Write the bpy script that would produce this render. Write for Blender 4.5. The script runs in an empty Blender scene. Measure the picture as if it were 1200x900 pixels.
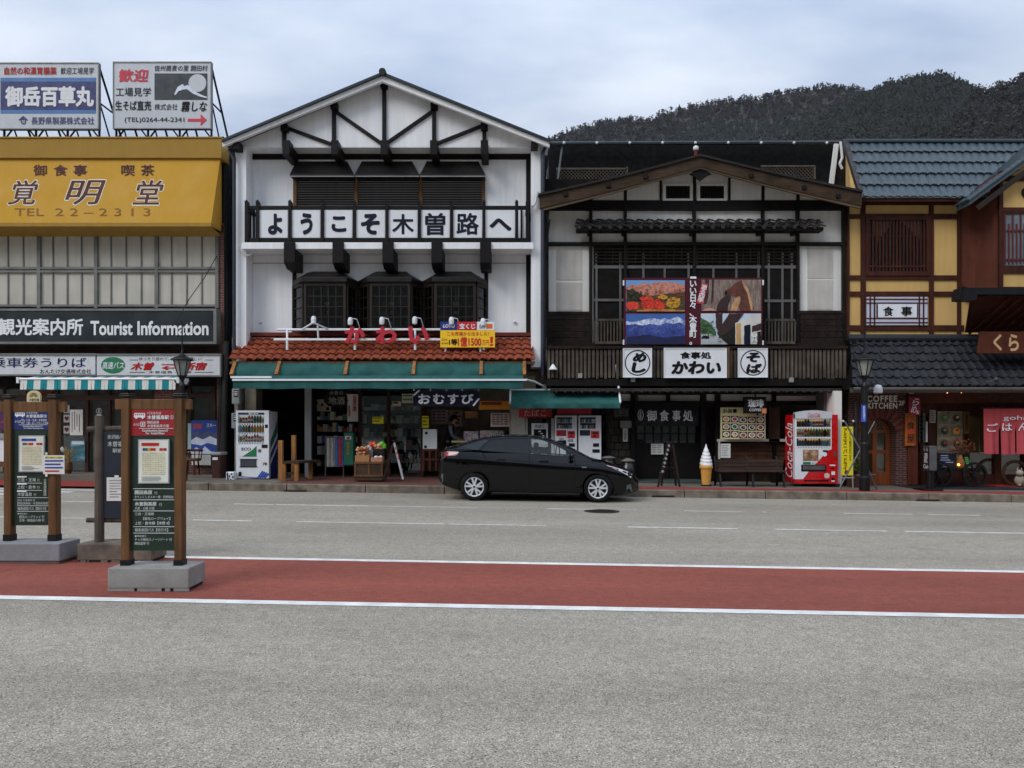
import bpy, bmesh, math, random
from mathutils import Vector, Matrix, noise
from mathutils.geometry import tessellate_polygon
random.seed(7)
S = bpy.context.scene
COL = S.collection
R_ = math.radians
# ---------------------------------------------------------------- camera, sky, sun, exposure
F, CH, YH = 907.0, 1.65, 503.0
cam = bpy.data.cameras.new('camera'); camo = bpy.data.objects.new('camera', cam); COL.objects.link(camo)
camo.location = (0, 0, CH); camo.rotation_euler = (R_(90), 0, 0)
cam.sensor_width = 36; cam.lens = 36*F/1200; cam.shift_y = (YH-450)/1200; cam.clip_start = .1; cam.clip_end = 6000
S.camera = camo
S.view_settings.view_transform = 'Standard'; S.view_settings.look = 'None'; S.view_settings.gamma = 1
S.view_settings.use_curve_mapping = False; S.view_settings.exposure = 0.19
S.cycles.max_bounces = 6; S.cycles.transparent_max_bounces = 8
SUN_EL, SUN_AZ = 39, 224          # azimuth clockwise from +Y: behind the camera, to the left
W = bpy.data.worlds.new('World'); S.world = W; W.use_nodes = True
nt = W.node_tree; nt.nodes.clear(); N = nt.nodes.new; L = nt.links.new
wo = N('ShaderNodeOutputWorld'); bg = N('ShaderNodeBackground'); bg.inputs[1].default_value = 0.105
L(bg.outputs[0], wo.inputs[0])
sky = N('ShaderNodeTexSky'); sky.sky_type = 'NISHITA'; sky.sun_disc = False
sky.sun_elevation = R_(SUN_EL); sky.sun_rotation = R_(SUN_AZ)
tc = N('ShaderNodeTexCoord'); sep = N('ShaderNodeSeparateXYZ'); L(tc.outputs['Generated'], sep.inputs[0])
def M_(op, a, b=None, c=None):
    n = N('ShaderNodeMath'); n.operation = op
    for i, v in enumerate((a, b, c)):
        if v is None: continue
        if isinstance(v, (int, float)): n.inputs[i].default_value = v
        else: L(v, n.inputs[i])
    return n.outputs[0]
zc = M_('MAXIMUM', sep.outputs[2], 0.0); den = M_('ADD', zc, 0.22)
cv = N('ShaderNodeCombineXYZ'); L(M_('DIVIDE', sep.outputs[0], den), cv.inputs[0]); L(M_('MULTIPLY', M_('DIVIDE', sep.outputs[1], den), 1.7), cv.inputs[1])
nz = N('ShaderNodeTexNoise'); L(cv.outputs[0], nz.inputs[0]); nz.inputs['Scale'].default_value = 1.15; nz.inputs['Detail'].default_value = 7; nz.inputs['Roughness'].default_value = .5
cr = N('ShaderNodeValToRGB'); L(nz.outputs[0], cr.inputs[0])
cr.color_ramp.elements[0].position = .40; cr.color_ramp.elements[0].color = (4.5, 5.5, 7.3, 1)
cr.color_ramp.elements[1].position = .64; cr.color_ramp.elements[1].color = (8.2, 8.9, 10.1, 1)
mx = N('ShaderNodeMix'); mx.data_type = 'RGBA'; mx.inputs[0].default_value = .92
L(sky.outputs[0], mx.inputs[6]); L(cr.outputs[0], mx.inputs[7])
gr = M_('MULTIPLY_ADD', zc, 1.25, 0.42)          # an overcast sky is brighter overhead than near the horizon
sc = N('ShaderNodeVectorMath'); sc.operation = 'SCALE'; L(mx.outputs[2], sc.inputs[0]); L(gr, sc.inputs[3])
L(sc.outputs[0], bg.inputs[0])
sl = bpy.data.lights.new('sun', 'SUN'); sl.energy = 1.5; sl.angle = R_(28); sl.color = (1, .96, .9)
slo = bpy.data.objects.new('sun', sl); COL.objects.link(slo)
slo.rotation_euler = Vector((-math.sin(R_(SUN_AZ))*math.cos(R_(SUN_EL)), -math.cos(R_(SUN_AZ))*math.cos(R_(SUN_EL)), -math.sin(R_(SUN_EL)))).to_track_quat('-Z', 'Y').to_euler()
slo.location = (-5, -10, 30)
# ---------------------------------------------------------------- helpers
def X(px, Y): return (px-600)*Y/F
def Z(py, Y): return CH+(YH-py)*Y/F
def P(px, py, Y): return (X(px, Y), Y, Z(py, Y))
GS = .0125
def gz(x): return -GS*x                         # the street falls gently to the right
KA = .028
def kerbY(x): return 19.42-KA*x
SW = .19
def lin(c):
    return tuple(((v/255)/12.92 if v/255 <= .04045 else ((v/255+.055)/1.055)**2.4) for v in c)
MATS = {}
def mat(name, col, rough=.6, metal=0, var=.12, scale=3, bump=0, bscale=60, streak=0, fine=0, spec=.5, emit=0, coat=0, grain=None):
    """procedural material: base colour (sRGB 0-255) modulated by wear noise"""
    if name in MATS: return MATS[name]
    m = bpy.data.materials.new(name); m.use_nodes = True; MATS[name] = m
    t = m.node_tree; b = t.nodes['Principled BSDF']; n = t.nodes.new; l = t.links.new
    c = tuple(v**1.13 for v in lin(col))
    if rough > .5 and spec == .5: spec = .22
    b.inputs['Base Color'].default_value = (*c, 1); b.inputs['Roughness'].default_value = rough; b.inputs['Metallic'].default_value = metal
    b.inputs['Specular IOR Level'].default_value = spec; b.inputs['Coat Weight'].default_value = coat
    tx = n('ShaderNodeTexCoord')
    def noi(sca, det=5, vec=None):
        q = n('ShaderNodeTexNoise'); q.inputs['Scale'].default_value = sca; q.inputs['Detail'].default_value = det
        l(vec or tx.outputs['Object'], q.inputs[0]); return q.outputs[0]
    def rng(src, lo, hi, a=.3, z=.7):
        q = n('ShaderNodeMapRange'); q.inputs[1].default_value = a; q.inputs[2].default_value = z; q.inputs[3].default_value = lo; q.inputs[4].default_value = hi
        l(src, q.inputs[0]); return q.outputs[0]
    def mul(a, bb):
        q = n('ShaderNodeMath'); q.operation = 'MULTIPLY'; l(a, q.inputs[0]); l(bb, q.inputs[1]); return q.outputs[0]
    def stretched(v):
        mp = n('ShaderNodeMapping'); mp.inputs['Scale'].default_value = v; l(tx.outputs['Object'], mp.inputs[0]); return mp.outputs[0]
    f = rng(noi(scale), 1-var, 1+var)
    if fine: f = mul(f, rng(noi(scale*30, 2), 1-fine, 1+fine))
    if streak: f = mul(f, rng(noi(1, 6, stretched((7, 7, .5))), 1-streak, 1+streak*.4))
    if grain: f = mul(f, rng(noi(1, 6, stretched(grain)), .62, 1.3))
    vm = n('ShaderNodeVectorMath'); vm.operation = 'SCALE'; vm.inputs[0].default_value = c; l(f, vm.inputs[3])
    l(vm.outputs[0], b.inputs['Base Color'])
    rr = rng(noi(scale*2.3, 4), max(.02, rough*.8), min(1, rough*1.25)); l(rr, b.inputs['Roughness'])
    if bump:
        q = n('ShaderNodeBump'); q.inputs['Strength'].default_value = bump; q.inputs['Distance'].default_value = .01
        l(noi(1, 5, stretched(grain)) if grain else noi(bscale, 4), q.inputs['Height']); l(q.outputs[0], b.inputs['Normal'])
    if emit:
        l(vm.outputs[0], b.inputs['Emission Color']); b.inputs['Emission Strength'].default_value = emit
    return m
ROOTS = []
TEXTS = []
def link(o, parent):
    COL.objects.link(o)
    if parent is not None: o.parent = parent
    return o
def props(o, label=None, cat=None, group=None, kind=None):
    if label: o['label'] = label
    if cat: o['category'] = cat
    if group: o['group'] = group
    if kind: o['kind'] = kind
    return o
def thing(name, label, cat, loc=None, group=None, rz=0):
    o = bpy.data.objects.new(name, None); o.empty_display_size = .2; COL.objects.link(o)
    props(o, label, cat, group)
    if loc is None: ROOTS.append(o)
    else: o.location = loc; o.rotation_euler.z = rz
    return o
class MB:
    def __init__(s): s.v = []; s.f = []; s.m = []
    def add(s, vs, fs, m=0):
        b = len(s.v); s.v += [tuple(v) for v in vs]; s.f += [[i+b for i in f] for f in fs]; s.m += [m]*len(fs); return s
    def box(s, x0, x1, y0, y1, z0, z1, m=0):
        return s.add([(x0,y0,z0),(x1,y0,z0),(x1,y1,z0),(x0,y1,z0),(x0,y0,z1),(x1,y0,z1),(x1,y1,z1),(x0,y1,z1)],
                     [(0,3,2,1),(4,5,6,7),(0,1,5,4),(1,2,6,5),(2,3,7,6),(3,0,4,7)], m)
    def r(s, x0, y0, x1, y1, Y, d=.05, m=0):            # pixel rectangle on the plane Y, d thick away from us
        return s.box(X(x0,Y), X(x1,Y), Y, Y+d, Z(y1,Y), Z(y0,Y), m)
    def q(s, pts, m=0): return s.add(pts, [list(range(len(pts)))], m)
    def prism(s, pts, y0, y1, m=0, holes=()):           # (x,z) outline, counter-clockwise seen from the front
        loops = [list(pts)]+[list(h) for h in holes]
        tri = tessellate_polygon([[Vector((a, b, 0)) for a, b in lp] for lp in loops])
        flat = [p for lp in loops for p in lp]; n = len(flat)
        vs = [(a, y0, b) for a, b in flat]+[(a, y1, b) for a, b in flat]
        fs = []
        for t in tri:
            a, b, c = [Vector(flat[i]) for i in t]
            if (b-a).cross(c-a) < 0: t = t[::-1]
            fs.append(tuple(t)); fs.append(tuple(i+n for i in t[::-1]))
        k = 0
        for li, lp in enumerate(loops):
            ar = sum(lp[i][0]*lp[(i+1)%len(lp)][1]-lp[(i+1)%len(lp)][0]*lp[i][1] for i in range(len(lp)))
            ccw = (ar > 0) == (li == 0)
            for i in range(len(lp)):
                a, b = k+i, k+(i+1)%len(lp)
                fs.append((b, a, a+n, b+n) if ccw else (a, b, b+n, a+n))
            k += len(lp)
        return s.add(vs, fs, m)
    def pp(s, pts, Y, d=.05, m=0, holes=()):            # prism from pixel outline
        g = lambda lp: [(X(a, Y), Z(b, Y)) for a, b in lp]
        return s.prism(g(pts), Y, Y+d, m, [g(h) for h in holes])
    def tube(s, a, b, r, r2=None, n=8, m=0, cap=True):
        a, b = Vector(a), Vector(b); r2 = r if r2 is None else r2
        d = (b-a).normalized(); u = d.orthogonal().normalized(); w = d.cross(u)
        vs = []
        for p, q in ((a, r), (b, r2)):
            for i in range(n):
                t = 2*math.pi*i/n; vs.append(p+u*q*math.cos(t)+w*q*math.sin(t))
        fs = [(i, (i+1)%n, n+(i+1)%n, n+i) for i in range(n)]
        if cap: fs += [tuple(range(n))[::-1], tuple(range(n, 2*n))]
        return s.add(vs, fs, m)
    def path(s, pts, r, n=6, m=0):
        for a, b in zip(pts, pts[1:]): s.tube(a, b, r, n=n, m=m)
        return s
    def bar(s, a, b, w, d, m=0):                        # beam of section w (in the facade plane) by d (depth) from a to b
        a, b = Vector(a), Vector(b); u = (b-a).normalized(); y = Vector((0, 1, 0)); v = u.cross(y).normalized()
        y = v.cross(u)
        vs = [p+v*i*w/2+y*j*d/2 for p in (a, b) for i, j in ((-1,-1),(1,-1),(1,1),(-1,1))]
        return s.add(vs, [(0,1,2,3),(7,6,5,4),(0,4,5,1),(1,5,6,2),(2,6,7,3),(3,7,4,0)], m)
    def lathe(s, prof, c=(0,0,0), n=16, m=0, axis='z', ph=0, cap=True):
        vs = []
        for r, h in prof:
            for i in range(n):
                t = 2*math.pi*i/n+ph; a, b = r*math.cos(t), r*math.sin(t)
                vs.append((c[0]+a, c[1]+b, c[2]+h) if axis == 'z' else (c[0]+a, c[1]+h, c[2]+b) if axis == 'y' else (c[0]+h, c[1]+a, c[2]+b))
        fs = []
        for k in range(len(prof)-1):
            for i in range(n):
                f = (k*n+i, k*n+(i+1)%n, (k+1)*n+(i+1)%n, (k+1)*n+i); fs.append(f if axis != 'y' else f[::-1])
        if cap: fs += [tuple(range(n))[::-1], tuple(range((len(prof)-1)*n, len(prof)*n))]
        return s.add(vs, fs, m)
    def disc(s, cx, cz, Y, r, r2=None, n=20, d=.004, m=0, d0=0):
        r2 = r2 or r
        return s.prism([(cx+r*math.cos(2*math.pi*i/n), cz+r2*math.sin(2*math.pi*i/n)) for i in range(n)], Y, Y+d, m)
    def blob(s, c, r, sub=1, jit=.15, m=0, sq=(1,1,1)):
        bm = bmesh.new(); bmesh.ops.create_icosphere(bm, subdivisions=sub, radius=1)
        vs = []
        for v in bm.verts:
            k = r*(1+random.uniform(-jit, jit)); vs.append((c[0]+v.co.x*k*sq[0], c[1]+v.co.y*k*sq[1], c[2]+v.co.z*k*sq[2]))
        bm.verts.index_update(); fs = [[v.index for v in f.verts] for f in bm.faces]; bm.free()
        return s.add(vs, fs, m)
    def build(s, name, ms, parent=None, label=None, cat=None, group=None, kind=None, bevel=0, smooth=False, sub=0):
        me = bpy.data.meshes.new(name); me.from_pydata(s.v, [], s.f); me.update()
        if not isinstance(ms, (list, tuple)): ms = [ms]
        for x in ms: me.materials.append(x)
        if len(ms) > 1: me.polygons.foreach_set('material_index', s.m)
        if smooth: me.polygons.foreach_set('use_smooth', [True]*len(me.polygons))
        o = bpy.data.objects.new(name, me); link(o, parent); props(o, label, cat, group, kind)
        if bevel:
            md = o.modifiers.new('bevel', 'BEVEL'); md.width = bevel; md.segments = 2; md.limit_method = 'ANGLE'; md.angle_limit = R_(40)
        if sub:
            md = o.modifiers.new('sub', 'SUBSURF'); md.levels = sub; md.render_levels = sub
        if parent is None and cat and s.v:
            xs = [v[0] for v in s.v]; ys = [v[1] for v in s.v]; zs = [v[2] for v in s.v]
            c = Vector(((min(xs)+max(xs))/2, (min(ys)+max(ys))/2, min(zs)))
            me.transform(Matrix.Translation(-c)); o.location = c
        return o
def rect(x0, y0, x1, y1, Y, d, m, name, parent, **k):
    return MB().r(x0, y0, x1, y1, Y, d).build(name, m, parent, **k)
def text(s, box, Y, m, parent, bold=.02, shear=0, space=1, fit='both', name='lettering', vert=False, ext=0, rot=0, xf=None, res=3, smooth_in=None):
    """letters as a mesh filling the pixel box (x0,y0,x1,y1) on the plane Y; xf maps local (u,v) instead"""
    cu = bpy.data.curves.new('type', 'FONT'); cu.body = '\n'.join(s) if vert else s
    cu.shear = shear; cu.resolution_u = res; cu.align_x = 'CENTER'
    cu.space_character = space
    if vert: cu.space_line = .86
    o = bpy.data.objects.new('type', cu); COL.objects.link(o)
    TEXTS.append((o, box, Y, m, parent, fit, name, ext, rot, xf, bold))
def flush_texts():
    bpy.context.view_layer.update(); dg = bpy.context.evaluated_depsgraph_get()
    done = []
    for o, box, Y, m, parent, fit, name, ext, rot, xf, bold in TEXTS:
        me = bpy.data.meshes.new_from_object(o.evaluated_get(dg))
        done.append((me, o, box, Y, m, parent, fit, name, ext, rot, xf, bold))
    for me, o, box, Y, m, parent, fit, name, ext, rot, xf, bold in done:
        me.name = name
        xs = [v.co.x for v in me.vertices]; ys = [v.co.y for v in me.vertices]
        ax, bx, ay, by = min(xs), max(xs), min(ys), max(ys)
        x0, y0, x1, y1 = box
        kx, ky = (x1-x0)/(bx-ax), (y1-y0)/(by-ay)
        if fit == 'min': kx = ky = min(kx, ky)
        cx, cy = (x0+x1)/2, (y0+y1)/2; ca, sa = math.cos(rot), math.sin(rot)
        fr = xf or (lambda a, b, Y=Y: P(a, b, Y))
        sg = 1 if xf else -1
        # heavier strokes: the same outline set a hair apart in a ring
        offs = [(0, 0)]
        if bold > .004 and not ext: offs += [(bold*math.cos(k*math.pi/4), bold*math.sin(k*math.pi/4)) for k in range(8)] if bold > .015 else [(bold, 0), (-bold, 0), (0, bold)]
        elif bold > .004: offs += [(bold*math.cos(k*math.pi/4), bold*math.sin(k*math.pi/4)) for k in range(8)]
        sx = (bx-ax)/(bx-ax+2*max(0, bold)); kx *= sx; ky *= (by-ay)/(by-ay+2*max(0, bold))
        base = [v.co.copy() for v in me.vertices]; polys = [list(p.vertices) for p in me.polygons]; vs = []; fs = []
        for k, (ox, oy) in enumerate(offs):
            n0 = len(vs)
            for c in base:
                a = (c.x+ox-(ax+bx)/2)*kx; b = sg*(c.y+oy-(ay+by)/2)*ky
                a, b = a*ca-b*sa, a*sa+b*ca
                p = fr(cx+a, cy+b); vs.append((p[0], p[1]-.0004*k, p[2]))
            fs += [[i+n0 for i in f] for f in polys]
        bpy.data.meshes.remove(me); me = bpy.data.meshes.new(name); me.from_pydata(vs, [], fs); me.materials.append(m)
        ob = bpy.data.objects.new(name, me); link(ob, parent)
        if ext:
            md = ob.modifiers.new('solid', 'SOLIDIFY'); md.thickness = ext; md.offset = 0
        cu = o.data; bpy.data.objects.remove(o); bpy.data.curves.remove(cu)
def kids(o): return [c for c in bpy.data.objects if c.parent == o]
def settle_roots():
    """put each Empty at the base of its thing without moving the parts"""
    ch = {}
    for c in bpy.data.objects:
        if c.parent: ch.setdefault(c.parent.name, []).append(c)
    for r in ROOTS:
        pts = [Vector(b)+c.location for c in ch.get(r.name, []) if c.type == 'MESH' for b in c.bound_box]
        if not pts: continue
        lo = [min(p[i] for p in pts) for i in range(3)]; hi = [max(p[i] for p in pts) for i in range(3)]
        b = Vector(((lo[0]+hi[0])/2, (lo[1]+hi[1])/2, lo[2])); r.location = b
        for c in ch[r.name]: c.location = c.location-b
def dup(root, loc, label=None, ch=None):
    r = root.copy(); COL.objects.link(r); r.location = loc
    if label: r['label'] = label
    for c in kids(root):
        d = c.copy(); COL.objects.link(d); d.parent = r
        for e in kids(c):
            g = e.copy(); COL.objects.link(g); g.parent = d
    return r
def bake(o):
    bpy.context.view_layer.update(); dg = bpy.context.evaluated_depsgraph_get()
    me = bpy.data.meshes.new_from_object(o.evaluated_get(dg)); o.modifiers.clear(); old = o.data; o.data = me; me.name = o.name
    return o
def tiles(xa, xb, ya, za, xc, xd, yb, zb, nc, nr, amp=.03, step=.03, sub=6, kind='s', skew=0, clip=None):
    """tiled roof sheet from the top edge (xa..xb at ya,za) to the eave (xc..xd at yb,zb)"""
    mb = MB(); ncol = nc*sub
    nrm = Vector((0, -(za-zb), ya-yb)); nrm = Vector((0, yb-ya, 0)); 
    sl = Vector((0, yb-ya, zb-za)); up = Vector((0, -sl.z, sl.y)).normalized()
    if up.z < 0: up = -up
    def prof(u):
        u = u % 1
        if kind == 's': return math.sin(2*math.pi*u)*.5+.25*math.sin(4*math.pi*u+.6)
        if kind == 'w': return abs(math.sin(math.pi*u))-.5
        return .9 if u < .3 else (.1 if u > .9 else -.15-.1*math.sin(math.pi*(u-.3)/.6))
    for r in range(nr):
        vs = []; v0, v1 = r/nr, (r+1)/nr
        for vv, st in ((v0-.12/nr if r else 0, .0), (v0+.5/nr, step*.5), (v1, step), (v1, step-.035)):
            for c in range(ncol+1):
                u = c/ncol
                x = (xa+(xb-xa)*u)*(1-vv)+(xc+(xd-xc)*u)*vv
                if clip: x = max(x, clip[0]+(clip[1]-clip[0])*vv)
                p = Vector((x, ya+(yb-ya)*vv, za+(zb-za)*vv))+up*(st+amp*prof(c/sub+skew*r+.03*math.sin(r*3.1+c*.7)))
                p += up*.006*noise.noise(Vector((x*3, r*2.3, c//sub*1.7)))
                vs.append(p)
        n = ncol+1; fs = []
        for k in range(3):
            for c in range(ncol): fs.append((k*n+c, (k+1)*n+c, (k+1)*n+c+1, k*n+c+1))
        mb.add(vs, fs)
    return mb
# ---------------------------------------------------------------- special materials
def nodes(name):
    m = bpy.data.materials.new(name); m.use_nodes = True; MATS[name] = m
    t = m.node_tree; return m, t, t.nodes['Principled BSDF'], t.nodes.new, t.links.new
def asphalt(name, base, bright, dark, rough=.9, grain=75, stain=.12):
    m, t, b, n, l = nodes(name); tx = n('ShaderNodeTexCoord'); co = tx.outputs['Object']
    vo = n('ShaderNodeTexVoronoi'); vo.inputs['Scale'].default_value = grain; l(co, vo.inputs[0])
    sp = n('ShaderNodeSeparateColor'); l(vo.outputs['Color'], sp.inputs[0])
    cr = n('ShaderNodeValToRGB'); l(sp.outputs[0], cr.inputs[0])
    e = cr.color_ramp.elements; e[0].position = 0; e[0].color = (*lin(dark), 1); e[1].position = 1; e[1].color = (*lin(bright), 1)
    for p in (.28, .72): k = e.new(p); k.color = (*lin(base), 1)
    n1 = n('ShaderNodeTexNoise'); n1.inputs['Scale'].default_value = .35; n1.inputs['Detail'].default_value = 6; n1.inputs['Roughness'].default_value = .65
    mp = n('ShaderNodeMapping'); mp.inputs['Scale'].default_value = (.45, 1.3, 1); l(co, mp.inputs[0]); l(mp.outputs[0], n1.inputs[0])
    n2 = n('ShaderNodeTexNoise'); n2.inputs['Scale'].default_value = 9; n2.inputs['Detail'].default_value = 6; l(co, n2.inputs[0])
    def rng(s, a, z):
        q = n('ShaderNodeMapRange'); q.inputs[1].default_value = .3; q.inputs[2].default_value = .7; q.inputs[3].default_value = a; q.inputs[4].default_value = z; l(s, q.inputs[0]); return q.outputs[0]
    q = n('ShaderNodeMath'); q.operation = 'MULTIPLY'; l(rng(n1.outputs[0], 1-stain, 1+stain), q.inputs[0]); l(rng(n2.outputs[0], .9, 1.1), q.inputs[1])
    def mulm(a, c):
        k = n('ShaderNodeMath'); k.operation = 'MULTIPLY'; l(a, k.inputs[0]); l(c, k.inputs[1]); return k.outputs[0]
    def step(s, a, z, lo, hi):
        k = n('ShaderNodeMapRange'); k.inputs[1].default_value = a; k.inputs[2].default_value = z; k.inputs[3].default_value = lo; k.inputs[4].default_value = hi; l(s, k.inputs[0]); return k.outputs[0]
    n3 = n('ShaderNodeTexNoise'); n3.inputs['Scale'].default_value = 1.1; n3.inputs['Detail'].default_value = 4; l(co, n3.inputs[0])       # oil drips and stains
    f = mulm(q.outputs[0], step(n3.outputs[0], .64, .72, 1, .82))
    v2 = n('ShaderNodeTexVoronoi'); v2.feature = 'DISTANCE_TO_EDGE'; v2.inputs['Scale'].default_value = .22                            # hairline cracks
    wv = n('ShaderNodeVectorMath'); wv.operation = 'MULTIPLY_ADD'; l(n2.outputs['Color'], wv.inputs[0]); wv.inputs[1].default_value = (.5, .5, 0); l(co, wv.inputs[2]); l(wv.outputs[0], v2.inputs[0])
    crk = mulm(step(v2.outputs['Distance'], .0005, .0022, 1, 0), step(n1.outputs[0], .5, .6, 0, .45))
    inv = n('ShaderNodeMath'); inv.operation = 'SUBTRACT'; inv.inputs[0].default_value = 1; l(crk, inv.inputs[1]); f = mulm(f, inv.outputs[0])
    mt = n('ShaderNodeMapping'); mt.inputs['Rotation'].default_value = (0, 0, KA); mt.inputs['Scale'].default_value = (.03, 1.15, 1); l(co, mt.inputs[0])   # wheel tracks along the road
    n4 = n('ShaderNodeTexNoise'); n4.inputs['Scale'].default_value = 1; n4.inputs['Detail'].default_value = 3; l(mt.outputs[0], n4.inputs[0])
    f = mulm(f, step(n4.outputs[0], .35, .65, .93, 1.06))
    vm = n('ShaderNodeVectorMath'); vm.operation = 'SCALE'; l(cr.outputs[0], vm.inputs[0]); l(f, vm.inputs[3]); l(vm.outputs[0], b.inputs['Base Color'])
    b.inputs['Roughness'].default_value = rough; b.inputs['Specular IOR Level'].default_value = .3
    bp = n('ShaderNodeBump'); bp.inputs['Strength'].default_value = .5; bp.inputs['Distance'].default_value = .004; l(vo.outputs['Distance'], bp.inputs['Height']); l(bp.outputs[0], b.inputs['Normal'])
    return m
def brick(name, c1, c2, mortar, scale=1, bw=.22, bh=.07, gap=.009, axis='XZ'):
    m, t, b, n, l = nodes(name); tx = n('ShaderNodeTexCoord'); sp = n('ShaderNodeSeparateXYZ'); l(tx.outputs['Object'], sp.inputs[0])
    ad = n('ShaderNodeMath'); ad.operation = 'ADD'; l(sp.outputs[0], ad.inputs[0]); l(sp.outputs[1], ad.inputs[1])
    cv = n('ShaderNodeCombineXYZ')
    if axis == 'XZ': l(ad.outputs[0], cv.inputs[0]); l(sp.outputs[2], cv.inputs[1])
    else: l(sp.outputs[0], cv.inputs[0]); l(sp.outputs[1], cv.inputs[1])
    bt = n('ShaderNodeTexBrick'); l(cv.outputs[0], bt.inputs[0])
    bt.inputs['Scale'].default_value = scale; bt.inputs['Brick Width'].default_value = bw; bt.inputs['Row Height'].default_value = bh; bt.inputs['Mortar Size'].default_value = gap
    bt.inputs['Color1'].default_value = (*lin(c1), 1); bt.inputs['Color2'].default_value = (*lin(c2), 1); bt.inputs['Mortar'].default_value = (*lin(mortar), 1)
    ns = n('ShaderNodeTexNoise'); ns.inputs['Scale'].default_value = 6; ns.inputs['Detail'].default_value = 6; l(tx.outputs['Object'], ns.inputs[0])
    mr = n('ShaderNodeMapRange'); mr.inputs[1].default_value = .3; mr.inputs[2].default_value = .7; mr.inputs[3].default_value = .75; mr.inputs[4].default_value = 1.2; l(ns.outputs[0], mr.inputs[0])
    vm = n('ShaderNodeVectorMath'); vm.operation = 'SCALE'; l(bt.outputs[0], vm.inputs[0]); l(mr.outputs[0], vm.inputs[3]); l(vm.outputs[0], b.inputs['Base Color'])
    b.inputs['Roughness'].default_value = .85
    bp = n('ShaderNodeBump'); bp.inputs['Strength'].default_value = .6; bp.inputs['Distance'].default_value = .008; bp.invert = True; l(bt.outputs['Fac'], bp.inputs['Height']); l(bp.outputs[0], b.inputs['Normal'])
    return m
def clearglass(name, tint, glossy=.25, rough=.02):
    m, t, b, n, l = nodes(name); t.nodes.remove(b); out = t.nodes['Material Output']
    tr = n('ShaderNodeBsdfTransparent'); tr.inputs[0].default_value = (*tint, 1)
    gl = n('ShaderNodeBsdfGlossy'); gl.inputs['Roughness'].default_value = rough; gl.inputs[0].default_value = (.9, .95, 1, 1)
    fr = n('ShaderNodeFresnel'); fr.inputs[0].default_value = 1.5
    ma = n('ShaderNodeMath'); ma.operation = 'MULTIPLY_ADD'; ma.inputs[1].default_value = 1; ma.inputs[2].default_value = glossy; l(fr.outputs[0], ma.inputs[0])
    mx = n('ShaderNodeMixShader'); l(ma.outputs[0], mx.inputs[0]); l(tr.outputs[0], mx.inputs[1]); l(gl.outputs[0], mx.inputs[2]); l(mx.outputs[0], out.inputs[0])
    return m
def ramp_mat(name, stops, scale=4, detail=8, rough=.5, stretch=(1,1,1), dist=.3):
    """a printed picture: noise through a colour ramp"""
    m, t, b, n, l = nodes(name); tx = n('ShaderNodeTexCoord'); mp = n('ShaderNodeMapping'); mp.inputs['Scale'].default_value = stretch; l(tx.outputs['Object'], mp.inputs[0])
    ns = n('ShaderNodeTexNoise'); ns.inputs['Scale'].default_value = scale; ns.inputs['Detail'].default_value = detail; ns.inputs['Roughness'].default_value = .65; ns.inputs['Distortion'].default_value = dist; l(mp.outputs[0], ns.inputs[0])
    cr = n('ShaderNodeValToRGB'); l(ns.outputs[0], cr.inputs[0]); e = cr.color_ramp.elements
    e[0].position, e[0].color = stops[0][0], (*lin(stops[0][1]), 1); e[1].position, e[1].color = stops[-1][0], (*lin(stops[-1][1]), 1)
    for p, c in stops[1:-1]: k = e.new(p); k.color = (*lin(c), 1)
    l(cr.outputs[0], b.inputs['Base Color']); b.inputs['Roughness'].default_value = rough
    return m
ASPH = asphalt('asphalt', (146,139,126), (196,188,173), (82,77,68), grain=150, stain=.15)
REDL = asphalt('red_lane_coating', (134,70,57), (149,87,73), (114,57,47), grain=130, stain=.2)
REDP = asphalt('red_pavement', (140,52,46), (150,66,58), (118,42,38), grain=60, stain=.1)
CONC = mat('concrete', (150,149,145), .9, var=.16, scale=4, fine=.12, bump=.3, bscale=90)
CONCD = mat('old_concrete', (122,113,102), .92, var=.42, scale=4.5, fine=.25, bump=.5, bscale=60)
PAVE = mat('pavement_concrete', (118,112,104), .9, var=.18, scale=1.5, fine=.15, bump=.2)
PAINT = mat('worn_road_paint', (216,216,212), .8, var=.16, scale=5, fine=.22)
TILEF = brick('brown_floor_tile', (92,52,42), (106,62,50), (74,60,52), 1, .2, .2, .008, 'XY')
PLAST = mat('white_plaster', (234,235,237), .85, var=.04, scale=.8, streak=.09, fine=.02)
PLASTW = mat('warm_white_plaster', (222,221,217), .88, var=.06, scale=1.2, streak=.1, fine=.03)
YELL = mat('ochre_plaster', (206,174,116), .88, var=.07, scale=1.1, streak=.1, fine=.03)
TIMB = mat('black_brown_timber', (24,17,16), .6, var=.25, scale=3, grain=(9,9,1.2))
TIMBP = mat('black_painted_timber', (19,14,16), .55, var=.2, scale=3)
OLDW = mat('weathered_wood', (74,60,47), .85, var=.3, scale=2.2, grain=(1.2,30,30), bump=.3)
OLDG = mat('grey_weathered_slat', (90,82,74), .85, var=.35, scale=2.5, grain=(20,20,1.2), bump=.2)
OLDD = mat('dark_weathered_plank', (46,36,31), .85, var=.35, scale=2.5, grain=(1.5,16,16), bump=.2)
REDB = mat('red_brown_timber', (74,38,26), .6, var=.15, scale=2.5, grain=(7,7,1))
REDBP = mat('red_brown_panel', (92,48,32), .65, var=.12, scale=1.5, grain=(5,5,.8))
WOOD = mat('stained_timber', (112,82,54), .6, var=.22, scale=2, grain=(22,22,1.5), bump=.12)
PALEW = mat('pale_raw_wood', (158,114,70), .7, var=.18, scale=2, grain=(18,18,1.4))
BLK = mat('black_metal', (22,22,24), .45, .3, var=.15)
DARK = mat('dark_interior', (26,22,20), .9, var=.3, scale=2)  # near-black; sheets of it stand in for unlit rooms behind windows
DARKW = mat('dark_brown_metal', (52,42,36), .5, .4, var=.15)
STEEL = mat('grey_steel', (120,122,124), .45, .7, var=.2)
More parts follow.
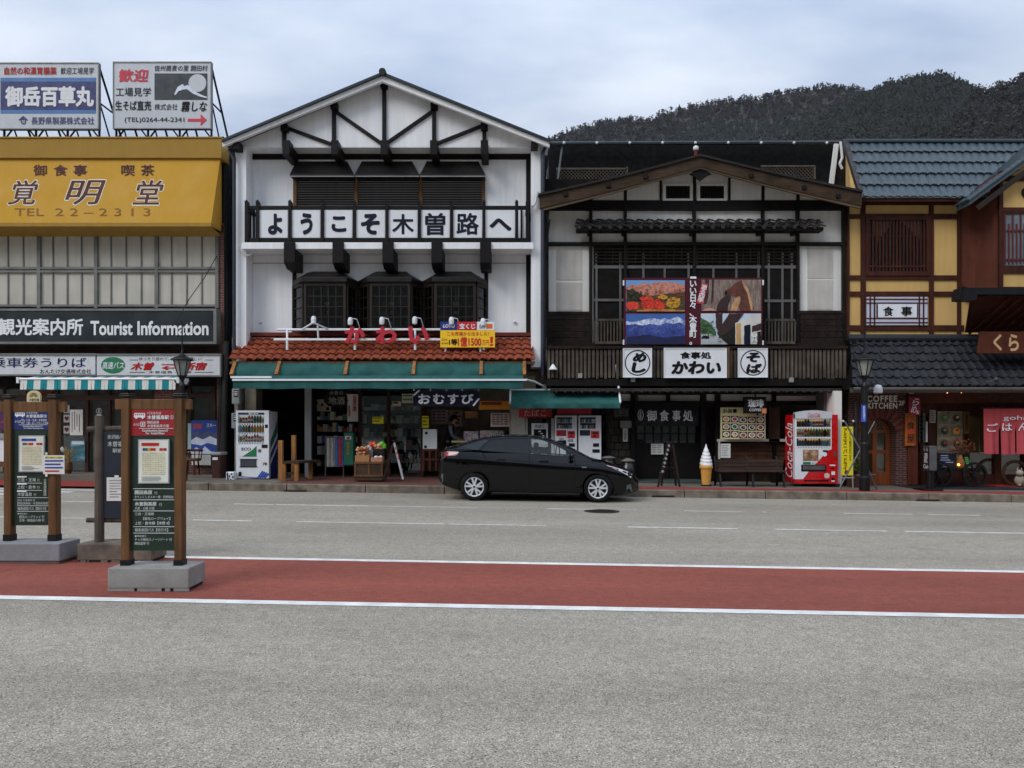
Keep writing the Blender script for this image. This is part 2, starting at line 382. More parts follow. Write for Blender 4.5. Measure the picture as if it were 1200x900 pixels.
WHM = mat('white_enamel', (226,229,232), .35, var=.04, scale=2, streak=.05)
GREYM = mat('grey_enamel', (150,152,152), .5, var=.08, streak=.1)
RUST = mat('rusty_sheet', (70,52,48), .8, .2, var=.35, scale=2, streak=.3)
GLASSD = clearglass('window_glass', (.8,.83,.83), .03, .02)
CLEAR = clearglass('display_glass', (.92,.95,.95), .0, .02)
INKD = mat('navy_ink', (24,28,52), .6, var=.1)
INKB = mat('black_ink', (20,20,22), .6, var=.1)
INKW = mat('white_ink', (226,228,230), .6, var=.05)
INKR = mat('red_ink', (178,30,36), .55, var=.1)
PAPER = mat('white_paper', (218,218,214), .8, var=.05)
CREAM = mat('cream_board', (214,206,158), .7, var=.06)
YPAP = mat('yellow_paper', (222,214,50), .7, var=.05)
TEAL = mat('teal_awning_canvas', (50,98,95), .8, var=.12, scale=3, streak=.12)
GREENB = mat('dark_green_board', (30,52,40), .4, var=.12, scale=4)
SLATE = mat('slate_board', (52,58,68), .6, var=.15)
PINK = mat('pink_noren_cloth', (184,86,92), .85, var=.08, streak=.1)
PINK2 = mat('pale_pink_cloth', (214,128,130), .85, var=.08, streak=.1)
LEAF = mat('green_leaves', (66,104,44), .7, var=.4, scale=9)
FACE = mat('skin', (196,148,118), .6, var=.06)
HAIR = mat('black_hair', (22,18,17), .6, var=.2)
# ---------------------------------------------------------------- ground, road, pavement
def sheet(name, pts, mt, dz, kind='structure'):
    mb = MB()
    for poly in pts: mb.q([(x, y, gz(x)+dz) for x, y in poly])
    return mb.build(name, mt, kind=kind)
GR = mat('bare_ground', (96,92,82), .95, var=.2, scale=.5, fine=.2)
sheet('ground', [[(-890,-400),(1690,-400),(1690,1240),(-890,1240)]], GR, -.004)
sheet('road', [[(-150,-60),(150,-60),(150,kerbY(150)),(-150,kerbY(-150))]], ASPH, 0)
def strip(y0, y1, x0=-60, x1=60): return [(x0, y0-KA*x0), (x1, y0-KA*x1), (x1, y1-KA*x1), (x0, y1-KA*x0)]
sheet('red_bus_lane', [strip(7.25, 9.47)], REDL, .004)
sheet('lane_edge_line', [strip(7.10, 7.25), strip(9.47, 9.61)], PAINT, .004)
worn = []
rnd = random.Random(3)
def worn_line(yc, w, spans):
    for a, b in spans:
        x = a
        while x < b:
            k = min(b, x+rnd.uniform(.5, 2.2)); ww = w*rnd.uniform(.45, 1)
            worn.append(strip(yc-ww/2+rnd.uniform(-.01,.01), yc+ww/2, x, k)); x = k+(rnd.uniform(.03,.5) if rnd.random() < .6 else 0)
XC = lambda px: (px-600)*13.3/F
worn_line(13.3, .12, [(XC(-40),XC(292)),(XC(345),XC(640)),(XC(735),XC(862)),(XC(905),XC(1300))])
XD = lambda px: (px-600)*16.15/F
worn_line(16.15, .11, [(XD(60),XD(112)),(XD(270),XD(560)),(XD(640),XD(745)),(XD(800),XD(895)),(XD(985),XD(1140))])
sheet('worn_road_line', worn, mat('thin_worn_paint', (208,206,200), .85, var=.25, scale=6, fine=.25), .004)
hatch = [strip(18.85, 19.05, -16, -10.2), strip(18.2, 18.5, -16, -10.6), strip(17.4, 17.7, -16, -11), strip(16.6, 16.9, -16, -11.3)]
sheet('zebra_marking', hatch, PAINT, .004)
# kerb stones and pavement
XK = -9.7
mb = MB(); x = XK; rk = random.Random(5)
while x < 34:
    x2 = x+2.0; g = .012; j = rk.uniform(-.008, .008)
    y0, y1 = kerbY(x), kerbY(x2)
    za, zb = gz(x)+SW+.004+j, gz(x2)+SW+.004+j
    c = .025
    vs = []
    for xx, yy, zz in ((x+g, y0, za), (x2-g, y1, zb)):
        vs += [(xx, yy-.015, zz-.45), (xx, yy-.01, zz-c), (xx, yy+c-.01, zz), (xx, yy+.17, zz), (xx, yy+.17, zz-.45)]
    mb.add(vs, [(0,5,6,1),(1,6,7,2),(2,7,8,3),(3,8,9,4),(4,3,2,1,0)[::1],(5,6,7,8,9)]); x = x2
mb.build('kerb', CONCD, kind='structure')
def pav(name, x0, x1, o0, o1, mt, h, yb=None):
    pts = []; n = 12
    front = [(x0+(x1-x0)*i/n, kerbY(x0+(x1-x0)*i/n)+o0) for i in range(n+1)]
    back = [(a, yb if yb else kerbY(a)+o1) for a, _ in front]
    mb = MB()
    for i in range(n):
        mb.q([(*front[i], gz(front[i][0])+h), (*front[i+1], gz(front[i+1][0])+h), (*back[i+1], gz(back[i+1][0])+h), (*back[i], gz(back[i][0])+h)])
    return mb.build(name, mt, kind='structure')
XT = -7.95; XM = 2.85
pav('pavement', XK, 40, .15, 0, PAVE, SW-.004, 34)
pav('red_footpath', XM, 40, .165, .95, REDP, SW)
pav('brown_tile_floor', -6.1, .55, .165, 0, TILEF, SW, 26)
pav('dropped_footpath', -60, XK, .02, 0, PAVE, .05, 34)
pav('red_dropped_footpath', -60, XK-.02, .04, 2.2, REDP, .054)
mb = MB()
for xx in (-60, XK): pass
mb.box(-60, XK-.0, 19.69, 19.71, -.4, .17); 
# drain, manhole and gutter lids
dk = mat('cast_iron', (70,64,60), .7, .5, var=.25)
t = thing('manhole_cover', 'round dark iron manhole cover in the road below the front of the black car', 'manhole cover')
cx, cy = X(704, 15.9), 15.75
MB().lathe([(.36,0),(.36,.012),(.32,.014)], (cx,cy,gz(cx)-.004), 28).build('cover', dk, t)
mr = MB()
for k in range(-3, 4): mr.box(cx-.27*math.sqrt(1-(k/4.2)**2), cx+.27*math.sqrt(1-(k/4.2)**2), cy+k*.075-.012, cy+k*.075+.012, gz(cx)+.008, gz(cx)+.016)
mr.build('raised_pattern', dk, t)
for px, lb in ((344, 'small rusty drain inlet in the kerb face near the wooden bench'), (553, 'small rusty drain inlet under the rear bumper of the black car'), (776, 'rusty drain inlet in the kerb face by the leaning menu stand'), (1080, 'rusty drain inlet in the kerb face in front of the grey lantern sign')):
    x = X(px, 19.4); y = kerbY(x)
    b = MB().box(x-.28, x+.28, y-.05, y-.018, gz(x)+.004, gz(x)+.045)
    for k in range(5): b.box(x-.24+k*.1, x-.18+k*.1, y-.056, y-.051, gz(x)+.012, gz(x)+.038)
    b.build('drain_inlet', RUST, None, lb, 'drain', 'drain inlets along the kerb')
# ---------------------------------------------------------------- wooded hills: three spurs, one behind the other
PR_A = [(-900,330),(-300,330),(200,300),(420,260),(560,215),(640,160),(665,149),(700,139),(740,134),(760,136),(775,128),(800,121),(850,113),(872,108),(885,111),(910,104),(940,99),(970,96),(1000,98),(1023,104),(1060,112),(1120,128),(1300,170),(2600,250)]
PR_B = [(500,330),(860,215),(905,172),(935,150),(965,131),(1000,114),(1023,103),(1045,94),(1070,89),(1100,85),(1128,91),(1145,102),(1165,116),(1230,150),(1500,200),(2600,250)]
PR_C = [(700,400),(1060,230),(1085,180),(1107,150),(1128,124),(1149,104),(1165,103),(1185,94),(1205,83),(1300,52),(1500,10),(1900,-40),(2600,-60)]
LAY = [(PR_A, 420.0, 1000.0, 640, 1150, 5200, 1.0), (PR_B, 330.0, 760.0, 880, 1210, 4200, 1.7), (PR_C, 250.0, 560.0, 1060, 1420, 2600, 2.9)]
def ridge(pr, px):
    for (a, ya), (b, yb) in zip(pr, pr[1:]):
        if a <= px <= b: return ya+(yb-ya)*(px-a)/(b-a)
    return 330
def hill_z(px, v, k):
    pr, h0, h1 = LAY[k][:3]
    zr = Z(ridge(pr, px)+6, h1); y = h0+(h1-h0)*v; x = X(px, y)
    f = v**.92 if v <= 1 else 1-(v-1)*.9
    n = noise.noise(Vector((x*.006+k*7, y*.006, 1.3)))*70+noise.noise(Vector((x*.016, y*.016+k*3, 4)))*24
    return x, y, min(0, zr)+ (max(zr,0)-6)*f+6+n*max(0, min(1, v*3))*max(0, 1-v)**1.5-12*math.sin(math.pi*min(1,v))
HILL = ramp_mat('hill_soil_and_scrub', [(.3,(28,28,20)),(.5,(46,40,31)),(.7,(70,58,46))], .05, 8, .95)
FOR = [ramp_mat('dark_conifer_needles', [(.25,(12,18,14)),(.5,(21,29,22)),(.75,(34,42,30))], .06, 8, .95),
       ramp_mat('bare_winter_twigs', [(.25,(26,24,22)),(.5,(40,36,33)),(.75,(58,51,45))], .1, 8, .95),
       ramp_mat('olive_tree_leaves', [(.25,(21,25,16)),(.5,(33,37,23)),(.75,(50,49,31))], .08, 8, .95)]
rf = random.Random(11); fb = MB()
def conifer(c, h, r):
    ph = rf.uniform(0, 6)
    for k in range(4):
        z0 = h*(.12+.2*k); rr = r*(1-.2*k)*rf.uniform(.8, 1.15); n = 6; top = (c[0], c[1], c[2]+z0+h*.34*(1 if k < 3 else .8))
        vs = [(c[0]+rr*rf.uniform(.6,1.2)*math.cos(ph+k+6.283*i/n), c[1]+rr*rf.uniform(.6,1.2)*math.sin(ph+k+6.283*i/n), c[2]+z0+rf.uniform(-.06,.06)*h) for i in range(n)]+[top]
        fb.add(vs, [(i, (i+1)%n, n) for i in range(n)], 0)
def broad(c, h, r, m):
    for k in range(22):
        a = rf.uniform(0, 6.28); q = r*rf.uniform(.1, 1); zc = c[2]+h*rf.uniform(.3, 1)
        s = r*rf.uniform(.22, .5); p = Vector((c[0]+q*math.cos(a), c[1]+q*math.sin(a), zc))
        d = [Vector((rf.uniform(-1,1), rf.uniform(-1,1), rf.uniform(-1,1))).normalized()*s for _ in range(4)]
        fb.add([p+x for x in d], [(0,1,2),(0,2,3),(0,3,1),(1,3,2)], m)
for k_, (pr, h0, h1, pa, pb, cnt, sz) in enumerate(LAY):
    NU, NV = 110, 24
    MB().add([hill_z(pa-300+(pb-pa+900)*i/NU, 1.25*j/NV, k_) for j in range(NV+1) for i in range(NU+1)],
             [(j*(NU+1)+i, j*(NU+1)+i+1, (j+1)*(NU+1)+i+1, (j+1)*(NU+1)+i) for j in range(NV) for i in range(NU)]).build('hills', HILL, kind='structure', smooth=True)
    done = 0; tries = 0
    while done < cnt and tries < cnt*6:
        tries += 1
        px = rf.uniform(pa-25, pb); v = rf.random()**.75*1.03
        x, y, z = hill_z(px, v, k_)
        py = YH-(z+8-CH)*F/y
        if py > 190: continue
        k = noise.noise(Vector((x*.0045, y*.0045, 9+k_)))+.3*noise.noise(Vector((x*.02, y*.02, 3))); done += 1
        if k > .13 and rf.random() < .9: broad((x,y,z-1), rf.uniform(5,8), rf.uniform(2,3.4), 1)
        elif rf.random() < (.12, .3, .6)[k_]: broad((x,y,z-1), rf.uniform(6,10), rf.uniform(2.4,4.2), 2)
        else: conifer((x,y,z-1), rf.uniform(5,9)+6*max(0,-k), rf.uniform(2.0,3.0)+2*max(0,-k))
fb.build('hillside_forest', FOR, kind='stuff')
# unseen valley side, added behind the camera to darken reflections
mb = MB(); NU, NV = 40, 8
def reflection_hill(i, j):
    a = math.pi*(1.02+.96*i/NU); v = j/NV; r = 90+260*v; x, y = r*1.4*math.cos(a), r*math.sin(a)
    return (x, y, -4+v*(120+25*noise.noise(Vector((x*.01, y*.01, 2))))+6*noise.noise(Vector((x*.03, y*.03, 5))))
mb.add([reflection_hill(i, j) for j in range(NV+1) for i in range(NU+1)], [(j*(NU+1)+i+1, j*(NU+1)+i, (j+1)*(NU+1)+i, (j+1)*(NU+1)+i+1) for j in range(NV) for i in range(NU)])
mb.build('hills', ramp_mat('reflection_slope', [(.3,(30,36,26)),(.5,(46,50,36)),(.7,(70,64,50))], .12, 8, .95), kind='structure', smooth=True)

hz = bpy.data.materials.new('pale_valley_haze'); hz.use_nodes = True; HZ = hz.node_tree; HZ.nodes.remove(HZ.nodes['Principled BSDF'])
pv = HZ.nodes.new('ShaderNodeVolumePrincipled'); pv.inputs['Color'].default_value = (.86, .91, 1, 1); pv.inputs['Density'].default_value = .00005; pv.inputs['Anisotropy'].default_value = .2
HZ.links.new(pv.outputs[0], HZ.nodes['Material Output'].inputs['Volume'])
MB().box(-900, 1700, -410, 1250, -40, 330).build('haze', hz, kind='stuff')
# ================================================================ tourist office building (far left)
YT = 22.3
t = TI = thing('tourist_office_building', 'old two storey office with a mustard metal upper front and pale window panels', 'building')
MUST = mat('mustard_painted_metal', (194,153,64), .75, var=.025, scale=.7, streak=.035)
MUSTD = mat('mustard_fascia', (168,136,68), .75, var=.04, streak=.06)
RBRK = brick('red_brick', (104,52,44), (84,42,38), (112,100,92), 1, .2, .07, .01)
CORR = mat('dark_corrugated_siding', (44,48,54), .5, .3, var=.15)
PANEL = mat('pale_glazing_panel', (196,193,182), .35, var=.08, scale=1.5, streak=.12)
ALU = mat('aged_aluminium', (128,128,126), .45, .5, var=.2)
xl = -20
m = MB(); m.box(xl, X(262,YT), YT, 34, Z(452,YT), Z(160,YT)); m.build('wall', DARK, t); MB().box(xl, X(262,YT), YT+2, 34, -.2, Z(452,YT)).build('shop_back_wall', mat('shop_wall', (196,188,176), .9, var=.2), t)
m = MB(); m.r(254,262,262.5,555,YT-.05,.05); m.build('brick_pier', RBRK, t)
# corrugated side wall
m = MB(); y = YT-.04; k = 0
while y < 33.5:
    y2 = y+.06; o = .03 if k % 2 else 0
    m.box(X(262.6,YT)+o, X(262.6,YT)+o+.02, y, y2+.001, .2, Z(186,YT)); y = y2; k += 1
m.build('side_cladding', CORR, t)
m = MB().box(X(262.6,YT)-.02, X(262.6,YT)+.06, YT-.03, YT+.3, .2, Z(186,YT)); 
zt, zb2 = Z(162,21.9), Z(185,21.9)
m = MB().box(xl, X(259.5,21.9), 21.9, YT+.2, zb2, zt); m.box(xl, X(259.5,21.9)+.02, 21.87, 22.5, zt, zt+.04); m.build('fascia', MUSTD, t, bevel=.01)
m = MB(); ya, yb = 21.98, 21.45; za, zc = Z(186,ya), Z(261,yb); xa, xb = X(258,ya), X(247.5,yb)
m.q([(xl,ya,za),(xl,yb,zc),(xb,yb,zc),(xa,ya,za)], 0); m.q([(xa,ya,za),(xb,yb,zc),(X(260,YT),YT,Z(270,YT)),(X(260,YT),YT,Z(186,YT))], 0)
m.q([(xl,yb,zc),(xl,yb,zc-.1),(xb,yb,zc-.1),(xb,yb,zc)], 1); m.q([(xl,yb,zc-.1),(xl,YT,zc-.18),(xb-.0,YT,zc-.18),(xb,yb,zc-.1)], 1)
m.q([(xb,yb,zc),(xb,yb,zc-.1),(X(260,YT),YT,Z(272,YT)),(X(260,YT),YT,Z(270,YT))],1)
m.build('sloping_front', [MUST, MUSTD], t)
def slope(a, b, ya=ya, yb=yb):     # pixel point lifted onto the sloping mustard front
    f = (b-186)/(261-186); Y = ya+(yb-ya)*f-.012
    return P(a, b, Y)
BRN = mat('faded_brown_lettering', (92,56,50), .7, var=.3, scale=9)
text('御', (39,193,55,206), 0, BRN, t, .02, xf=lambda a,b: slope(a, 399-b)); text('食', (63,193,79,206), 0, BRN, t, .02, xf=lambda a,b: slope(a, 399-b)); text('事', (86,193,102,206), 0, BRN, t, .02, xf=lambda a,b: slope(a,399-b))
text('喫', (142,193,158,206), 0, BRN, t, .02, xf=lambda a,b: slope(a,399-b)); text('茶', (165,193,181,206), 0, BRN, t, .02, xf=lambda a,b: slope(a,399-b))
WOUT = mat('white_letter_outline', (226,222,212), .7)
def slope2(a, b): p = slope(a, b); return (p[0], p[1]+.008, p[2])
for ch, x0, x1 in (('覚',9,45),('明',76,124),('堂',155,192)):
    text(ch, (x0-1,210,x1+1,241), 0, WOUT, t, .032, .25, xf=lambda a,b: slope2(a,451-b)); text(ch, (x0,211,x1,240), 0, BRN, t, .012, .25, xf=lambda a,b: slope(a,451-b))
GILT = mat('gilt_lettering', (140,98,34), .6, var=.25, scale=9)
text('TEL  2 2 – 2 3 1 3', (17,244,176,253), 0, GILT, t, 0, 0, xf=lambda a,b: slope(a,497-b))
# window band
m = MB().r(-60,273,254,360,YT-.02,.05); m.build('glazing_panel', PANEL, t)
m = MB()
for px in (-27, 45, 112, 183, 254): m.r(px-2, 272, px+2, 361, YT-.09, .08)
for py in (272.5, 314, 318, 358): m.r(-60, py-1.3, 254, py+1.3, YT-.085, .07)
for c0, c1 in ((-27,45),(45,112),(112,183),(183,254)):
    for j in (1,2,3): px = c0+(c1-c0)*j/4; m.r(px-.7, 273, px+.7, 360, YT-.05, .04)
m.build('window_frame', ALU, t)
MUDB = mat('dark_red_brown_board', (66,50,46), .8, var=.3, scale=2, streak=.2)
m = MB().r(-60,360,254,364,YT-.04,.05); m.r(-60,264,262,272,YT-.06,.07); m.r(-60,402,256,417,YT-.08,.1); m.build('trim_board', MUDB, t)
# ground floor front: frames, glass doors, brick pillar
g = MB().r(-60,455,260,556,YT+.35,.02); g.build('shop_glazing', GLASSD, t)
m = MB()
for px, w in ((-20,3),(4,2),(66,4),(101,4),(128,2.5),(148,3),(180,3),(222,3),(250,5),(258,4)): m.r(px-w/2, 440, px+w/2, 556, YT+.22, .1)
m.r(-60,463,180,469,YT+.2,.1); m.r(220,461,252,466,YT+.2,.1); m.build('door_frame', mat('dark_brown_frame', (74,56,46), .6, var=.2), t)
MB().r(181,440,211,556,YT+.1,.25).build('brick_pillar', RBRK, t)
MB().r(30,458,62,500,YT+.3,.03).build('orange_panel', mat('orange_brown_panel', (128,66,38), .7, var=.15), t)
MB().r(212,534,256,556,YT+.1,.15).build('brick_plinth', RBRK, t)
m = MB().box(xl, XK, 21.55, YT+.5, -.05, .40); m.box(XK, X(262,YT), 21.55, YT+.5, -.05, .36); m.build('door_step', PAVE, t, bevel=.015)
DWN = mat('dark_downpipe', (34,30,30), .5, var=.2)
MB().tube(P(259,440,YT-.14), (X(259,YT), YT-.14, .2), .07, n=10, m=0).build('downpipe', DWN, t); MB().tube(P(265,400,YT-.3), (X(265,YT), YT-.3, .2), .08, n=10).build('downpipe', DWN, t)
# ---- signs on it
s = thing('tourist_information_sign', 'long dark slate sign with white lettering ending in Tourist Information', 'sign')
YS = 21.85
SLT = mat('dark_slate_sign_face', (38,48,54), .35, var=.08, scale=1)
MB().r(-90,364,250,400.5,YS,.3).build('panel', SLT, s)
fm = MB(); fm.r(-90,361.5,253.5,364.2,YS-.02,.34); fm.r(-90,400.3,253.5,403,YS-.02,.34); fm.r(250,364.2,253.5,400.3,YS-.02,.34); fm.build('frame', ALU, s)
text('木曽観光案内所', (-42,373,97.5,393), YS-.008, INKW, s, .028)
text('Tourist', (106,376,155.5,393), YS-.008, INKW, s, .03); text('Information', (161,376,244.5,393), YS-.008, INKW, s, .03)
s = thing('bus_ticket_sign', 'white sign board in navy Japanese lettering for bus tickets, above the striped awning', 'sign')
SGN = mat('aged_white_sign_face', (206,208,210), .5, var=.05, streak=.08)
MB().r(-90,416,111.5,439,YS,.2).build('panel', SGN, s)
text('高速バス乗車券うりば', (-86,419,101,431), YS-.006, mat('navy_lettering', (40,40,96), .6), s, .012)
text('おんたけ交通株式会社', (47,432.5,107,438), YS-.006, INKB, s, .005)
m = MB().r(-90,414,112.5,416.4,YS-.03,.24)
m.r(-90,438.6,112.5,440.4,YS-.03,.24); m.build('frame', ALU, s)
s = thing('express_bus_sign', 'white sign board with a green oval badge and slanted red lettering', 'sign')
MB().r(113.5,416,258,440,YS,.2).build('panel', SGN, s)
m = MB().r(113,414.4,259,416.4,YS-.03,.24); m.r(113,439.6,259,441.4,YS-.03,.24); m.r(257.5,416.4,259,439.6,YS-.03,.24); m.build('frame', ALU, s)
MB().disc(X(132.5,YS), Z(428,YS), YS-.008, 14*YS/F, 9.6*YS/F, 28, .008).build('badge', mat('green_badge', (24,122,86), .5), s)
text('高速バス', (120,424,145,432.5), YS-.012, INKW, s, .015, .15)
text('木曽', (153,424.5,181,434), YS-.006, INKR, s, .04, .3); text('新宿', (214,424.5,243,434), YS-.006, INKR, s, .04, .3)
text('⇄', (189,425,212,433.5), YS-.006, INKR, s, .03)
text('ゆったり座れて、お財布に優しい', (163,418.5,236,422.6), YS-.006, INKB, s, 0, .2)
for a, b, c in ((152,162,421.5),(240,250,421.5),(152,170,436),(228,250,436)): MB().r(a,c,b,c+.6,YS-.006,.004).build('rule_marking', INKB, s)
text('木曽福島 − 新宿', (174,434.6,224,437.6), YS-.006, INKB, s, 0)
# ---- striped awning
s = thing('striped_awning', 'short teal and white striped awning over the office door', 'awning')
ST1 = mat('white_canvas', (214,214,208), .85, var=.06, streak=.08); ST2 = mat('turquoise_canvas', (44,140,148), .85, var=.1)
m = MB(); nst = 23; y0, y1 = 21.6, 21.0
xa_, xb_ = X(24,y1), X(206,y1)
for i in range(nst*2):
    a, b = xa_+(xb_-xa_)*i/(nst*2), xa_+(xb_-xa_)*(i+1)/(nst*2); k = (i//2) % 2
    z0, z1, z2 = Z(441.5,y0), Z(444,y1), Z(456.5,y1)
    w = .012*math.sin(i*1.3)
    m.q([(a,y0,z0),(a,y1,z1),(b,y1,z1),(b,y0,z0)], k); m.q([(a,y1,z1),(a,y1-.02+w,z2),(b,y1-.02-w,z2),(b,y1,z1)], k)
m.build('canvas', [ST1, ST2], s)
m = MB().tube((xa_-.07,y1,Z(444,y1)), (xb_+.08,y1,Z(444,y1)), .03); m.box(xa_-.09, xa_-.03, y1-.04, y0, Z(449,y1), Z(442,y1)); m.box(xb_+.03, xb_+.1, y1-.04, y0, Z(449,y1), Z(442,y1)); m.build('frame', WHM, s)
# ---- notices and things along the office front
def notice(name, box, Y, face, label, cat='notice', rows=0, ink=None, group=None, d=.012, cols=1, head=None, frame=None, vert=False):
    t = thing(name, label, cat, group=group)
    x0, y0, x1, y1 = box
    MB().r(*box, Y, d).build('sheet', face, t)
    w, h = x1-x0, y1-y0
    if frame:
        f = MB(); b = .7
        f.r(x0-b,y0-b,x1+b,y0,Y-.01,d+.02); f.r(x0-b,y1,x1+b,y1+b,Y-.01,d+.02); f.r(x0-b,y0,x0,y1,Y-.01,d+.02); f.r(x1,y0,x1+b,y1,Y-.01,d+.02); f.build('frame', frame, t)
    if head: MB().r(x0+w*.08, y0+h*.05, x1-w*.08, y0+h*.2, Y-.004, .003).build('heading_band', head, t)
    if rows:
        m = MB(); rr = random.Random(int(x0*7+y0)); off = .26 if head else .1
        for i in range(rows):
            if vert:
                c = x0+w*(.14+.76*i/rows); m.r(c, y0+h*rr.uniform(.08,.2), c+w*.17/rows, y0+h*rr.uniform(.6,.92), Y-.004, .003)
            else:
                for j in range(cols):
                    a = x0+w*(.08+.86*j/cols); b = a+w*(.86/cols)*rr.uniform(.6,.92); c = y0+h*(off+(.94-off)*i/rows); m.r(a, c, b, c+h*(.94-off)*.42/rows, Y-.004, .003)
        m.build('print', ink or INKB, t)
    return t
YG = YT+.18
notice('hanging_notice', (82,480,97,510), YG, PAPER, 'long white paper notice in vertical writing hung behind the weathered bus stop', rows=4, vert=True)
BLUPH = ramp_mat('lake_photo_print', [(.3,(30,60,60)),(.5,(60,110,120)),(.65,(120,160,180)),(.8,(200,214,220))], 2.5, 8, .4, (1,1,2.2))
notice('landscape_poster', (82.5,516,99.5,540), YG, BLUPH, 'small poster of a blue lake and mountains below the hanging notice', 'poster', head=mat('pale_print', (206,216,222), .5))
PINKH = mat('pale_grey_sticker', (170,172,170), .6)
hrt = mat('heart_print', (110,36,46), .6)
for py, lb in ((479,'faded pale sticker at the top of the office door post'),(490,'upper sticker with a pink heart on the office door post'),(503,'lower sticker with a pink heart on the office door post')):
    s = notice('door_sticker', (74.5,py-4,81.5,py+5), YG, PINKH, lb, 'sticker', group='stickers on the office door post')
    if py > 480: text('♥', (75.5,py-2,80.5,py+3), YG-.006, hrt, s, 0)
s = thing('information_decal', 'white round i symbol stuck on the dark glass door of the office', 'decal')
q = MB().disc(X(116,YG+.1), Z(481.5,YG+.1), YG+.1, 3.2*YG/F, d=.004); q.build('ring', INKW, s); MB().disc(X(116,YG+.1), Z(481.5,YG+.1), YG+.095, 2.5*YG/F, d=.004).build('centre', INKB, s)
text('i', (115.2,479.6,116.8,483.6), YG+.09, INKW, s, .03); MB().r(113,485.5,119,488.5,YG+.1,.004).build('label_strip', INKW, s)
YP = YT+.02
s = thing('ski_poster', 'tall blue and white poster of snowy mountains in the right window of the office', 'poster')
MB().r(224,492.5,255,532,YP,.02).build('sheet', mat('poster_blue', (52,88,168), .4, var=.15, scale=2), s)
SNOW = mat('snow_print', (210,218,232), .5, var=.15, scale=6); MTB = mat('slate_mountain_print', (84,92,124), .5, var=.25, scale=5)
m = MB(); m.pp([(224,509),(231,505),(237,508),(243,504),(250,508),(255,506),(255,514),(224,516)], YP-.004, .003, 1); m.pp([(224,516),(230,512),(238,515),(246,511),(255,515),(255,522),(243,519),(236,522),(224,520)], YP-.007, .003, 0); m.pp([(224,529),(230,524),(236,528),(240,523),(247,529),(255,530),(255,532),(224,532)], YP-.007, .003, 0)
m.build('mountain_print', [SNOW, MTB], s)
text('御嶽', (226,496,237,503), YP-.008, mat('pale_red_print', (206,96,110), .5), s, .03, .2); text('スキー', (242,496,253,501), YP-.008, INKW, s, .02)
MB().r(224.5,533,247,545,YP-.01,.02).build('price_sheet', PAPER, s)
MB().r(220,496,224,530,YP+.01,.01).build('side_sheet', mat('pale_mint_sheet', (178,200,196), .7), s)
s = thing('rubbish_bin', 'tall brown litter bin with pale lid standing right of the blue ski poster', 'bin')
yb_ = 21.5; m = MB().r(248,533,258.5,563,yb_,.45); m.build('body', mat('brown_bin_body', (74,46,40), .6, var=.15), s, bevel=.03)
MB().r(247.5,530,259,533.5,yb_-.02,.5).build('lid', GREYM, s, bevel=.02); MB().r(249,536,255,539,yb_-.012,.01).build('label_plate', PAPER, s)
s = thing('bentwood_chair', 'rounded wooden tub chair half hidden behind the red headed bus stop', 'chair')
m = MB(); cx, cz = X(222,21.7), Z(557,21.7)
m.lathe([(.26,.4),(.28,.44),(.26,.47)], (cx,21.8,.36), 16); m.build('seat', WOOD, s)
m = MB()
for i in range(9):
    a = R_(-20+28*i); b = R_(-20+28*(i+1)); m.tube((cx+.3*math.cos(a),21.8+.3*math.sin(a),1.05),(cx+.3*math.cos(b),21.8+.3*math.sin(b),1.05),.035); m.tube((cx+.27*math.cos(a),21.8+.27*math.sin(a),.8),(cx+.3*math.cos(a),21.8+.3*math.sin(a),1.05),.015)
m.build('backrest', REDBP, s)
for i in range(4):
    a = R_(45+90*i); MB().tube((cx+.2*math.cos(a),21.8+.2*math.sin(a),.8),(cx+.24*math.cos(a),21.8+.24*math.sin(a),.36),.025).build('leg', REDBP, s)
s = thing('vase', 'small brown pot of pale dried stems on the step beside the blue lake poster', 'plant pot')
c = (X(80,21.8), 21.8, .4); MB().lathe([(.07,0),(.12,.12),(.1,.3),(.08,.34),(.07,.34)], c, 14).build('pot', WOOD, s)
m = MB(); rr = random.Random(2)
for _ in range(14): m.tube((c[0],c[1],.7),(c[0]+rr.uniform(-.14,.14),c[1]+rr.uniform(-.1,.1),.95+rr.uniform(0,.25)),.006,.012,5)
m.build('stem', mat('dried_stems', (170,140,84), .9), s)
s = thing('counter', 'pale low counter below purple posters at the far left of the office front', 'counter')
MB().r(-20,514,8,541,21.75,.5).build('body', WHM, s, bevel=.01); MB().r(-21,541,9,547,21.72,.55).build('plinth', WOOD, s); MB().r(-21,508,8.5,514,21.7,.6).build('worktop', GREYM, s)
notice('event_poster', (-12,477,5,505), YG, ramp_mat('purple_poster_print', [(.3,(40,26,50)),(.5,(84,34,90)),(.65,(150,40,60)),(.8,(190,190,200))], 4, 4), 'dark purple and red poster at the far left edge behind the blue headed stop', 'poster')
notice('wall_plate', (222,446,256,458), YG+.1, mat('grey_blue_glass', (62,70,78), .3), 'grey blue pane over the window that holds the ski poster', 'panel')
s = thing('lace_bag', 'small white and navy patterned bag on the pavement beside the white drinks machine', 'bag')
m = MB().r(264.5,553,274,564.5,21.0,.25); m.build('body', WHM, s, bevel=.03)
m = MB()
for a, b in ((265.5,555),(268,557),(270.5,554.5),(266.5,560),(269.5,561),(272,558)): m.r(a,b,a+1.5,b+2.2,20.99,.005)
m.r(266,553.5,267.2,563,20.988,.005); m.build('pattern', INKD, s)
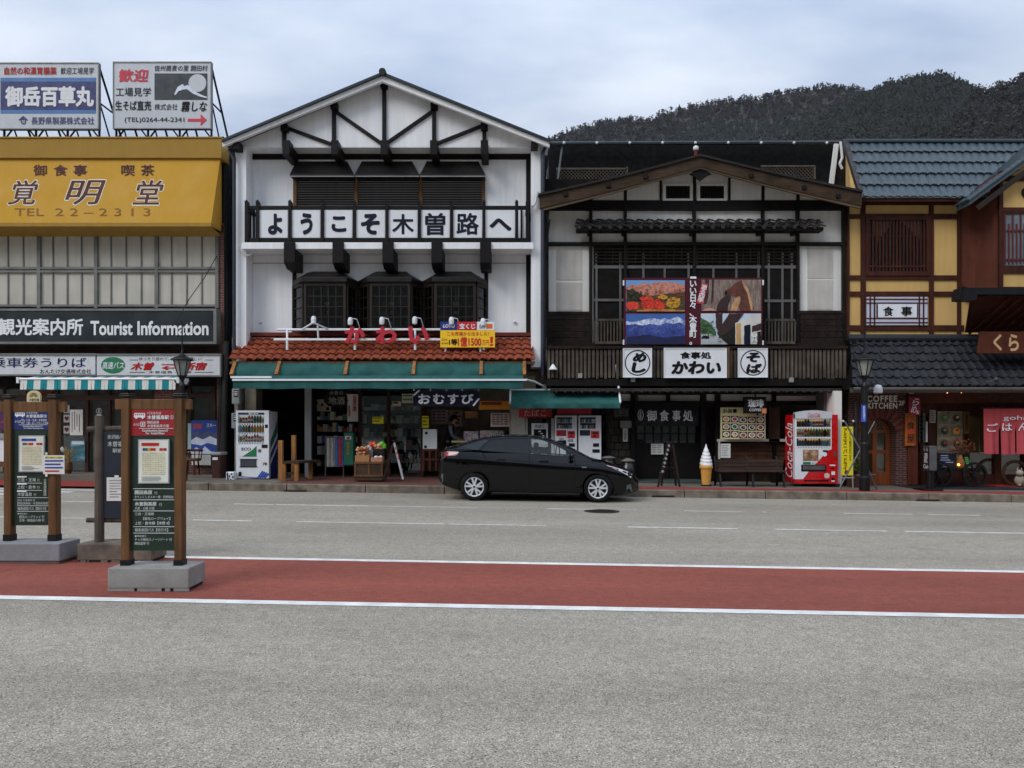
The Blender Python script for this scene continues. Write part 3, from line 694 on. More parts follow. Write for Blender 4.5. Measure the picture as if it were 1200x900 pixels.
# ---- electric meters on the wall gap
for px, py, lb in ((276,464.5,'upper grey electricity meter box on the wall gap left of the drinks machine'),(275.5,493,'lower grey meter box half behind the white drinks machine')):
    s = thing('electricity_meter', lb, 'meter', group='meter boxes in the wall gap')
    MB().r(px-4.5,py-9,px+4.5,py+9,21.9,.2).build('case', GREYM, s, bevel=.02); MB().r(px-2,py-7.5,px+3,py+.5,21.888,.02).build('window', INKB, s)
    q = MB()
    for k in range(3): q.r(px-1.4,py-6+k*2,px+2.4,py-5.2+k*2,21.884,.004)
    q.build('dial', INKW, s)
# ================================================================ roof billboards
def lattice(mb, x0, x1, zt, zb, Y):
    ys = [Y+1.6]
    n = 4
    for i in range(n):
        x = x0+(x1-x0)*i/(n-1); mb.tube((x,Y+.12,zt),(x,Y+.12,zb),.035,n=6); mb.tube((x,Y+.14,zt-.05),(x+.05,Y+1.7,zb),.035,n=6); mb.tube((x,Y+.14,(zt+zb)/2),(x,Y+.9,zb),.025,n=6)
        mb.tube((x,Y+.14,(zt+zb)/2),(x+.02,Y+.95,(zt+zb)/2),.025,n=6)
    for f in (.0,.5,.8): mb.tube((x0,Y+.13,zt+(zb-zt)*f),(x1,Y+.13,zt+(zb-zt)*f),.03,n=6)
    mb.tube((x0-.1,Y+1.6,zb+.25),(x1+.35,Y+1.6,zb+.25),.025,n=6)
    for i in range(n-1):
        a = x0+(x1-x0)*i/(n-1); b = x0+(x1-x0)*(i+1)/(n-1); mb.tube((a,Y+.15,zb),((a+b)/2,Y+.15,zb+.62),.025,n=6); mb.tube((b,Y+.15,zb),((a+b)/2,Y+.15,zb+.62),.025,n=6)
IRON = mat('blue_black_iron_frame', (44,42,58), .6, .2, var=.2)
YB = 23.0; zb = Z(161,YB)
BBF = mat('billboard_face', (196,200,206), .5, var=.04, streak=.06)
b1 = thing('medicine_billboard', 'roof billboard with a wide blue band, white brush characters and red heading', 'billboard')
MB().r(-2,74,115,150.5,YB,.1).build('panel', BBF, b1)
m = MB().r(.5,95.5,112.5,129,YB-.006,.005); m.build('band', mat('navy_band', (26,44,110), .5, var=.06), b1)
m = MB().r(.5,91,112.5,95.5,YB-.006,.005); m.r(.5,129,112.5,133,YB-.006,.005); m.build('stripe', mat('mid_blue_stripe', (64,122,178), .5), b1)
text('自然の和漢胃腸薬', (5,78.5,66,87.5), YB-.012, INKR, b1, .018); text('歓迎工場見学', (71,79,110,87), YB-.012, INKD, b1, .006, .1)
text('御岳百草丸', (6,101,110,125), YB-.014, INKW, b1, .045)
text('長野県製薬株式会社', (36.5,137,110.5,146), YB-.012, mat('blue_lettering', (38,52,116), .5), b1, .014)
m = MB()
k = YB/F
for w, r0 in ((5,6.2),(3,3.6)):
    m.bar((X(27.5,YB)-w*k, YB-.01, Z(141,YB)),(X(27.5,YB), YB-.01, Z(136.5 if w == 5 else 138.4,YB)), .03, .005); m.bar((X(27.5,YB), YB-.01, Z(136.5 if w == 5 else 138.4,YB)),(X(27.5,YB)+w*k, YB-.01, Z(141,YB)), .03, .005)
m.disc(X(27.5,YB), Z(142.8,YB), YB-.012, 3*k, d=.004); m.build('emblem', MATS['blue_lettering'], b1)
m = MB(); [m.r(25.5,141+i*1.3,29.5,141.6+i*1.3,YB-.016,.003) for i in range(3)]; m.build('emblem_bars', BBF, b1)
m = MB(); lattice(m, X(2,YB), X(114,YB), Z(76,YB), zb, YB); m.build('support_frame', IRON, b1)
m = MB(); [m.r(*q,YB-.02,.13) for q in ((-2,73,115.5,74.2),(-2,150,115.5,151.4),(114.6,74.2,115.6,150))]; m.build('edge_trim', ALU, b1)
b2 = thing('factory_tour_billboard', 'grey white roof billboard with a dark moon and wave picture and a pink arrow', 'billboard')
MB().r(132.5,73,247,150,YB,.1).build('panel', BBF, b2)
RSE = mat('faded_pink_print', (206,84,98), .6)
text('歓迎', (139,81,174,96), YB-.01, RSE, b2, .03, .1); text('信州蕎麦の里 開田村', (181,76.5,243.5,83.5), YB-.01, INKD, b2, .008, .1)
GRNL = mat('dark_slate_lettering', (44,56,62), .6)
text('工場見学', (135.5,102.5,177,113), YB-.01, GRNL, b2, .012); text('生そば直売', (135,118,177,129.5), YB-.01, GRNL, b2, .016)
text('株式会社', (181,121.5,208,129), YB-.01, INKD, b2, .005, .1); text('霧しな', (212,119,243,131), YB-.01, INKB, b2, .02, .15)
text('(TEL)0264-44-2341', (146,137.5,216,144.5), YB-.01, GRNL, b2, .008)
MB().pp([(220,139),(235,139),(235,133.5),(242.5,140.5),(235,147.5),(235,142.5),(220,142.5)][::-1], YB-.008, .006).build('arrow', RSE, b2)
MB().r(181,86,243,117,YB-.006,.005).build('picture_ground', mat('dark_teal_print', (34,48,58), .5), b2)
MB().disc(X(231.5,YB), Z(97.5,YB), YB-.012, 10.4*k, d=.005, n=32).build('moon_disc', BBF, b2)
MB().pp([(204,111),(208,102),(214,98.5),(216,101),(220,99.5),(224,103),(230,108),(238,112),(242.5,113.5),(242.5,115),(234,113),(226,109.5),(219,104.5),(214,105),(209,107),(206,111)][::-1], YB-.016, .004).build('wave_print', SNOW, b2)
m = MB(); lattice(m, X(134,YB), X(246,YB), Z(75,YB), zb, YB); m.build('support_frame', IRON, b2)
m = MB(); [m.r(*q,YB-.02,.13) for q in ((132,72,247.6,73.2),(132,149.8,247.6,151),(246.6,73.2,247.6,149.8),(132,73.2,133,149.8))]; m.build('edge_trim', ALU, b2)
# ================================================================ gabled souvenir shop (white, half timbered)
YK, YF = 22.3, 21.76
K = t = thing('gabled_shop_building', 'white three storey shop with black timber framing, tall gable and red tile skirt roof', 'building')
m = MB()
x0, x1 = X(279,YK), X(632,YK); ztop = Z(186,YK)
zfl = Z(392,YK)
m.box(x0, x1, YK, 34, zfl-.15, Z(160,YK)); m.build('upper_wall', PLAST, t)
m = MB(); m.pp([(276,172),(632,172),(632,166),(450,94),(276,166)], YF, .25); m.build('gable_wall', PLAST, t)
m = MB(); m.box(X(276,YF), X(632,YF), YF, YK, Z(172,YF)-.02, Z(172,YF)+.003); m.build('gable_soffit', PLAST, t)
MB().r(275.5,171,288.5,440,YF-.03,YK-YF+.1).build('corner_pier', PLAST, t); MB().r(622.5,171,633.5,430,YF-.03,YK-YF+.1).build('corner_pier', PLAST, t)
# roof
ROOFK = mat('dark_blue_metal_roof', (52,60,68), .45, .4, var=.15)
yr = 21.35
def chev(m, pts_top, pts_bot, Y, d, mi=0):
    o = [(X(a,Y),Z(b,Y)) for a, b in pts_bot]+[(X(a,Y),Z(b,Y)) for a, b in pts_top[::-1]]
    m.prism(o, Y, Y+d, mi)
m = MB(); chev(m, [(260.5,166),(448,87.5),(644,166.5)], [(260.5,172),(448,95.5),(644,172.5)], yr, .12); m.build('bargeboard', PLAST, t, bevel=.01)
m = MB(); chev(m, [(259.5,163),(448,84),(645.5,163.5)], [(259.5,165.8),(448,87.3),(645.5,166.3)], yr-.08, 13); m.build('roof', ROOFK, t)
m = MB(); chev(m, [(262,165.9),(448,87.6),(643,166.4)], [(262,168.5),(448,90.2),(643,169)], yr+.12, .9); m.build('eave_soffit', PLAST, t)
rc = MB(); rc.tube(P(448,83.5,yr-.12), (X(448,yr), 34, Z(83.5,yr)), .1, n=10); rc.build('ridge_cap', BLK, t)
# gable truss
Yt = 21.68
m = MB()
for px, a, b in ((332.5,149,172),(391,121,172),(450,97,172),(508.5,121,172),(567.5,146,172)): m.r(px-2.3,a,px+2.3,b,Yt,.12)
for a, b in (((333,149),(388,169)),((392,130),(448,169)),((452,169),(508,130)),((511,169),(567,147))): m.bar(P(*a,Yt+.06), P(*b,Yt+.06), .092, .1)
m.build('gable_truss', TIMBP, t, bevel=.008)
for px, y in ((332.5,148),(391,122),(508.5,122),(567.5,146),(449.5,97)): MB().r(px-4,y-3,px+4,y+5,Yt-.12,.3).build('post_cap', TIMBP, t, bevel=.008)
for px in (335,392,450,508,567.5):
    m = MB(); Yn = 21.4; w = .1
    xa = X(px,Yn); m.box(xa-w, xa+w, Yn, YK, Z(181,Yn), Z(164,Yn)); m.build('beam_end', TIMBP, t, bevel=.01)
for px, pyy in ((276,170),(626,168)): MB().r(px-3.5,pyy-4,px+4.5,pyy+4.5,21.42,.5).build('purlin_end', TIMBP, t, bevel=.01)
# facade timbers
m = MB(); Yb = YK-.04
for q in ((289,180,622,186.5),(289,180,295,392),(616.5,180,622,392),(289,292.5,620,298),(342.5,298,347,392),(567.5,298,572,392)): m.r(*q, Yb-(.004 if q[3]-q[1] < 50 else 0), .06)
m.build('facade_timber', TIMB, t, bevel=.006)
m = MB().r(295,308,342,308.8,YK-.012,.02); m.r(347,308,567,308.8,YK-.012,.02); m.r(572,308,616,308.8,YK-.012,.02); m.build('plaster_joint', GREYM, t)
# top floor window with three metal hoods
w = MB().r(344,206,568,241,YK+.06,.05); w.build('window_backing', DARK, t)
m = MB()
for i in range(17): m.r(344,207+i*2,568,208.3+i*2,YK-.02-.0,.03)
m.build('shutter_slats', mat('dark_shutter', (24,18,16), .75, spec=.1), t)
[MB().r(p-2,204,p+2,241,YK-.07,.12).build('window_post', WOOD, t) for p in (345.5,417,493,566.5)]
HOOD = mat('dark_metal_hood', (44,40,40), .4, .4, var=.15, streak=.1)
for a, b in ((339.5,414.8),(416,491),(492.2,568.5)):
    h = MB(); y0, y1 = YK, 21.85; z0, z1 = Z(189,y0), Z(204,y1)
    xs = (X(a+8,y0), X(b-8,y0), X(b,y1), X(a,y1))
    h.add([(xs[0],y0,z0),(xs[1],y0,z0),(xs[2],y1,z1),(xs[3],y1,z1),(xs[2],y1,z1-.05),(xs[3],y1,z1-.05),(xs[3],y0,z1-.05),(xs[2],y0,z1-.05)],
          [(0,3,2,1),(3,5,4,2),(0,6,5,3),(1,2,4,7),(4,5,6,7)])
    ho = h.build('window_hood', HOOD, t); MB().box(xs[3], xs[2], y1-.012, y1+.02, z1-.075, z1-.051).build('drip_edge', GREYM, ho)
# balcony
Yr = 21.55
m = MB().r(283,284,625,291.5,Yr-.03,YK-Yr); m.build('balcony_floor', PLAST, t)
m = MB(); m.r(286.5,241,621,245,Yr,.1); m.r(286.5,278.8,621,283.6,Yr,.1); 
for y in (241,279): m.box(X(288,Yr)-.05, X(288,Yr)+.05, Yr+.1, YK, Z(y+4,Yr), Z(y,Yr)); m.box(X(618,Yr)-.05, X(618,Yr)+.05, Yr+.1, YK, Z(y+4,Yr), Z(y,Yr))
m.build('balcony_rail', TIMBP, t, bevel=.008)
def picket(px, top=233):
    o = MB(); o.r(px-1.9, top+3, px+1.9, 284, Yr-.03, .16); xa, xb = X(px-1.9,Yr), X(px+1.9,Yr); xm = (xa+xb)/2; zt = Z(top+3,Yr-.03)
    o.add([(xa,Yr-.03,zt),(xb,Yr-.03,zt),(xb,Yr+.13,zt),(xa,Yr+.13,zt),(xm,Yr+.05,Z(top,Yr))], [(0,1,4),(1,2,4),(2,3,4),(3,0,4)]); return o
PNL = [(304,337),(342,375),(380,412.5),(417.5,451),(455.5,489),(493.5,526.5),(531.5,564.5),(569.5,603)]
for px in (288.5,301.5,339.5,377.5,415,453.3,491.3,529,567,605.5,618): picket(px).build('baluster_post', TIMBP, t)
m = MB(); [m.r(p-1,245,p+1,279,Yr+.3+.2*i,.03) for i, p in enumerate((293,297.5,611,614.5))]; m.build('side_baluster', TIMBP, t)
for px in (339,396,454.5,512,569):
    Yn = 21.45; xa = X(px,Yn); w = .155; za, zb_ = Z(283.5,Yn), Z(313,Yn)
    MB().add([(xa-w,Yn,za),(xa+w,Yn,za),(xa+w,YK,za),(xa-w,YK,za),(xa-w,Yn,zb_+.12),(xa+w,Yn,zb_+.12),(xa+w,Yn+.3,zb_),(xa-w,Yn+.3,zb_),(xa+w,YK,zb_),(xa-w,YK,zb_)],
             [(3,2,1,0),(0,1,5,4),(4,5,6,7),(7,6,8,9),(1,2,8,6,5),(0,4,7,9,3)]).build('balcony_bracket', TIMBP, t, bevel=.01)
# bay windows
for a, b in ((343,419),(420,494.5),(495.5,571)):
    yf, yb_ = 21.8, YK; fa, fb = a+13.5, b-13.5
    zt, zb_ = Z(331,yf), Z(388,yf)
    pl = [(X(a+1,yb_),yb_),(X(fa,yf),yf),(X(fb,yf),yf),(X(b-1,yb_),yb_)]
    bay = None
    f = MB()
    for (p, q), nd in zip(zip(pl, pl[1:]), (2,5,2)):
        p3, q3 = Vector((*p,0)), Vector((*q,0)); d = q3-p3
        def pt(u, z, off=0):
            r = p3+d*u; n = Vector((d.y,-d.x,0)).normalized(); r = r+n*off; return (r.x, r.y, z)
        e = .07/d.length
        for u0, u1, za, zc in ((0,e,zb_,zt),(1-e,1,zb_,zt),(e,1-e,zt-.1,zt),(e,1-e,zb_,zb_+.1)):
            f.add([pt(u0,za,.05),pt(u1,za,.05),pt(u1,zc,.05),pt(u0,zc,.05),pt(u0,za),pt(u1,za),pt(u1,zc),pt(u0,zc)], [(0,1,2,3),(0,4,5,1),(1,5,6,2),(2,6,7,3),(3,7,4,0)])
        for i in range(1, nd):
            u = e+(1-2*e)*i/nd; h = .012/d.length; f.add([pt(u-h,zb_+.1,.03),pt(u+h,zb_+.1,.03),pt(u+h,zt-.1,.03),pt(u-h,zt-.1,.03)], [(0,1,2,3)])
        for i in range(1, 4):
            z = zb_+.1+(zt-zb_-.2)*i/4; f.add([pt(e,z-.012,.032),pt(1-e,z-.012,.032),pt(1-e,z+.012,.032),pt(e,z+.012,.032)], [(0,1,2,3)])
    bay = f.build('bay_window', DARKW, t)
    g = MB()
    for p, q in zip(pl, pl[1:]): g.q([(p[0],p[1]+.006,zb_),(q[0],q[1]+.006,zb_),(q[0],q[1]+.006,zt),(p[0],p[1]+.006,zt)])
    g.build('glazing', GLASSD, bay)
    MB().box(pl[0][0]+.1, pl[3][0]-.1, YK-.012, YK-.004, zb_, zt).build('dark_room_sheet', DARK, bay)  # dark sheet in place of the unlit room
    c = MB()          # lamp hanging inside
    xm = (pl[1][0]+pl[2][0])/2; c.tube((xm,22.1,zt),(xm,22.1,zt-.5),.012,n=5); c.lathe([(.02,.0),(.09,-.06),(.1,-.14),(.05,-.2)], (xm,22.1,zt-.45), 8); c.lathe([(.04,0),(.06,-.07),(.02,-.12)], (xm,22.1,zt-.75), 8); c.build('pendant_lamp', ALU, bay)
    h = MB(); zt2, zt1, zt0 = Z(319,YK)-.02, zt+.13, zt
    o = [(X(a-.5,YK),YK),(X(fa-2,yf),yf-.12),(X(fb+2,yf),yf-.12),(X(b+.5,YK),YK)]; i_ = [(X(fa+3,YK),YK),(X(fa+6,yf),yf+.3),(X(fb-6,yf),yf+.3),(X(fb-3,YK),YK)]
    h.add([(*p,zt0) for p in o]+[(*p,zt1) for p in o]+[(*p,zt2) for p in i_], [(0,1,5,4),(1,2,6,5),(2,3,7,6),(4,5,9,8),(5,6,10,9),(6,7,11,10),(8,9,10,11),(3,2,1,0)])
    h.build('bay_roof', HOOD, t, bevel=.008)
MB().r(347,331,567,392,YK-.003,.002).build('dark_window_sheet', DARK, t)  # dark sheet on the plaster stands in for shade behind the bays
# downpipes and wiring
mp_ = mat('blue_black_downpipe', (48,54,72), .5); MB().path([P(268,176,21.7), P(274.5,186,21.6), P(274.5,440,21.6)], .05, 8).build('downpipe', mp_, t); MB().path([P(640,170,21.7), P(636,180,21.62), P(635.8,440,21.62)], .05, 8).build('downpipe', mp_, t)
WHP = mat('white_cable', (200,202,206), .5)
MB().path([P(281,290,21.7), P(285,297,21.68), P(290,300,21.66), P(297,296,21.7)], .03, 6).build('service_cable', WHP, t); MB().path([P(630,225,21.65),P(627,238,21.62),P(624,242,21.6)], .04, 6).build('service_cable', WHP, t)
for px, py in ((305,377),(603,377)): MB().blob(P(px,py,YK-.05), .05, 1, .02).build('small_lamp', WHM, t)
# red tile skirt roof
TERRA = mat('terracotta_roof_tile', (146,80,58), .75, var=.28, scale=5, fine=.12)
ya_, yb_ = 22.26, 21.25
tl = tiles(X(283,ya_), X(622,ya_), ya_, Z(393,ya_), X(268,yb_), X(627,yb_), yb_, Z(421.5,yb_), 34, 5, .055, .05, 8, 's')
tl.build('tile_skirt_roof', TERRA, t)
m = MB(); m.r(283,389.5,622,393.5,22.05,.25); m.build('roof_flashing', mat('dark_red_flashing', (110,52,44), .6, var=.15), t)
m = MB(); m.box(X(270,yb_), X(626,yb_), yb_+.06, YK, Z(426,yb_), Z(424,yb_)); m.r(269,423.5,627,426.5,yb_+.05,.08); m.build('eave_board', WOOD, t)
# ground floor shell
zs = lambda x: gz(x)+SW
xa, xb = X(287,YK), X(628,YK)
m = MB(); m.box(xa-.3, xb+.3, 26, 26.1, 0, zfl); m.box(xa-.3, xa-.2, YK, 26, 0, zfl); m.box(xb+.2, xb+.3, YK, 26, 0, zfl); m.build('shop_back_wall', mat('shop_wall', (196,188,176), .9, var=.2), t)
MB().box(xa-.3, xb+.3, YK-.2, 26, zfl-.8, zfl-.1).build('shop_ceiling', mat('dusty_ceiling', (150,146,138), .9), t)
for a, b, mm, nm in ((357,364.5,GREYM,'shop_post'),(453.5,457,REDB,'door_post'),(493,496,REDB,'door_post'),(420,423,REDB,'door_post')):
    MB().r(a,452,b,562,YK+.05 if mm is GREYM else YK+.7,.12).build(nm, mm, t)
CRW = mat('cream_panel_wall', (170,164,148), .8, var=.1, streak=.12)
MB().r(597,440,627,566,YK+.05,.3).build('panel_wall', CRW, t)
MB().r(287,440,300,566,YK+.3,.15).build('side_panel', CRW, t)
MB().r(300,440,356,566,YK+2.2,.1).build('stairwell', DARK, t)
MB().box(X(356,YK),X(358,YK),YK+.1,YK+3,0,3).build('partition', DARK, t)
# ---- welcome panels
CH8 = 'ようこそ木曽路へ'
NM = ['showing the curled kana よ','showing the kana う','showing the kana こ','showing the zigzag kana そ','showing the character 木','showing the character 曽','showing the character 路','showing the kana へ']
for (a, b), ch, n in zip(PNL, CH8, NM):
    s = thing('welcome_panel', 'square white balcony panel '+n, 'sign', group='white welcome panels along the balcony')
    MB().r(a,246.3,b,278.5,Yr+.02,.03).build('board', SGN if False else mat('white_sign_board', (222,224,228), .5, var=.04, streak=.04), s)
    k = dict(zip(CH8, ((.3,.12,.82,.9),(.3,.1,.74,.9),(.26,.22,.8,.8),(.16,.12,.82,.9),(.12,.14,.88,.88),(.14,.1,.86,.92),(.1,.1,.9,.9),(.12,.3,.9,.76))))[ch]
    w = b-a; text(ch, (a+w*k[0], 246.3+32*k[1], a+w*k[2], 246.3+32*k[3]), Yr+.012, INKD, s, .05 if ch not in '木曽路' else .022)
# ---- red letter sign with spotlights
s = thing('shop_letter_sign', 'red cut out letters on a white pipe frame with small lamps above the terracotta roof', 'sign')
Yl = 21.5
m = MB()
m.tube(P(325,386.3,Yl+.25), P(578,386.3,Yl+.25), .035); m.tube(P(321,398,Yl), P(516,398,Yl), .035)
for px in (336.5,416,486.5,567): m.tube(P(px,410,Yl), P(px,397,Yl), .035); m.tube(P(px,398,Yl), P(px,386.5,Yl+.25), .03)
for px in (372,): m.tube(P(355,385.5,Yl+.2), P(367,378,Yl-.2), .025); m.tube(P(384,385.5,Yl+.2), P(367,378,Yl-.2), .025); m.tube(P(372,379,Yl-.1), P(373,396,Yl), .025)
m.build('pipe_frame', WHM, s)
for px, py in ((367.5,375.5),(410.5,377),(447.5,376.5),(486,376),(529,376.5),(566,378)):
    c = P(px,py,Yl-.1); q = MB().lathe([(.03,-.1),(.065,-.08),(.075,.03),(.055,.1),(.03,.12)], c, 10); q.build('spotlight', WHM, s)
    if px not in (367.5,): q = MB(); q.path([(c[0]+.02,c[1],c[2]+.1),(c[0]+.16,c[1]+.1,c[2]+.08),(c[0]+.2,c[1]+.25,c[2]-.1),(c[0]+.2,Yl+.25,Z(387,Yl+.25))], .014, 5); q.build('lamp_arm', WHM, s)
CRIM = mat('crimson_letters', (186,34,54), .5, var=.08)
for ch, bx in (('か',(404,382,428,402.5)),('わ',(440,382.5,465,403)),('い',(478.5,382.5,502.5,402.5))): text(ch, bx, Yl-.06, CRIM, s, .05, 0, ext=.06, name='letter')
# ---- lottery sign
s = thing('lottery_sign', 'yellow lottery notice with blue, red and white headings standing on the terracotta roof', 'sign')
Yq = 21.42; LY = mat('lottery_yellow', (240,196,28), .5, var=.05); LR = mat('lottery_red', (196,34,40), .5); LB = mat('lottery_blue', (34,46,132), .5)
MB().r(516,387,580,407,Yq,.06).build('yellow_panel', LY, s); MB().r(516,377,535.7,386.8,Yq,.06).build('blue_panel', LB, s); MB().r(535.9,377,558.8,386.8,Yq,.06).build('red_panel', LR, s); MB().r(559,377,579,386.8,Yq,.06).build('white_panel', INKW, s)
text('宝くじ', (538.5,379,557,385.5), Yq-.006, INKW, s, .03); text('LOTO', (519,380,533,384), Yq-.006, INKW, s, .03, .2); text('ロト', (562,380,569,385), Yq-.006, INKB, s, .02); MB().r(570,379.5,577,385,Yq-.006,.004).build('logo_patch', mat('orange_patch', (226,112,40), .5), s)
text('この売場から出ました！', (524,388.8,573,393.5), Yq-.006, LR, s, .012); text('1等', (526,397,536,404.5), Yq-.006, INKB, s, .03); text('1億1500', (536.5,394.5,564,406), Yq-.006, LR, s, .03); text('万円', (565,398.5,573,404.5), Yq-.006, LR, s, .005); text('！', (574,394.5,578,405.5), Yq-.006, LR, s, .03)
text('ロト6', (518,396.5,524,399.5), Yq-.006, INKB, s, .01); text('第1000回', (517.5,401,525,403.5), Yq-.006, INKB, s, 0)
m = MB(); [m.tube(P(p,406,Yq+.08), P(p,412,Yq+.1), .03) for p in (522,563)]; m.build('support_leg', WHM, s)
# ---- teal awnings
s = thing('shop_awning', 'long teal canvas awning under the terracotta tile roof', 'awning')
m = MB(); y0, y1, y2, y3 = 21.3, 21.1, 20.95, 20.75
segs = [(274,324),(326.5,404),(406.5,483.5),(486,562.5),(565,613)]
for a, b in segs:
    n = 14; r = []
    for j in range(5):
        v = j/4; row = []
        for i in range(n+1):
            u = i/n; sag = .06*math.sin(math.pi*u)**.5*v; pxx = a+(b-a)*u
            yy = y0+(y1-y0)*v-.05*math.sin(math.pi*v); row.append((X(pxx,yy), yy+.02*math.sin(u*9+j), Z(425,y0)+(Z(440,y1)-Z(425,y0))*v-sag*.6+.012*noise.noise(Vector((u*8,j*2,a)))))
        r += row
    m.add(r, [(j*(n+1)+i, (j+1)*(n+1)+i, (j+1)*(n+1)+i+1, j*(n+1)+i+1) for j in range(4) for i in range(n)])
m.build('rolled_canvas', TEAL, s, smooth=True)
m = MB(); n = 60; r = []
for j, (py, yy) in enumerate(((440,y2),(443.5,y3),(446,y3-.01),(455.5,y3))):
    for i in range(n+1):
        u = i/n; o = .025*math.sin(u*45)+.015*math.sin(u*97) if j == 3 else 0; r.append((X(273+(613-273)*u, yy), yy+o, Z(py,yy)+(.01*math.sin(u*31) if j == 3 else 0)))
m.add(r, [(j*(n+1)+i, (j+1)*(n+1)+i, (j+1)*(n+1)+i+1, j*(n+1)+i+1) for j in range(3) for i in range(n)]); m.build('valance', TEAL, s, smooth=True)
m = MB(); m.r(272,444,617,446.2,y3-.05,.06); m.r(270,440.8,318,443,y3-.0,.06); m.build('front_bar', WHM, s)
for px in (273,325.3,405.4,484.8,563.8,614.5): m = MB(); xx = X(px,21.1); m.bar((xx,21.3,Z(423.5,21.1)),(xx,20.98,Z(440,21.1)),.09,.09); m.build('bracket', PALEW, s)
m = MB(); m.path([P(617,445,y3), P(626,447,21.2), P(636,452,21.6), P(645,460,21.9)], .03, 6); m.build('crank_arm', WHM, s)
s = thing('corner_awning', 'short teal awning over the tobacco machines between the two shops', 'awning')
m = MB(); n = 40; r = []; ys = ((457.5,21.75),(465,21.45),(471.5,21.2),(473,21.18),(478.5,21.2))
for j, (py, yy) in enumerate(ys):
    for i in range(n+1):
        u = i/n; o = .03*math.sin(u*30)+.02*math.sin(u*61) if j == 4 else 0; r.append((X(598+(726.5-598)*u,yy), yy+o, Z(py,yy)-(.03*math.sin(math.pi*u*4)**2 if j == 1 else 0)))
m.add(r, [(j*(n+1)+i, (j+1)*(n+1)+i, (j+1)*(n+1)+i+1, j*(n+1)+i+1) for j in range(4) for i in range(n)]); m.build('canvas', TEAL, s, smooth=True)
m = MB(); m.tube(P(598,457,21.75), P(598,473,21.2), .03); m.tube(P(722,428,21.9), P(727,472,21.2), .03); m.tube(P(727,472,21.2), P(724,472,21.6), .025); m.tube(P(598,457,21.78), P(726,457,21.78), .035); m.build('frame', WHM, s)
# ---- omusubi banner
s = thing('rice_ball_banner', 'navy cloth banner lettered in white hiragana hung under the long teal awning', 'banner')
NAVY = mat('navy_cloth', (44,40,66), .85, var=.12, scale=4, streak=.15)
Yo = 21.2; n = 30; r = []
for j, py in enumerate((456.5,466,476)):
    for i in range(n+1): u = i/n; r.append((X(484+78*u,Yo), Yo+.012*math.sin(u*17+j)*j+.008*math.sin(u*40)*j*.4, Z(py+(1-abs(math.sin(u*12.5))) *(1.6 if j == 0 else 0),Yo)))
MB().add(r, [(j*(n+1)+i, (j+1)*(n+1)+i, (j+1)*(n+1)+i+1, j*(n+1)+i+1) for j in range(2) for i in range(n)]).build('cloth', NAVY, s, smooth=True)
for ch, a, b in (('お',490,504.5),('む',507.5,521),('す',524.5,537.5),('び',540.5,555)): text(ch, (a,461.5,b,473.5), Yo-.045, INKW, s, .035)
m = MB(); m.bar(P(484.5,463.5,Yo-.05), P(491.5,457.3,Yo-.05), .045, .006); m.bar(P(554.5,475.5,Yo-.05), P(561.5,467,Yo-.05), .045, .006); m.build('slash_mark', INKW, s)
m = MB(); [m.r(p-.5,455.6,p+.5,458,Yo-.04,.02) for p in (485,504.5,523.5,541.5,561)]; m.build('hanging_loop', INKW, s)
# ================================================================ goods in front of and inside the souvenir shop
def vend(name, label, px0, px1, pt, pb, Y, depth, body, group=None):
    return thing(name, label, 'vending machine', group=group)
CANC = [(200,40,40),(60,120,60),(230,230,230),(60,80,170),(220,160,40),(90,60,40),(120,180,80),(30,30,34),(230,120,40),(150,190,220)]
CANM = [mat('can_%s' % n, c, .35, .2) for n, c in zip(('red','green','white','blue','gold','brown','lime','black','orange','pale_blue'), CANC)]
CANP = []
def can_mesh(i, tall):
    k = (i, tall)
    for kk, o in CANP:
        if kk == k: return o
    h = .2 if tall else .15
    m = MB().lathe([(.028,0),(.036,.012),(.036,h*.72),(.02 if tall else .03,h*.94),(.018 if tall else .028,h)], (0,0,0), 10, 0)
    m.lathe([(.0365,h*.25),(.0365,h*.55)], (0,0,0), 10, 1)
    me = bpy.data.meshes.new('sample_drink'); me.from_pydata(m.v, [], m.f); me.materials.append(CANM[i]); me.materials.append(CANM[(i*3+2) % 10]); me.polygons.foreach_set('material_index', m.m)
    CANP.append((k, me)); return me
rv = random.Random(4)
def drinks(par, x0, x1, zrows, Y, pitch=.075, seq=None):
    for j, z in enumerate(zrows):
        n = int((x1-x0)/pitch)
        run = rv.randrange(10)
        for i in range(n):
            if rv.random() < .45: run = rv.randrange(10)
            o = bpy.data.objects.new('sample_drink', can_mesh(run, j == len(zrows)-2 or rv.random() < .3)); link(o, par); o.location = (x0+pitch/2+i*(x1-x0)/n, Y+.08, z)
VY = 21.3
v = thing('drinks_machine', 'white drinks vending machine with a blue and green striped side, left of the shop doorway', 'vending machine')
xa, xb = X(276.5,VY), X(315,VY); zt, zb_ = Z(481,VY), Z(560.5,VY)
WM = mat('white_machine_enamel', (222,224,228), .3, var=.03, coat=.3)
gx0, gx1, gz0, gz1 = X(279,VY), X(309.5,VY), Z(519,VY), Z(486.5,VY)
m = MB(); m.box(xa, xb, VY+.14, VY+.8, zb_, zt-.02)
m.prism([(xa,zb_),(xb,zb_),(xb,zt),(xa,zt)], VY, VY+.14, 0, [[(gx0,gz0),(gx1,gz0),(gx1,gz1),(gx0,gz1)]]); m.build('cabinet', WM, v)
MB().box(gx0, gx1, VY+.135, VY+.14, gz0, gz1).build('display_back', mat('lit_display_back', (226,230,226), .6, emit=.35), v)
MB().box(gx0, gx1, VY+.01, VY+.014, gz0, gz1).build('display_glass', CLEAR, v)
rows = [Z(p,VY) for p in (495.5,506.5,517.5)]
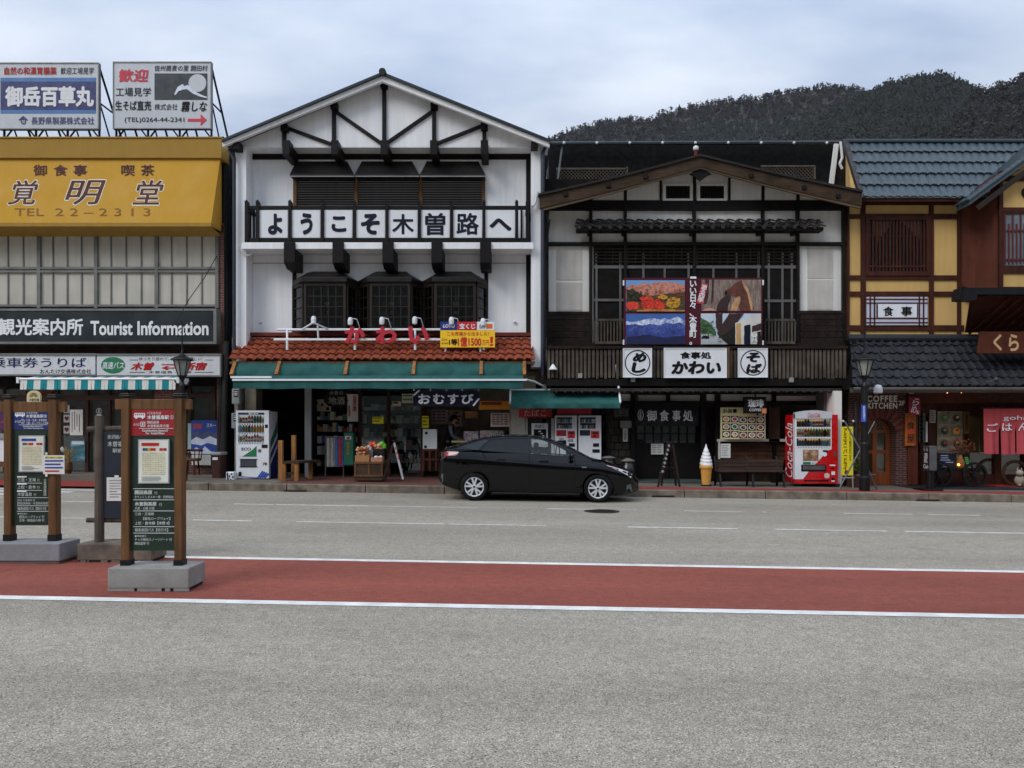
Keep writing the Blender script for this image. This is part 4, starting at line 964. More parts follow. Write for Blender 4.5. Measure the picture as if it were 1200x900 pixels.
for z in rows:
    sh = MB().box(gx0, gx1, VY+.02, VY+.135, z-.02, z).build('shelf', WM, v); q = MB().box(gx0, gx1, VY-.006, VY+.02, z-.06, z-.018)
    [q.box(gx0+.03+i*.07, gx0+.07+i*.07, VY-.01, VY-.006, z-.05, z-.028, 1) for i in range(10)]; q.build('price_strip', [INKW, LB], sh)
drinks(v, gx0+.01, gx1-.01, rows, VY)
MB().r(279,483.5,309.5,486,VY-.004,.01).build('header_strip', mat('dark_blue_strip', (34,48,84), .4), v)
AD = mat('green_advert', (28,124,82), .5)
q = MB().r(280,522,300.5,535,VY-.006,.01); q.build('advert_panel', INKW, v)
MB().pp([(284,535),(300.5,535),(300.5,522.5),(296,527)], VY-.01, .003).build('advert_swoosh', AD, v); text('ECO', (283,524.5,294,528), VY-.01, INKB, v, .02)
MB().r(310.5,497.5,313.8,501.5,VY-.006,.01).build('card_reader', INKB, v); MB().r(306.5,521,313.5,525,VY-.008,.012).build('coin_slot', BLK, v); MB().r(302.5,526.5,306,530,VY-.008,.012).build('note_slot', STEEL, v)
MB().r(281.5,538.5,300.5,546.5,VY-.008,.01).build('delivery_flap', mat('flap_grey', (86,90,98), .3, .3), v); q = MB(); q.r(280.8,537.8,301.2,538.6,VY-.02,.02); q.r(280.8,546.4,301.2,547.4,VY-.02,.02); q.build('flap_frame', BLK, v)
MB().r(279.5,553,283,558,VY-.006,.008).build('lock_plate', BLK, v)
m = MB(); [m.bar(P(302+i*2.6,560,VY-.006), P(308+i*2.4,552+i,VY-.006), .045, .004) for i in range(4)]; m.bar(P(283,558.6,VY-.006),P(302,560,VY-.006),.02,.004); m.build('blue_ribbon', mat('ribbon_blue', (50,84,170), .5), v)
text('冷', (307.5,541.5,313.5,545.5), VY-.008, mat('red_brown_logo', (150,60,50), .5), v, .03); text('飲料', (291,484,303,485.8), VY-.01, INKW, v, .02)
SB = mat('machine_side_blue', (36,52,120), .35); SG = mat('machine_side_green', (30,112,72), .35)
m = MB(); xs = xb+.003; H = zt-zb_
def side(a): return [(xs, VY+.14+.64*u, zb_+H*w) for u, w in a]
m.q(side([(0,.0),(1,.0),(1,.45),(0,.2)]), 0); m.q(side([(0,.26),(1,.52),(1,.6),(0,.36)]), 0); m.q(side([(0,.42),(1,.68),(1,.9),(.6,.72),(0,.55)]), 1)
m.build('side_graphic', [SB, SG], v); text('自販機', (0,0,1,1), 0, INKW, v, 0, xf=lambda a,b,xs=xs,zb_=zb_,H=H: (xs+.004, VY+.22+.5*a, zb_+H*(.9+.05*b)))
for a in (xa+.06, xb-.06): MB().box(a-.04, a+.04, VY+.05, VY+.12, zb_-.09, zb_).build('foot', BLK, v)
# wooden bench chair
s = thing('wooden_bench', 'rustic raw wood bench with tall rear posts beside the drinks machine', 'bench')
yb1, yb2 = 20.6, 21.5
m = MB()
for a, b, c, y in ((326.5,332,516,yb1+.5),(342,347,510,yb2)): x = X((a+b)/2,y); m.box(x-.06,x+.06,y-.06,y+.06,gz(x)+SW,Z(c,y))
m.build('tall_post', PALEW, s, bevel=.012)
for a, b, y in ((330.5,335,yb1),(345.5,350,yb1),(362,366,yb2)): x = X((a+b)/2,y); MB().box(x-.055,x+.055,y-.055,y+.055,gz(x)+SW,Z(543,yb1)).build('leg', PALEW, s, bevel=.012)
x0, x1 = X(332,yb1), X(366,yb1); z = Z(543,yb1); m = MB(); m.add([(x0,yb1-.08,z),(X(351,yb1),yb1-.08,z),(x1,yb2,z),(x0+.2,yb2,z),(x0,yb1-.08,z+.06),(X(351,yb1),yb1-.08,z+.06),(x1,yb2,z+.06),(x0+.2,yb2,z+.06)], [(0,3,2,1),(4,5,6,7),(0,1,5,4),(1,2,6,5),(2,3,7,6),(3,0,4,7)]); m.build('seat', OLDW, s)
MB().r(333,553.5,347,556,yb1+.02,.05).build('stretcher', OLDW, s)
# produce stand with goods
s = thing('produce_stand', 'low brown wooden display crate holding produce at the shop front', 'stand')
YQ = 20.7
m = MB(); a, b = X(415,YQ), X(448.5,YQ); z0, z1 = gz(a)+SW, Z(543,YQ)
m.box(a,b,YQ,YQ+.7,z0+.03,z1); m.build('crate', OLDW, s, bevel=.01); m = MB(); m.r(414.5,541,449,543.5,YQ-.02,.74); m.r(414.5,556.5,449,558.5,YQ-.02,.05); m.r(431,543.5,433,556.5,YQ-.015,.03); m.r(415,543.5,417,556.5,YQ-.015,.03); m.r(446.5,543.5,448.5,556.5,YQ-.015,.03); m.build('crate_frame', WOOD, s)
CARD = mat('cardboard', (164,122,84), .85, var=.1)
def openbox(mb, x0, x1, y0, y1, z0, z1, w=.012):
    mb.box(x0,x1,y0,y0+w,z0,z1); mb.box(x0,x1,y1-w,y1,z0,z1); mb.box(x0,x0+w,y0+w,y1-w,z0,z1); mb.box(x1-w,x1,y0+w,y1-w,z0,z1); mb.box(x0+w,x1-w,y0+w,y1-w,z0,z0+w)
rg = random.Random(8)
def crate(name, label, box, Y, mt, items, dep=.32, cat='box'):
    s = thing(name, label, cat); x0, y0, x1, y1 = box
    m = MB(); openbox(m, X(x0,Y), X(x1,Y), Y, Y+dep, Z(y1,Y), Z(y0,Y)); m.build('container', mt, s)
    if items:
        r, cm, n, hh = items; q = MB()
        for i in range(n):
            q.blob((rg.uniform(X(x0,Y)+r,X(x1,Y)-r), rg.uniform(Y+r,Y+dep-r), Z(y0,Y)-r*.3+rg.uniform(0,hh)), r*rg.uniform(.8,1.1), 1, .08, rg.randrange(len(cm)))
        q.build('goods', cm, s, smooth=True)
NUT = [mat('walnut_brown', (168,104,74), .7, var=.2), mat('pale_nut', (206,160,124), .7, var=.2)]
crate('cardboard_box', 'cardboard box heaped with small brown nuts on the produce stand', (416,533.5,432.5,542,), YQ+.02, CARD, (.042, NUT, 110, .22))
crate('cardboard_box', 'low pinkish cardboard box with white packets on the right of the produce stand', (434.5,536,448,542.5), YQ+.02, mat('pink_cardboard', (176,130,110), .85), (.05, [PAPER], 6, .02))
crate('gift_crate', 'dark brown crate of bagged snacks at the back of the produce stand', (437,526,449.5,535.8), YQ+.36, mat('dark_crate', (46,34,32), .7), (.06, [mat('clear_bag', (190,186,180), .3), mat('snack_red', (150,60,50), .5), mat('snack_tan', (190,150,100), .6)], 26, .12), .33)
crate('bag_tray', 'grey tray of silvery bagged produce at the left rear of the produce stand', (423,527,437,535), YQ+.36, GREYM, (.055, [mat('silver_bag', (180,182,184), .3, .3), PAPER], 20, .1), .33)
for px, py, c, lb in ((448.5,521,(110,200,60),'bright green bag of vegetables on top of the produce stand'),(438.5,521.5,(214,84,40),'orange red bag of fruit on top of the produce stand')):
    q = MB(); [q.blob(P(px+rg.uniform(-3.5,3.5),py+rg.uniform(-1.5,3.5),YQ+.5+rg.uniform(0,.2)), .07, 1, .3, 0) for _ in range(12)]
    q.build('produce_bag', mat('bag_%s' % ('green' if c[1] > 150 else 'orange'), c, .4, var=.25, scale=9), None, lb, 'bag')
# A-frame board (left one)
def aframe(name, label, xl_, xr, top, bot, Y, face, marks, side=.5):
    s = thing(name, label, 'sign stand'); xm = (xl_+xr)/2
    for sg in (-1, 1):
        m = MB(); y1 = Y+sg*.0
    return s
s = thing('folding_display_board', 'narrow folding board stand with a pale printed edge beside the produce stand', 'sign stand')
for yy in (20.35, 20.8):
    a, b = P(462,519,20.58), P(472.5,562,yy); MB().bar(a, b, .05, .06).build('right_leg', GREYM if yy < 20.5 else BLK, s)
    a, b = P(461,519,20.58), P(450,562,yy); MB().bar(a, b, .05, .06).build('left_leg', OLDD, s)
MB().add([P(462,521,20.56),P(463,521,20.76),P(472,552,20.79),P(470.5,552,20.39)], [(0,1,2,3)]).build('board', PAPER, s)
m = MB(); [m.bar(P(463+i*1.7,524+i*5.5,20.4+.02*i), P(463.8+i*1.7,527+i*5.5,20.4+.02*i), .03,.01) for i in range(5)]; m.build('print_marks', INKR, s)
# dark wall of souvenirs
WS = 23.6
s = thing('souvenir_shelf', 'dark shelf unit packed with small souvenirs behind the green cabinet', 'shelf')
x0, x1 = X(364,WS), X(420,WS); m = MB(); z0 = .25
for z in (.5,.85,1.2,1.55,1.9): m.box(x0,x1,WS,WS+.4,z,z+.025)
m.box(x0,x0+.03,WS,WS+.4,z0,2.6); m.box(x1-.03,x1,WS,WS+.4,z0,2.6); m.box(x0,x1,WS+.4,WS+.42,z0,2.7); m.build('frame', TIMB, s)
GOODS = [mat('goods_%s' % n, c, .5, var=.2, scale=8) for n, c in (('grey',(160,158,152)),('blue',(84,114,170)),('cream',(214,200,168)),('red',(178,62,52)),('green',(96,136,84)),('black',(44,42,42)),('tan',(186,146,100)),('white',(224,222,216)))]
q = MB(); rs = random.Random(6)
for z in (.525,.875,1.225,1.575,1.925):
    x = x0+.05
    while x < x1-.1:
        w = rs.uniform(.05,.14); h = rs.uniform(.1,.28); q.box(x, x+w, WS+.02, WS+.25, z, z+h, rs.randrange(8)); x += w+.01
q.build('small_goods', GOODS, s)
notice('spring_water_notice', (365.5,468,388,482), 23.6, mat('cream_notice', (212,206,186), .7), 'wide cream notice with round red pictures under the dark hanging sign', rows=0)
for a, b, r in ((370,472.5,2.4),(377.5,474.5,1.6),(384,479,2),(369,478,1.2)): MB().disc(X(a,23.59),Z(b,23.59),23.59,r*23.6/F,d=.004).build('round_print', mat('dull_red_print', (112,52,46), .6), bpy.data.objects['spring_water_notice'])
s = thing('hanging_shop_sign', 'dark irregular hanging wood sign with pale brushed characters in the shop entrance', 'sign')
Yh = 22.9; MB().pp([(379,470),(383,461),(386,456),(402,456),(406,464),(408,470),(404,476),(394,478),(385,476)][::-1], Yh, .06).build('board', mat('black_brown_board', (30,24,22), .6), s)
text('地酒', (385,465,404,474), Yh-.01, mat('pale_brush_ink', (170,166,160), .6), s, .02); text('木曽の', (386,458,402,463), Yh-.01, MATS['pale_brush_ink'], s, .01)
s = thing('vertical_banner', 'white vertical paper banner with red characters in the shop entrance', 'banner')
MB().r(407,462,419.5,494,Yh,.01).build('sheet', mat('dim_paper', (216,212,208), .8), s); text('祝御当選', (413.5,463,418,482), Yh-.006, INKR, s, .02, vert=True); MB().r(410.5,468,412.5,494,Yh-.03,.01).build('paper_strip', PAPER, s)
text('銘酒', (408,475,410.5,488), Yh-.006, INKR, s, .02, vert=True)
s = thing('green_display_cabinet', 'narrow green display cabinet with yellow labels in the shop entrance', 'cabinet')
m = MB().r(403,507,414,545,22.5,.4); m.build('body', mat('cabinet_green', (24,112,88), .5), s, bevel=.01); MB().r(404.5,511,411.5,515,22.49,.02).build('window', PAPER, s); MB().r(406,512,410,514.5,22.485,.02).build('window_picture', INKR, s); q = MB(); [q.r(406.5,518+i*4,409.5,521+i*4,22.49,.01) for i in range(4)]; q.build('label_row', mat('dull_gold', (150,130,50), .5), s)
s = thing('towel_rack', 'rack of hanging grey and blue cloths between the shelf and the green cabinet', 'rack')
m = MB(); [m.tube(P(a,512,22.6), (X(a,22.6),22.6,.25), .02) for a in (381.5,402.5)]; m.tube(P(381,512,22.6), P(403,512,22.6), .02); m.build('frame', STEEL, s)
for a, b, mm in ((382.5,387.2,'goods_grey'),(387.6,392,'goods_grey'),(392.4,396.4,'goods_blue'),(396.8,400.5,'goods_red'),(400.8,403,'goods_blue')):
    q = MB(); xa, xb = X(a,22.5), X(b,22.5); r = []
    for j in range(2):
        for i in range(9): u = i/8; r.append((xa+(xb-xa)*u, 22.5+.02*math.sin(u*9), Z(513,22.5) if j == 0 else Z(547,22.5)))
    q.add(r, [(i,i+9,i+10,i+1) for i in range(8)]).build('cloth', MATS[mm], s, smooth=True)
for px, py, lb in ((443,492.5,'yellow paper card stuck on the shop glass above the produce stand'),(498.5,494.5,'tall yellow paper sheet on the post left of the shopkeeper')):
    w = 6.5 if px < 450 else 4; h = 4 if px < 450 else 7
    notice('yellow_notice', (px-w,py-h,px+w,py+h), 22.6, YPAP, lb, rows=3 if px > 450 else 2, ink=mat('olive_print', (120,112,30), .6))
# glass front and shelves behind
MB().r(423,455,494,560,YK+.75,.01).build('shop_window', GLASSD, K)
s = thing('glass_goods_shelf', 'dim shelves of boxed goods behind the shop glass', 'shelf')
x0, x1 = X(424,WS), X(494,WS); m = MB()
for z in (.6,1.0,1.4,1.8,2.2): m.box(x0,x1,WS,WS+.4,z,z+.025)
m.box(x0,x1,WS+.4,WS+.42,.2,2.8); m.build('frame', TIMB, s); q = MB()
for z in (.625,1.025,1.425,1.825,2.225):
    x = x0+.05
    while x < x1-.1: w = rs.uniform(.08,.22); h = rs.uniform(.1,.3); q.box(x,x+w,WS+.02,WS+.3,z,z+h,rs.choice((0,0,2,5,6,7,7))); x += w+.02
q.build('boxed_goods', GOODS, s)
notice('small_framed_notice', (471,461.5,485,472.5), 22.75, mat('dim_green_white', (206,212,200), .7), 'white card with a green sketch beside the navy banner', rows=2, ink=MATS['goods_green'])
notice('price_card', (459.5,470.5,470,476), 22.75, mat('dim_cream', (212,202,176), .7), 'small cream card on the shop door post', rows=1)
# right part: counter, shopkeeper, lottery posters
s = thing('white_board', 'white notice board on a wooden frame left of the shopkeeper', 'notice board')
MB().r(495.5,503,512,526,22.5,.03).build('board', mat('dim_white_board', (214,220,220), .5, var=.08), s); m = MB()
for a in (496,503.5,511): m.r(a-1.2,526,a+1.2,552,22.5,.06)
m.r(495,526,514,528.5,22.49,.07); m.r(495,537.5,514,539.5,22.49,.07); m.build('frame', REDBP, s)
q = MB(); q.r(498,506,501,509,22.49,.005); q.r(497,522,500,525,22.49,.005); q.build('marks', INKB, s)
s = thing('shop_counter', 'counter stacked with lottery papers beside the shopkeeper', 'counter')
MB().r(531,518,600,556,22.75,.6).build('body', REDB, s); MB().r(529,516.5,600,518.5,22.7,.7).build('worktop', CREAM, s)
LP = ramp_mat('ticket_print', [(.3,(190,60,90)),(.45,(226,210,200)),(.55,(70,90,170)),(.65,(228,214,120)),(.8,(230,230,230))], 9, 3, .6, (1.5,1,1))
for a, b, c, lb in ((543.5,560.5,508,'left sheet of coloured lottery tickets on the counter'),(562.5,590,507,'wide row of lottery tickets in pink and blue on the counter')):
    notice('lottery_ticket_rack', (a,c-2.5,b,517), 22.7, LP, lb, 'ticket rack')
notice('winning_poster', (561,470,597,480), 22.0, mat('orange_notice', (196,130,36), .6), 'orange lottery notice hanging right of the navy banner', rows=1, ink=MATS['dull_red_print'])
notice('wall_calendar', (575,484,597,500), 22.45, mat('pinkish_paper', (222,206,202), .7), 'pinkish price list with a printed grid at the right of the shop counter', rows=5, cols=4, ink=MATS['dull_red_print'])
notice('lottery_poster', (505,480,525,497), 24.6, mat('dull_pink_poster', (214,186,184), .7), 'dim poster with red and blue print on the wall behind the shopkeeper', rows=4, cols=3, ink=LB)
notice('lottery_poster', (527,481,542,500), 24.6, mat('dull_grey_poster', (204,200,194), .7), 'grey poster with red headings at the shopkeeper’s right', rows=4, ink=INKR)
notice('snack_sheet', (545,482,560,490), 23.4, ramp_mat('orange_snack_print', [(.3,(120,60,30)),(.55,(190,120,40)),(.75,(200,190,170))], 6, 4), 'orange snack picture hanging above the lottery counter', 'poster')
s = notice('paper_panel', (599,480,617,512), 22.28, mat('grey_white_panel', (176,174,166), .7, var=.08), 'blank pale panel on the cream wall next to the red tobacco sign', 'panel', rows=0)
# ---- shopkeeper
s = thing('person', 'shopkeeper in a grey shirt and black vest leaning over the lottery counter', 'person')
def figure(name, verts, edges, mats_fn, mats, parent, root=0):
    me = bpy.data.meshes.new(name); me.from_pydata([v[:3] for v in verts], edges, []); me.update()
    o = bpy.data.objects.new(name, me); link(o, parent)
    md = o.modifiers.new('skin', 'SKIN'); md.use_smooth_shade = True
    for i, v in enumerate(verts):
        sv = me.skin_vertices[0].data[i]; r = v[3]; sv.radius = r if isinstance(r, tuple) else (r, r); sv.use_root = (i == root)
    o.modifiers.new('sub', 'SUBSURF').render_levels = 2; o.modifiers['sub'].levels = 2
    bake(o)
    for x in mats: o.data.materials.append(x)
    for p in o.data.polygons: p.material_index = mats_fn(p.center); p.use_smooth = True
    return o
bx, by, bz = X(525,23.2), 23.2, gz(-2)+SW+.1
V = [(0,0,.93,(.15,.11)),(.01,0,1.1,(.14,.11)),(.05,0,1.28,(.17,.12)),(.1,0,1.42,(.15,.1)),(.14,0,1.5,(.055,.055)),(.19,-.02,1.6,(.085,.095)),(.21,-.02,1.7,(.07,.085)),
     (.08,-.19,1.4,.065),(.14,-.24,1.14,.05),(.34,-.2,1.02,.04),(.44,-.18,1.0,.035),
     (.1,.19,1.4,.065),(.17,.24,1.15,.05),(.36,.18,1.03,.04),(.45,.16,1.0,.035),
     (0,-.09,.86,.1),(.02,-.1,.48,.07),(-.02,-.1,.08,.05),(.13,-.1,.03,.04),(0,.09,.86,.1),(.02,.1,.48,.07),(-.02,.1,.08,.05),(.13,.1,.03,.04)]
V = [(bx+a, by+b, bz+c, r) for a, b, c, r in V]
E_ = [(0,1),(1,2),(2,3),(3,4),(4,5),(5,6),(3,7),(7,8),(8,9),(9,10),(3,11),(11,12),(12,13),(13,14),(0,15),(15,16),(16,17),(17,18),(0,19),(19,20),(20,21),(21,22)]
def pm(c):
    z = c.z-bz; x = c.x-bx; y = abs(c.y-by)
    if z > 1.49: return 0
    if z > .98 and x > .3: return 0
    if z < .06: return 2
    if z < .95: return 3
    return 1 if y > .15 else 2
figure('body', V, E_, pm, [FACE, mat('grey_shirt', (128,134,148), .85), mat('black_vest', (28,28,32), .85), mat('dark_trousers', (36,36,40), .9)], s)
q = MB(); q.blob((bx+.175,by-.02,bz+1.69), .108, 2, .03, 0, (1,.95,.9)); q.blob((bx+.13,by-.02,bz+1.63), .085, 2, .03); q.build('hair', HAIR, s, smooth=True)
for sg in (-1, 1):
    for k in range(5):
        MB().path([(bx+.45,by+sg*.17-.028+.014*k,bz+1.0),(bx+.5+(.01 if k in (1,2,3) else -.01),by+sg*.17-.03+.015*k,bz+.995),(bx+.535+(.012 if k in (2,) else -.005),by+sg*.17-.03+.015*k,bz+.975)], .009, 6).build('finger', FACE, s)
MB().blob((bx+.285,by-.02,bz+1.6), .018, 1, 0).build('nose', FACE, s)
# ================================================================ old dark timber restaurant (middle)
YM = 22.4
Mb = t = thing('timber_restaurant_building', 'dark half timbered restaurant with a broad weathered gable board and slatted balcony', 'building')
m = MB(); m.r(641,233,992,404,YM+.05,.2); m.pp([(641,236),(992,236),(992,226),(820,186),(641,232)], YM-.05, .1); m.build('plaster_wall', PLASTW, t)
MB().box(X(641,YM), X(992,YM), YM+1.5, 33, -.1, Z(190,YM)).build('rear_body', DARK, t)
# timber-framed middle bay: a dark sheet stands in for the unlit rooms behind
m = MB(); m.r(696,287,933,404,YM+.0,.045); m.build('dark_window_sheet', DARK, t)
tb = MB(); Y1 = YM-.09
for q in ((641,234.5,1000,246),(641,283.5,992,287.6)): tb.r(*q, Y1+.004, .12)
for px, a, b, w in ((692.5,210,405,3.6),(733,203,330,3.4),(814,190,330,3.6),(894.5,203,330,3.4),(935.5,210,405,3.6),(641.5,240,405,3),(989.5,238,560,3.6),(774.5,208,235,2.6),(855,208,235,2.6)): tb.r(px-w/2, a, px+w/2, b, Y1, .12)
tb.build('facade_timber', TIMB, t, bevel=.006)
tb = MB(); tb.r(641,365,693,368,Y1-.01,.1); tb.r(935,364,990,367.5,Y1-.01,.1); tb.r(641,402,990,406,Y1-.01,.12); tb.build('sill_beam', OLDD, t)
# plaster patches
PATCH = mat('patched_board', (196,192,186), .85, var=.08, scale=2, streak=.15)
for a, b, c, d in ((652,292,682,328),(652,331,682,364),(946.5,291,976,326),(946.5,328,976,363)): MB().r(a,b,c,d,YM+.035,.02).build('patch_board', PATCH, t)
# vents in the gable
for a, b in ((777,812),(817,852)):
    m = MB(); yv = YM-.1
    for q in ((a,215,b,217.6),(a,232.6,b,235),(a,217.6,a+3.4,232.6),(b-3.4,217.6,b,232.6)): m.r(*q,yv,.08)
    v = m.build('gable_vent', PLASTW, t); MB().r(a+3.4,217.6,b-3.4,232.6,yv+.032,.01).build('dark_vent_sheet', DARK, v); q = MB(); [q.r(a+5+i*3.4,217.6,a+6.2+i*3.4,232.6,yv+.005,.02) for i in range(8)]; q.build('vent_bars', TIMB, v)  # dark sheet behind the bars paints the shade of an open vent
# gable board and roof
yg = 21.55
def curve(pts, n=24):
    out = []
    for (a, b), (c, d) in zip(pts, pts[1:]):
        for i in range(n): out.append((a+(c-a)*i/n, b+(d-b)*i/n))
    return out+[pts[-1]]
def bow(pts, k): return [(a, b+k*math.sin(math.pi*min(1, abs(a-821)/189))) for a, b in pts]
m = MB(); chev(m, bow(curve([(632.5,229),(821,182.5),(1010,225)]),1.6), bow(curve([(632.5,244),(821,195),(1010,241)]),1.6), yg, .14); m.build('bargeboard', OLDW, t)
m = MB(); chev(m, bow(curve([(631,226.5),(821,180),(1011.5,222.5)]),1.6), bow(curve([(631,229),(821,182.6),(1011.5,225)]),1.6), yg-.06, 5); m.build('gable_roof', mat('dark_sheet_roof', (52,50,50), .6, .2, var=.2), t)
m = MB(); chev(m, bow(curve([(634,244.5),(821,195.3),(1009,241.4)]),1.6), bow(curve([(634,247),(821,197.3),(1009,243.8)]),1.6), yg+.04, .08); m.build('board_edge_trim', mat('pale_worn_edge', (128,112,94), .8), t)
m = MB(); chev(m, bow(curve([(640,231),(821,186),(1004,227)]),1.6), bow(curve([(640,233),(821,188),(1004,229)]),1.6), yg+.15, .85); m.build('gable_soffit', OLDD, t)
for px, py in ((757,206),(713,216.5),(881,205),(943,219),(663,227),(983,229)): MB().r(px-2.6,py-2.6,px+2.6,py+3,yg-.05,.1).build('purlin_end', TIMB, t, bevel=.02)
q = MB(); q.pp([(808,204),(815,200),(821,198),(827,200),(834,204),(829,206),(821,212),(813,206)][::-1], yg+.1, .06); q.build('carved_pendant', TIMB, t)
# small tiled canopy
KAWA = mat('dark_grey_roof_tile', (58,57,57), .7, var=.35, scale=6, fine=.2)
ya_, yb_ = YM-.02, 21.85
tiles(X(676,ya_), X(958,ya_), ya_, Z(257,ya_), X(673,yb_), X(968,yb_), yb_, Z(266,yb_), 24, 3, .05, .05, 6, 's', .33).build('tiled_canopy', KAWA, t)
m = MB(); m.r(676,266,965,270,yb_+.05,.35); [m.r(p-2,268,p+2,272,yb_+.1,.5) for p in (692,733,814,894,935)]; m.build('canopy_beam', TIMB, t)
for px in range(679,966,12): c = P(px,266.5,yb_-.02); MB().lathe([(.05,-.03),(.06,0),(.03,.02)], c, 8, 0, 'y').build('eave_tile_end', KAWA, t)
# windows behind the balcony
wf = MB(); yw = YM-.03
for q in ((696,311,933,314.5),): wf.r(*q, yw, .04)
for px in (699,727,754,779,807,836,863,889,901,917,928): wf.r(px-1.2,296 if px not in (779,836) else 314,px+1.2,404,yw+.003,.03)
wf.r(696,350,732,353,yw-.004,.04); wf.r(896,351,933,354,yw-.004,.04); wf.build('window_frame', mat('aged_grey_frame', (112,110,108), .5, .3, var=.15), t)
MB().r(697,315,932,403,yw+.034,.004).build('window_glass', GLASSD, t)
tr = MB()
for i in range(5): tr.r(696,291+i*3.8,933,292.2+i*3.8,yw-.03,.03)
for px in range(700,933,9): tr.r(px-.5,290,px+.5,310,yw-.034,.02)
tr.build('transom_lattice', OLDD, t)
for a, b in ((697,731),(897,932)):
    q = MB(); q.r(a,373.5,b,376,yw-.25,.05); q.r(a,400,b,403,yw-.25,.05); n = 9
    for i in range(n+1): p = a+(b-a)*i/n; q.r(p-.8,376,p+.8,400,yw-.24,.03)
    q.build('window_rail', OLDG, t)
for a, b in ((643,691),(938,988)):
    q = MB(); n = 5
    for i in range(n): q.r(a,368+i*7,b,374.4+i*7,YM-.08+.012*(i%2),.06)
    for j in range(4): p = a+(b-a)*(j+.5)/4; q.r(p-.8,368,p+.8,402,YM-.1,.03)
    q.build('plank_dado', OLDD, t)
# slatted balcony
yb0 = 21.45
q = MB(); rs = random.Random(12); n = 74
for i in range(n):
    p = 643+(990-643)*i/(n-1); q.r(p-1.55,409.5+rs.uniform(-.6,.6),p+1.55,443+rs.uniform(-.8,.8),yb0,.03)
q.build('balcony_slats', OLDG, t)
q = MB(); q.r(638,405.5,994,408.5,yb0-.05,.12); q.r(641,413,992,415.5,yb0+.032,.04); q.r(641,437,992,440,yb0+.032,.04); [q.r(p-2,404,p+2,446,yb0+.05,.08) for p in (645,735,822,896,988)]; q.build('balcony_rail', OLDD, t)
q = MB(); q.box(X(641,yb0),X(992,yb0),yb0+.08,YM,Z(449,yb0),Z(445,yb0)); q.build('balcony_floor', OLDD, t)
q = MB(); q.r(640,444,993,452,yb0+.02,.12); q.build('balcony_beam', TIMB, t)
# lower eave with a thin tiled edge
yl = 21.3
q = MB(); q.add([(X(645,yl),yl,Z(457,yl)),(X(985,yl),yl,Z(457,yl)),(X(985,YM),YM,Z(450,YM)),(X(645,YM),YM,Z(450,YM))], [(0,1,2,3)]); q.r(645,455,986,458.5,yl,.06); q.build('lower_eave', mat('eave_sheet', (70,66,62), .7, .2, var=.3, streak=.2), t)
for px in range(652,985,10): c = P(px,458,yl-.01); MB().lathe([(.045,-.02),(.055,0),(.02,.015)], c, 8, 0, 'y').build('eave_tile_end', KAWA, t)
rf_ = MB(); [rf_.bar(P(px,459.5,yl+.05), (X(px,YM),YM,Z(455,YM)), .06, .09) for px in range(650,985,14)]; rf_.build('rafter', TIMB, t)
for px, py in ((680,440),(742,444.5),(928,445)): MB().r(px-2.5,py-2.5,px+2.5,py+3,yb0-.06,.1).build('junction_box', GREYM, t, bevel=.01)
lp = MB(); c = P(648,431,yb0-.12); lp.lathe([(.02,.1),(.05,.06),(.12,-.04),(.11,-.06)], c, 12); lp.build('lamp_shade', WHM, t)
# ground floor
yg0 = 22.6
m = MB(); m.r(628,450,992,567,yg0+.4,.1); m.build('ground_floor_wall', mat('dark_brown_wall', (50,38,32), .8, var=.2, grain=(8,8,1)), t)
m = MB(); m.r(845,461,905,470.5,yg0-.02,.1); m.r(909,464,972,472.5,yg0-.02,.1); m.r(828,461,838,475,yg0-.02,.1); m.r(690,462,742,471,yg0-.0,.1); m.r(748,463,826,470,yg0,.1); m.build('lintel_plaster', PLASTW, t)
m = MB(); [m.r(p-w/2,452,p+w/2,567,yg0-.12,.2) for p, w in ((742,5),(824,5),(841,5.5),(907.5,3.5),(712,3))]; m.r(690,470,975,475,yg0-.1,.15); m.r(742,458,975,462,yg0-.1,.12); m.build('ground_post', TIMB, t)
for px in (783,841,907): m = MB(); m.bar(P(px,455,yg0-.3),P(px,470,yg0-.1),.1,.1); m.build('bracket', TIMB, t)
m = MB(); m.r(901,477,914,518,yg0-.2,.15); m.build('brown_post', mat('warm_brown_post', (84,60,46), .7, var=.15, grain=(8,8,1)), t)
m = MB(); m.r(977.5,458,986.5,567,21.2,.5); m.build('white_pillar', PLASTW, t); m = MB(); m.r(966,458,977,567,21.75,.6); m.build('pillar_grey_side', mat('pillar_side_grey', (120,120,118), .85, var=.12, streak=.1), t)  # the white pillar's left side, built apart in a darker grey
m = MB()
for i in range(4): m.r(849,519+i*5.2,925,523.6+i*5.2,yg0-.05+.01*(i%2),.06)
for j in range(7): m.r(849+12*j,519,850+12*j,540,yg0-.065,.03)
m.build('plank_wall', mat('brown_plank_wall', (92,64,48), .75, var=.25, grain=(1.5,14,14)), t)
m = MB(); m.r(841,514.5,927,517.5,yg0-.2,.2); m.r(842,517.5,844,538,yg0-.2,.05); m.build('ledge', PLASTW, t)
# entrance: lattice door
d = MB(); yd = yg0+.2
for p in range(746,826,10): d.r(p-.6,498,p+.6,520,yd,.04)
for q in ((744,497,826,499),(744,519,826,522),(744,507.5,826,508.7)): d.r(*q,yd-.01,.05)
d.r(744,522,783.5,566,yd,.05); d.r(785,522,826,566,yd+.01,.05); dr = d.build('lattice_door', TIMB, t)
MB().r(745,499,825,520,yd+.06,.01).build('glazing', GLASSD, dr)
MB().box(X(742,21.6),X(830,21.6),21.7,yg0+.4,gz(5)+SW-.02,gz(5)+SW+.06).build('door_step', mat('greenish_stone_step', (78,88,82), .8, var=.2), t)
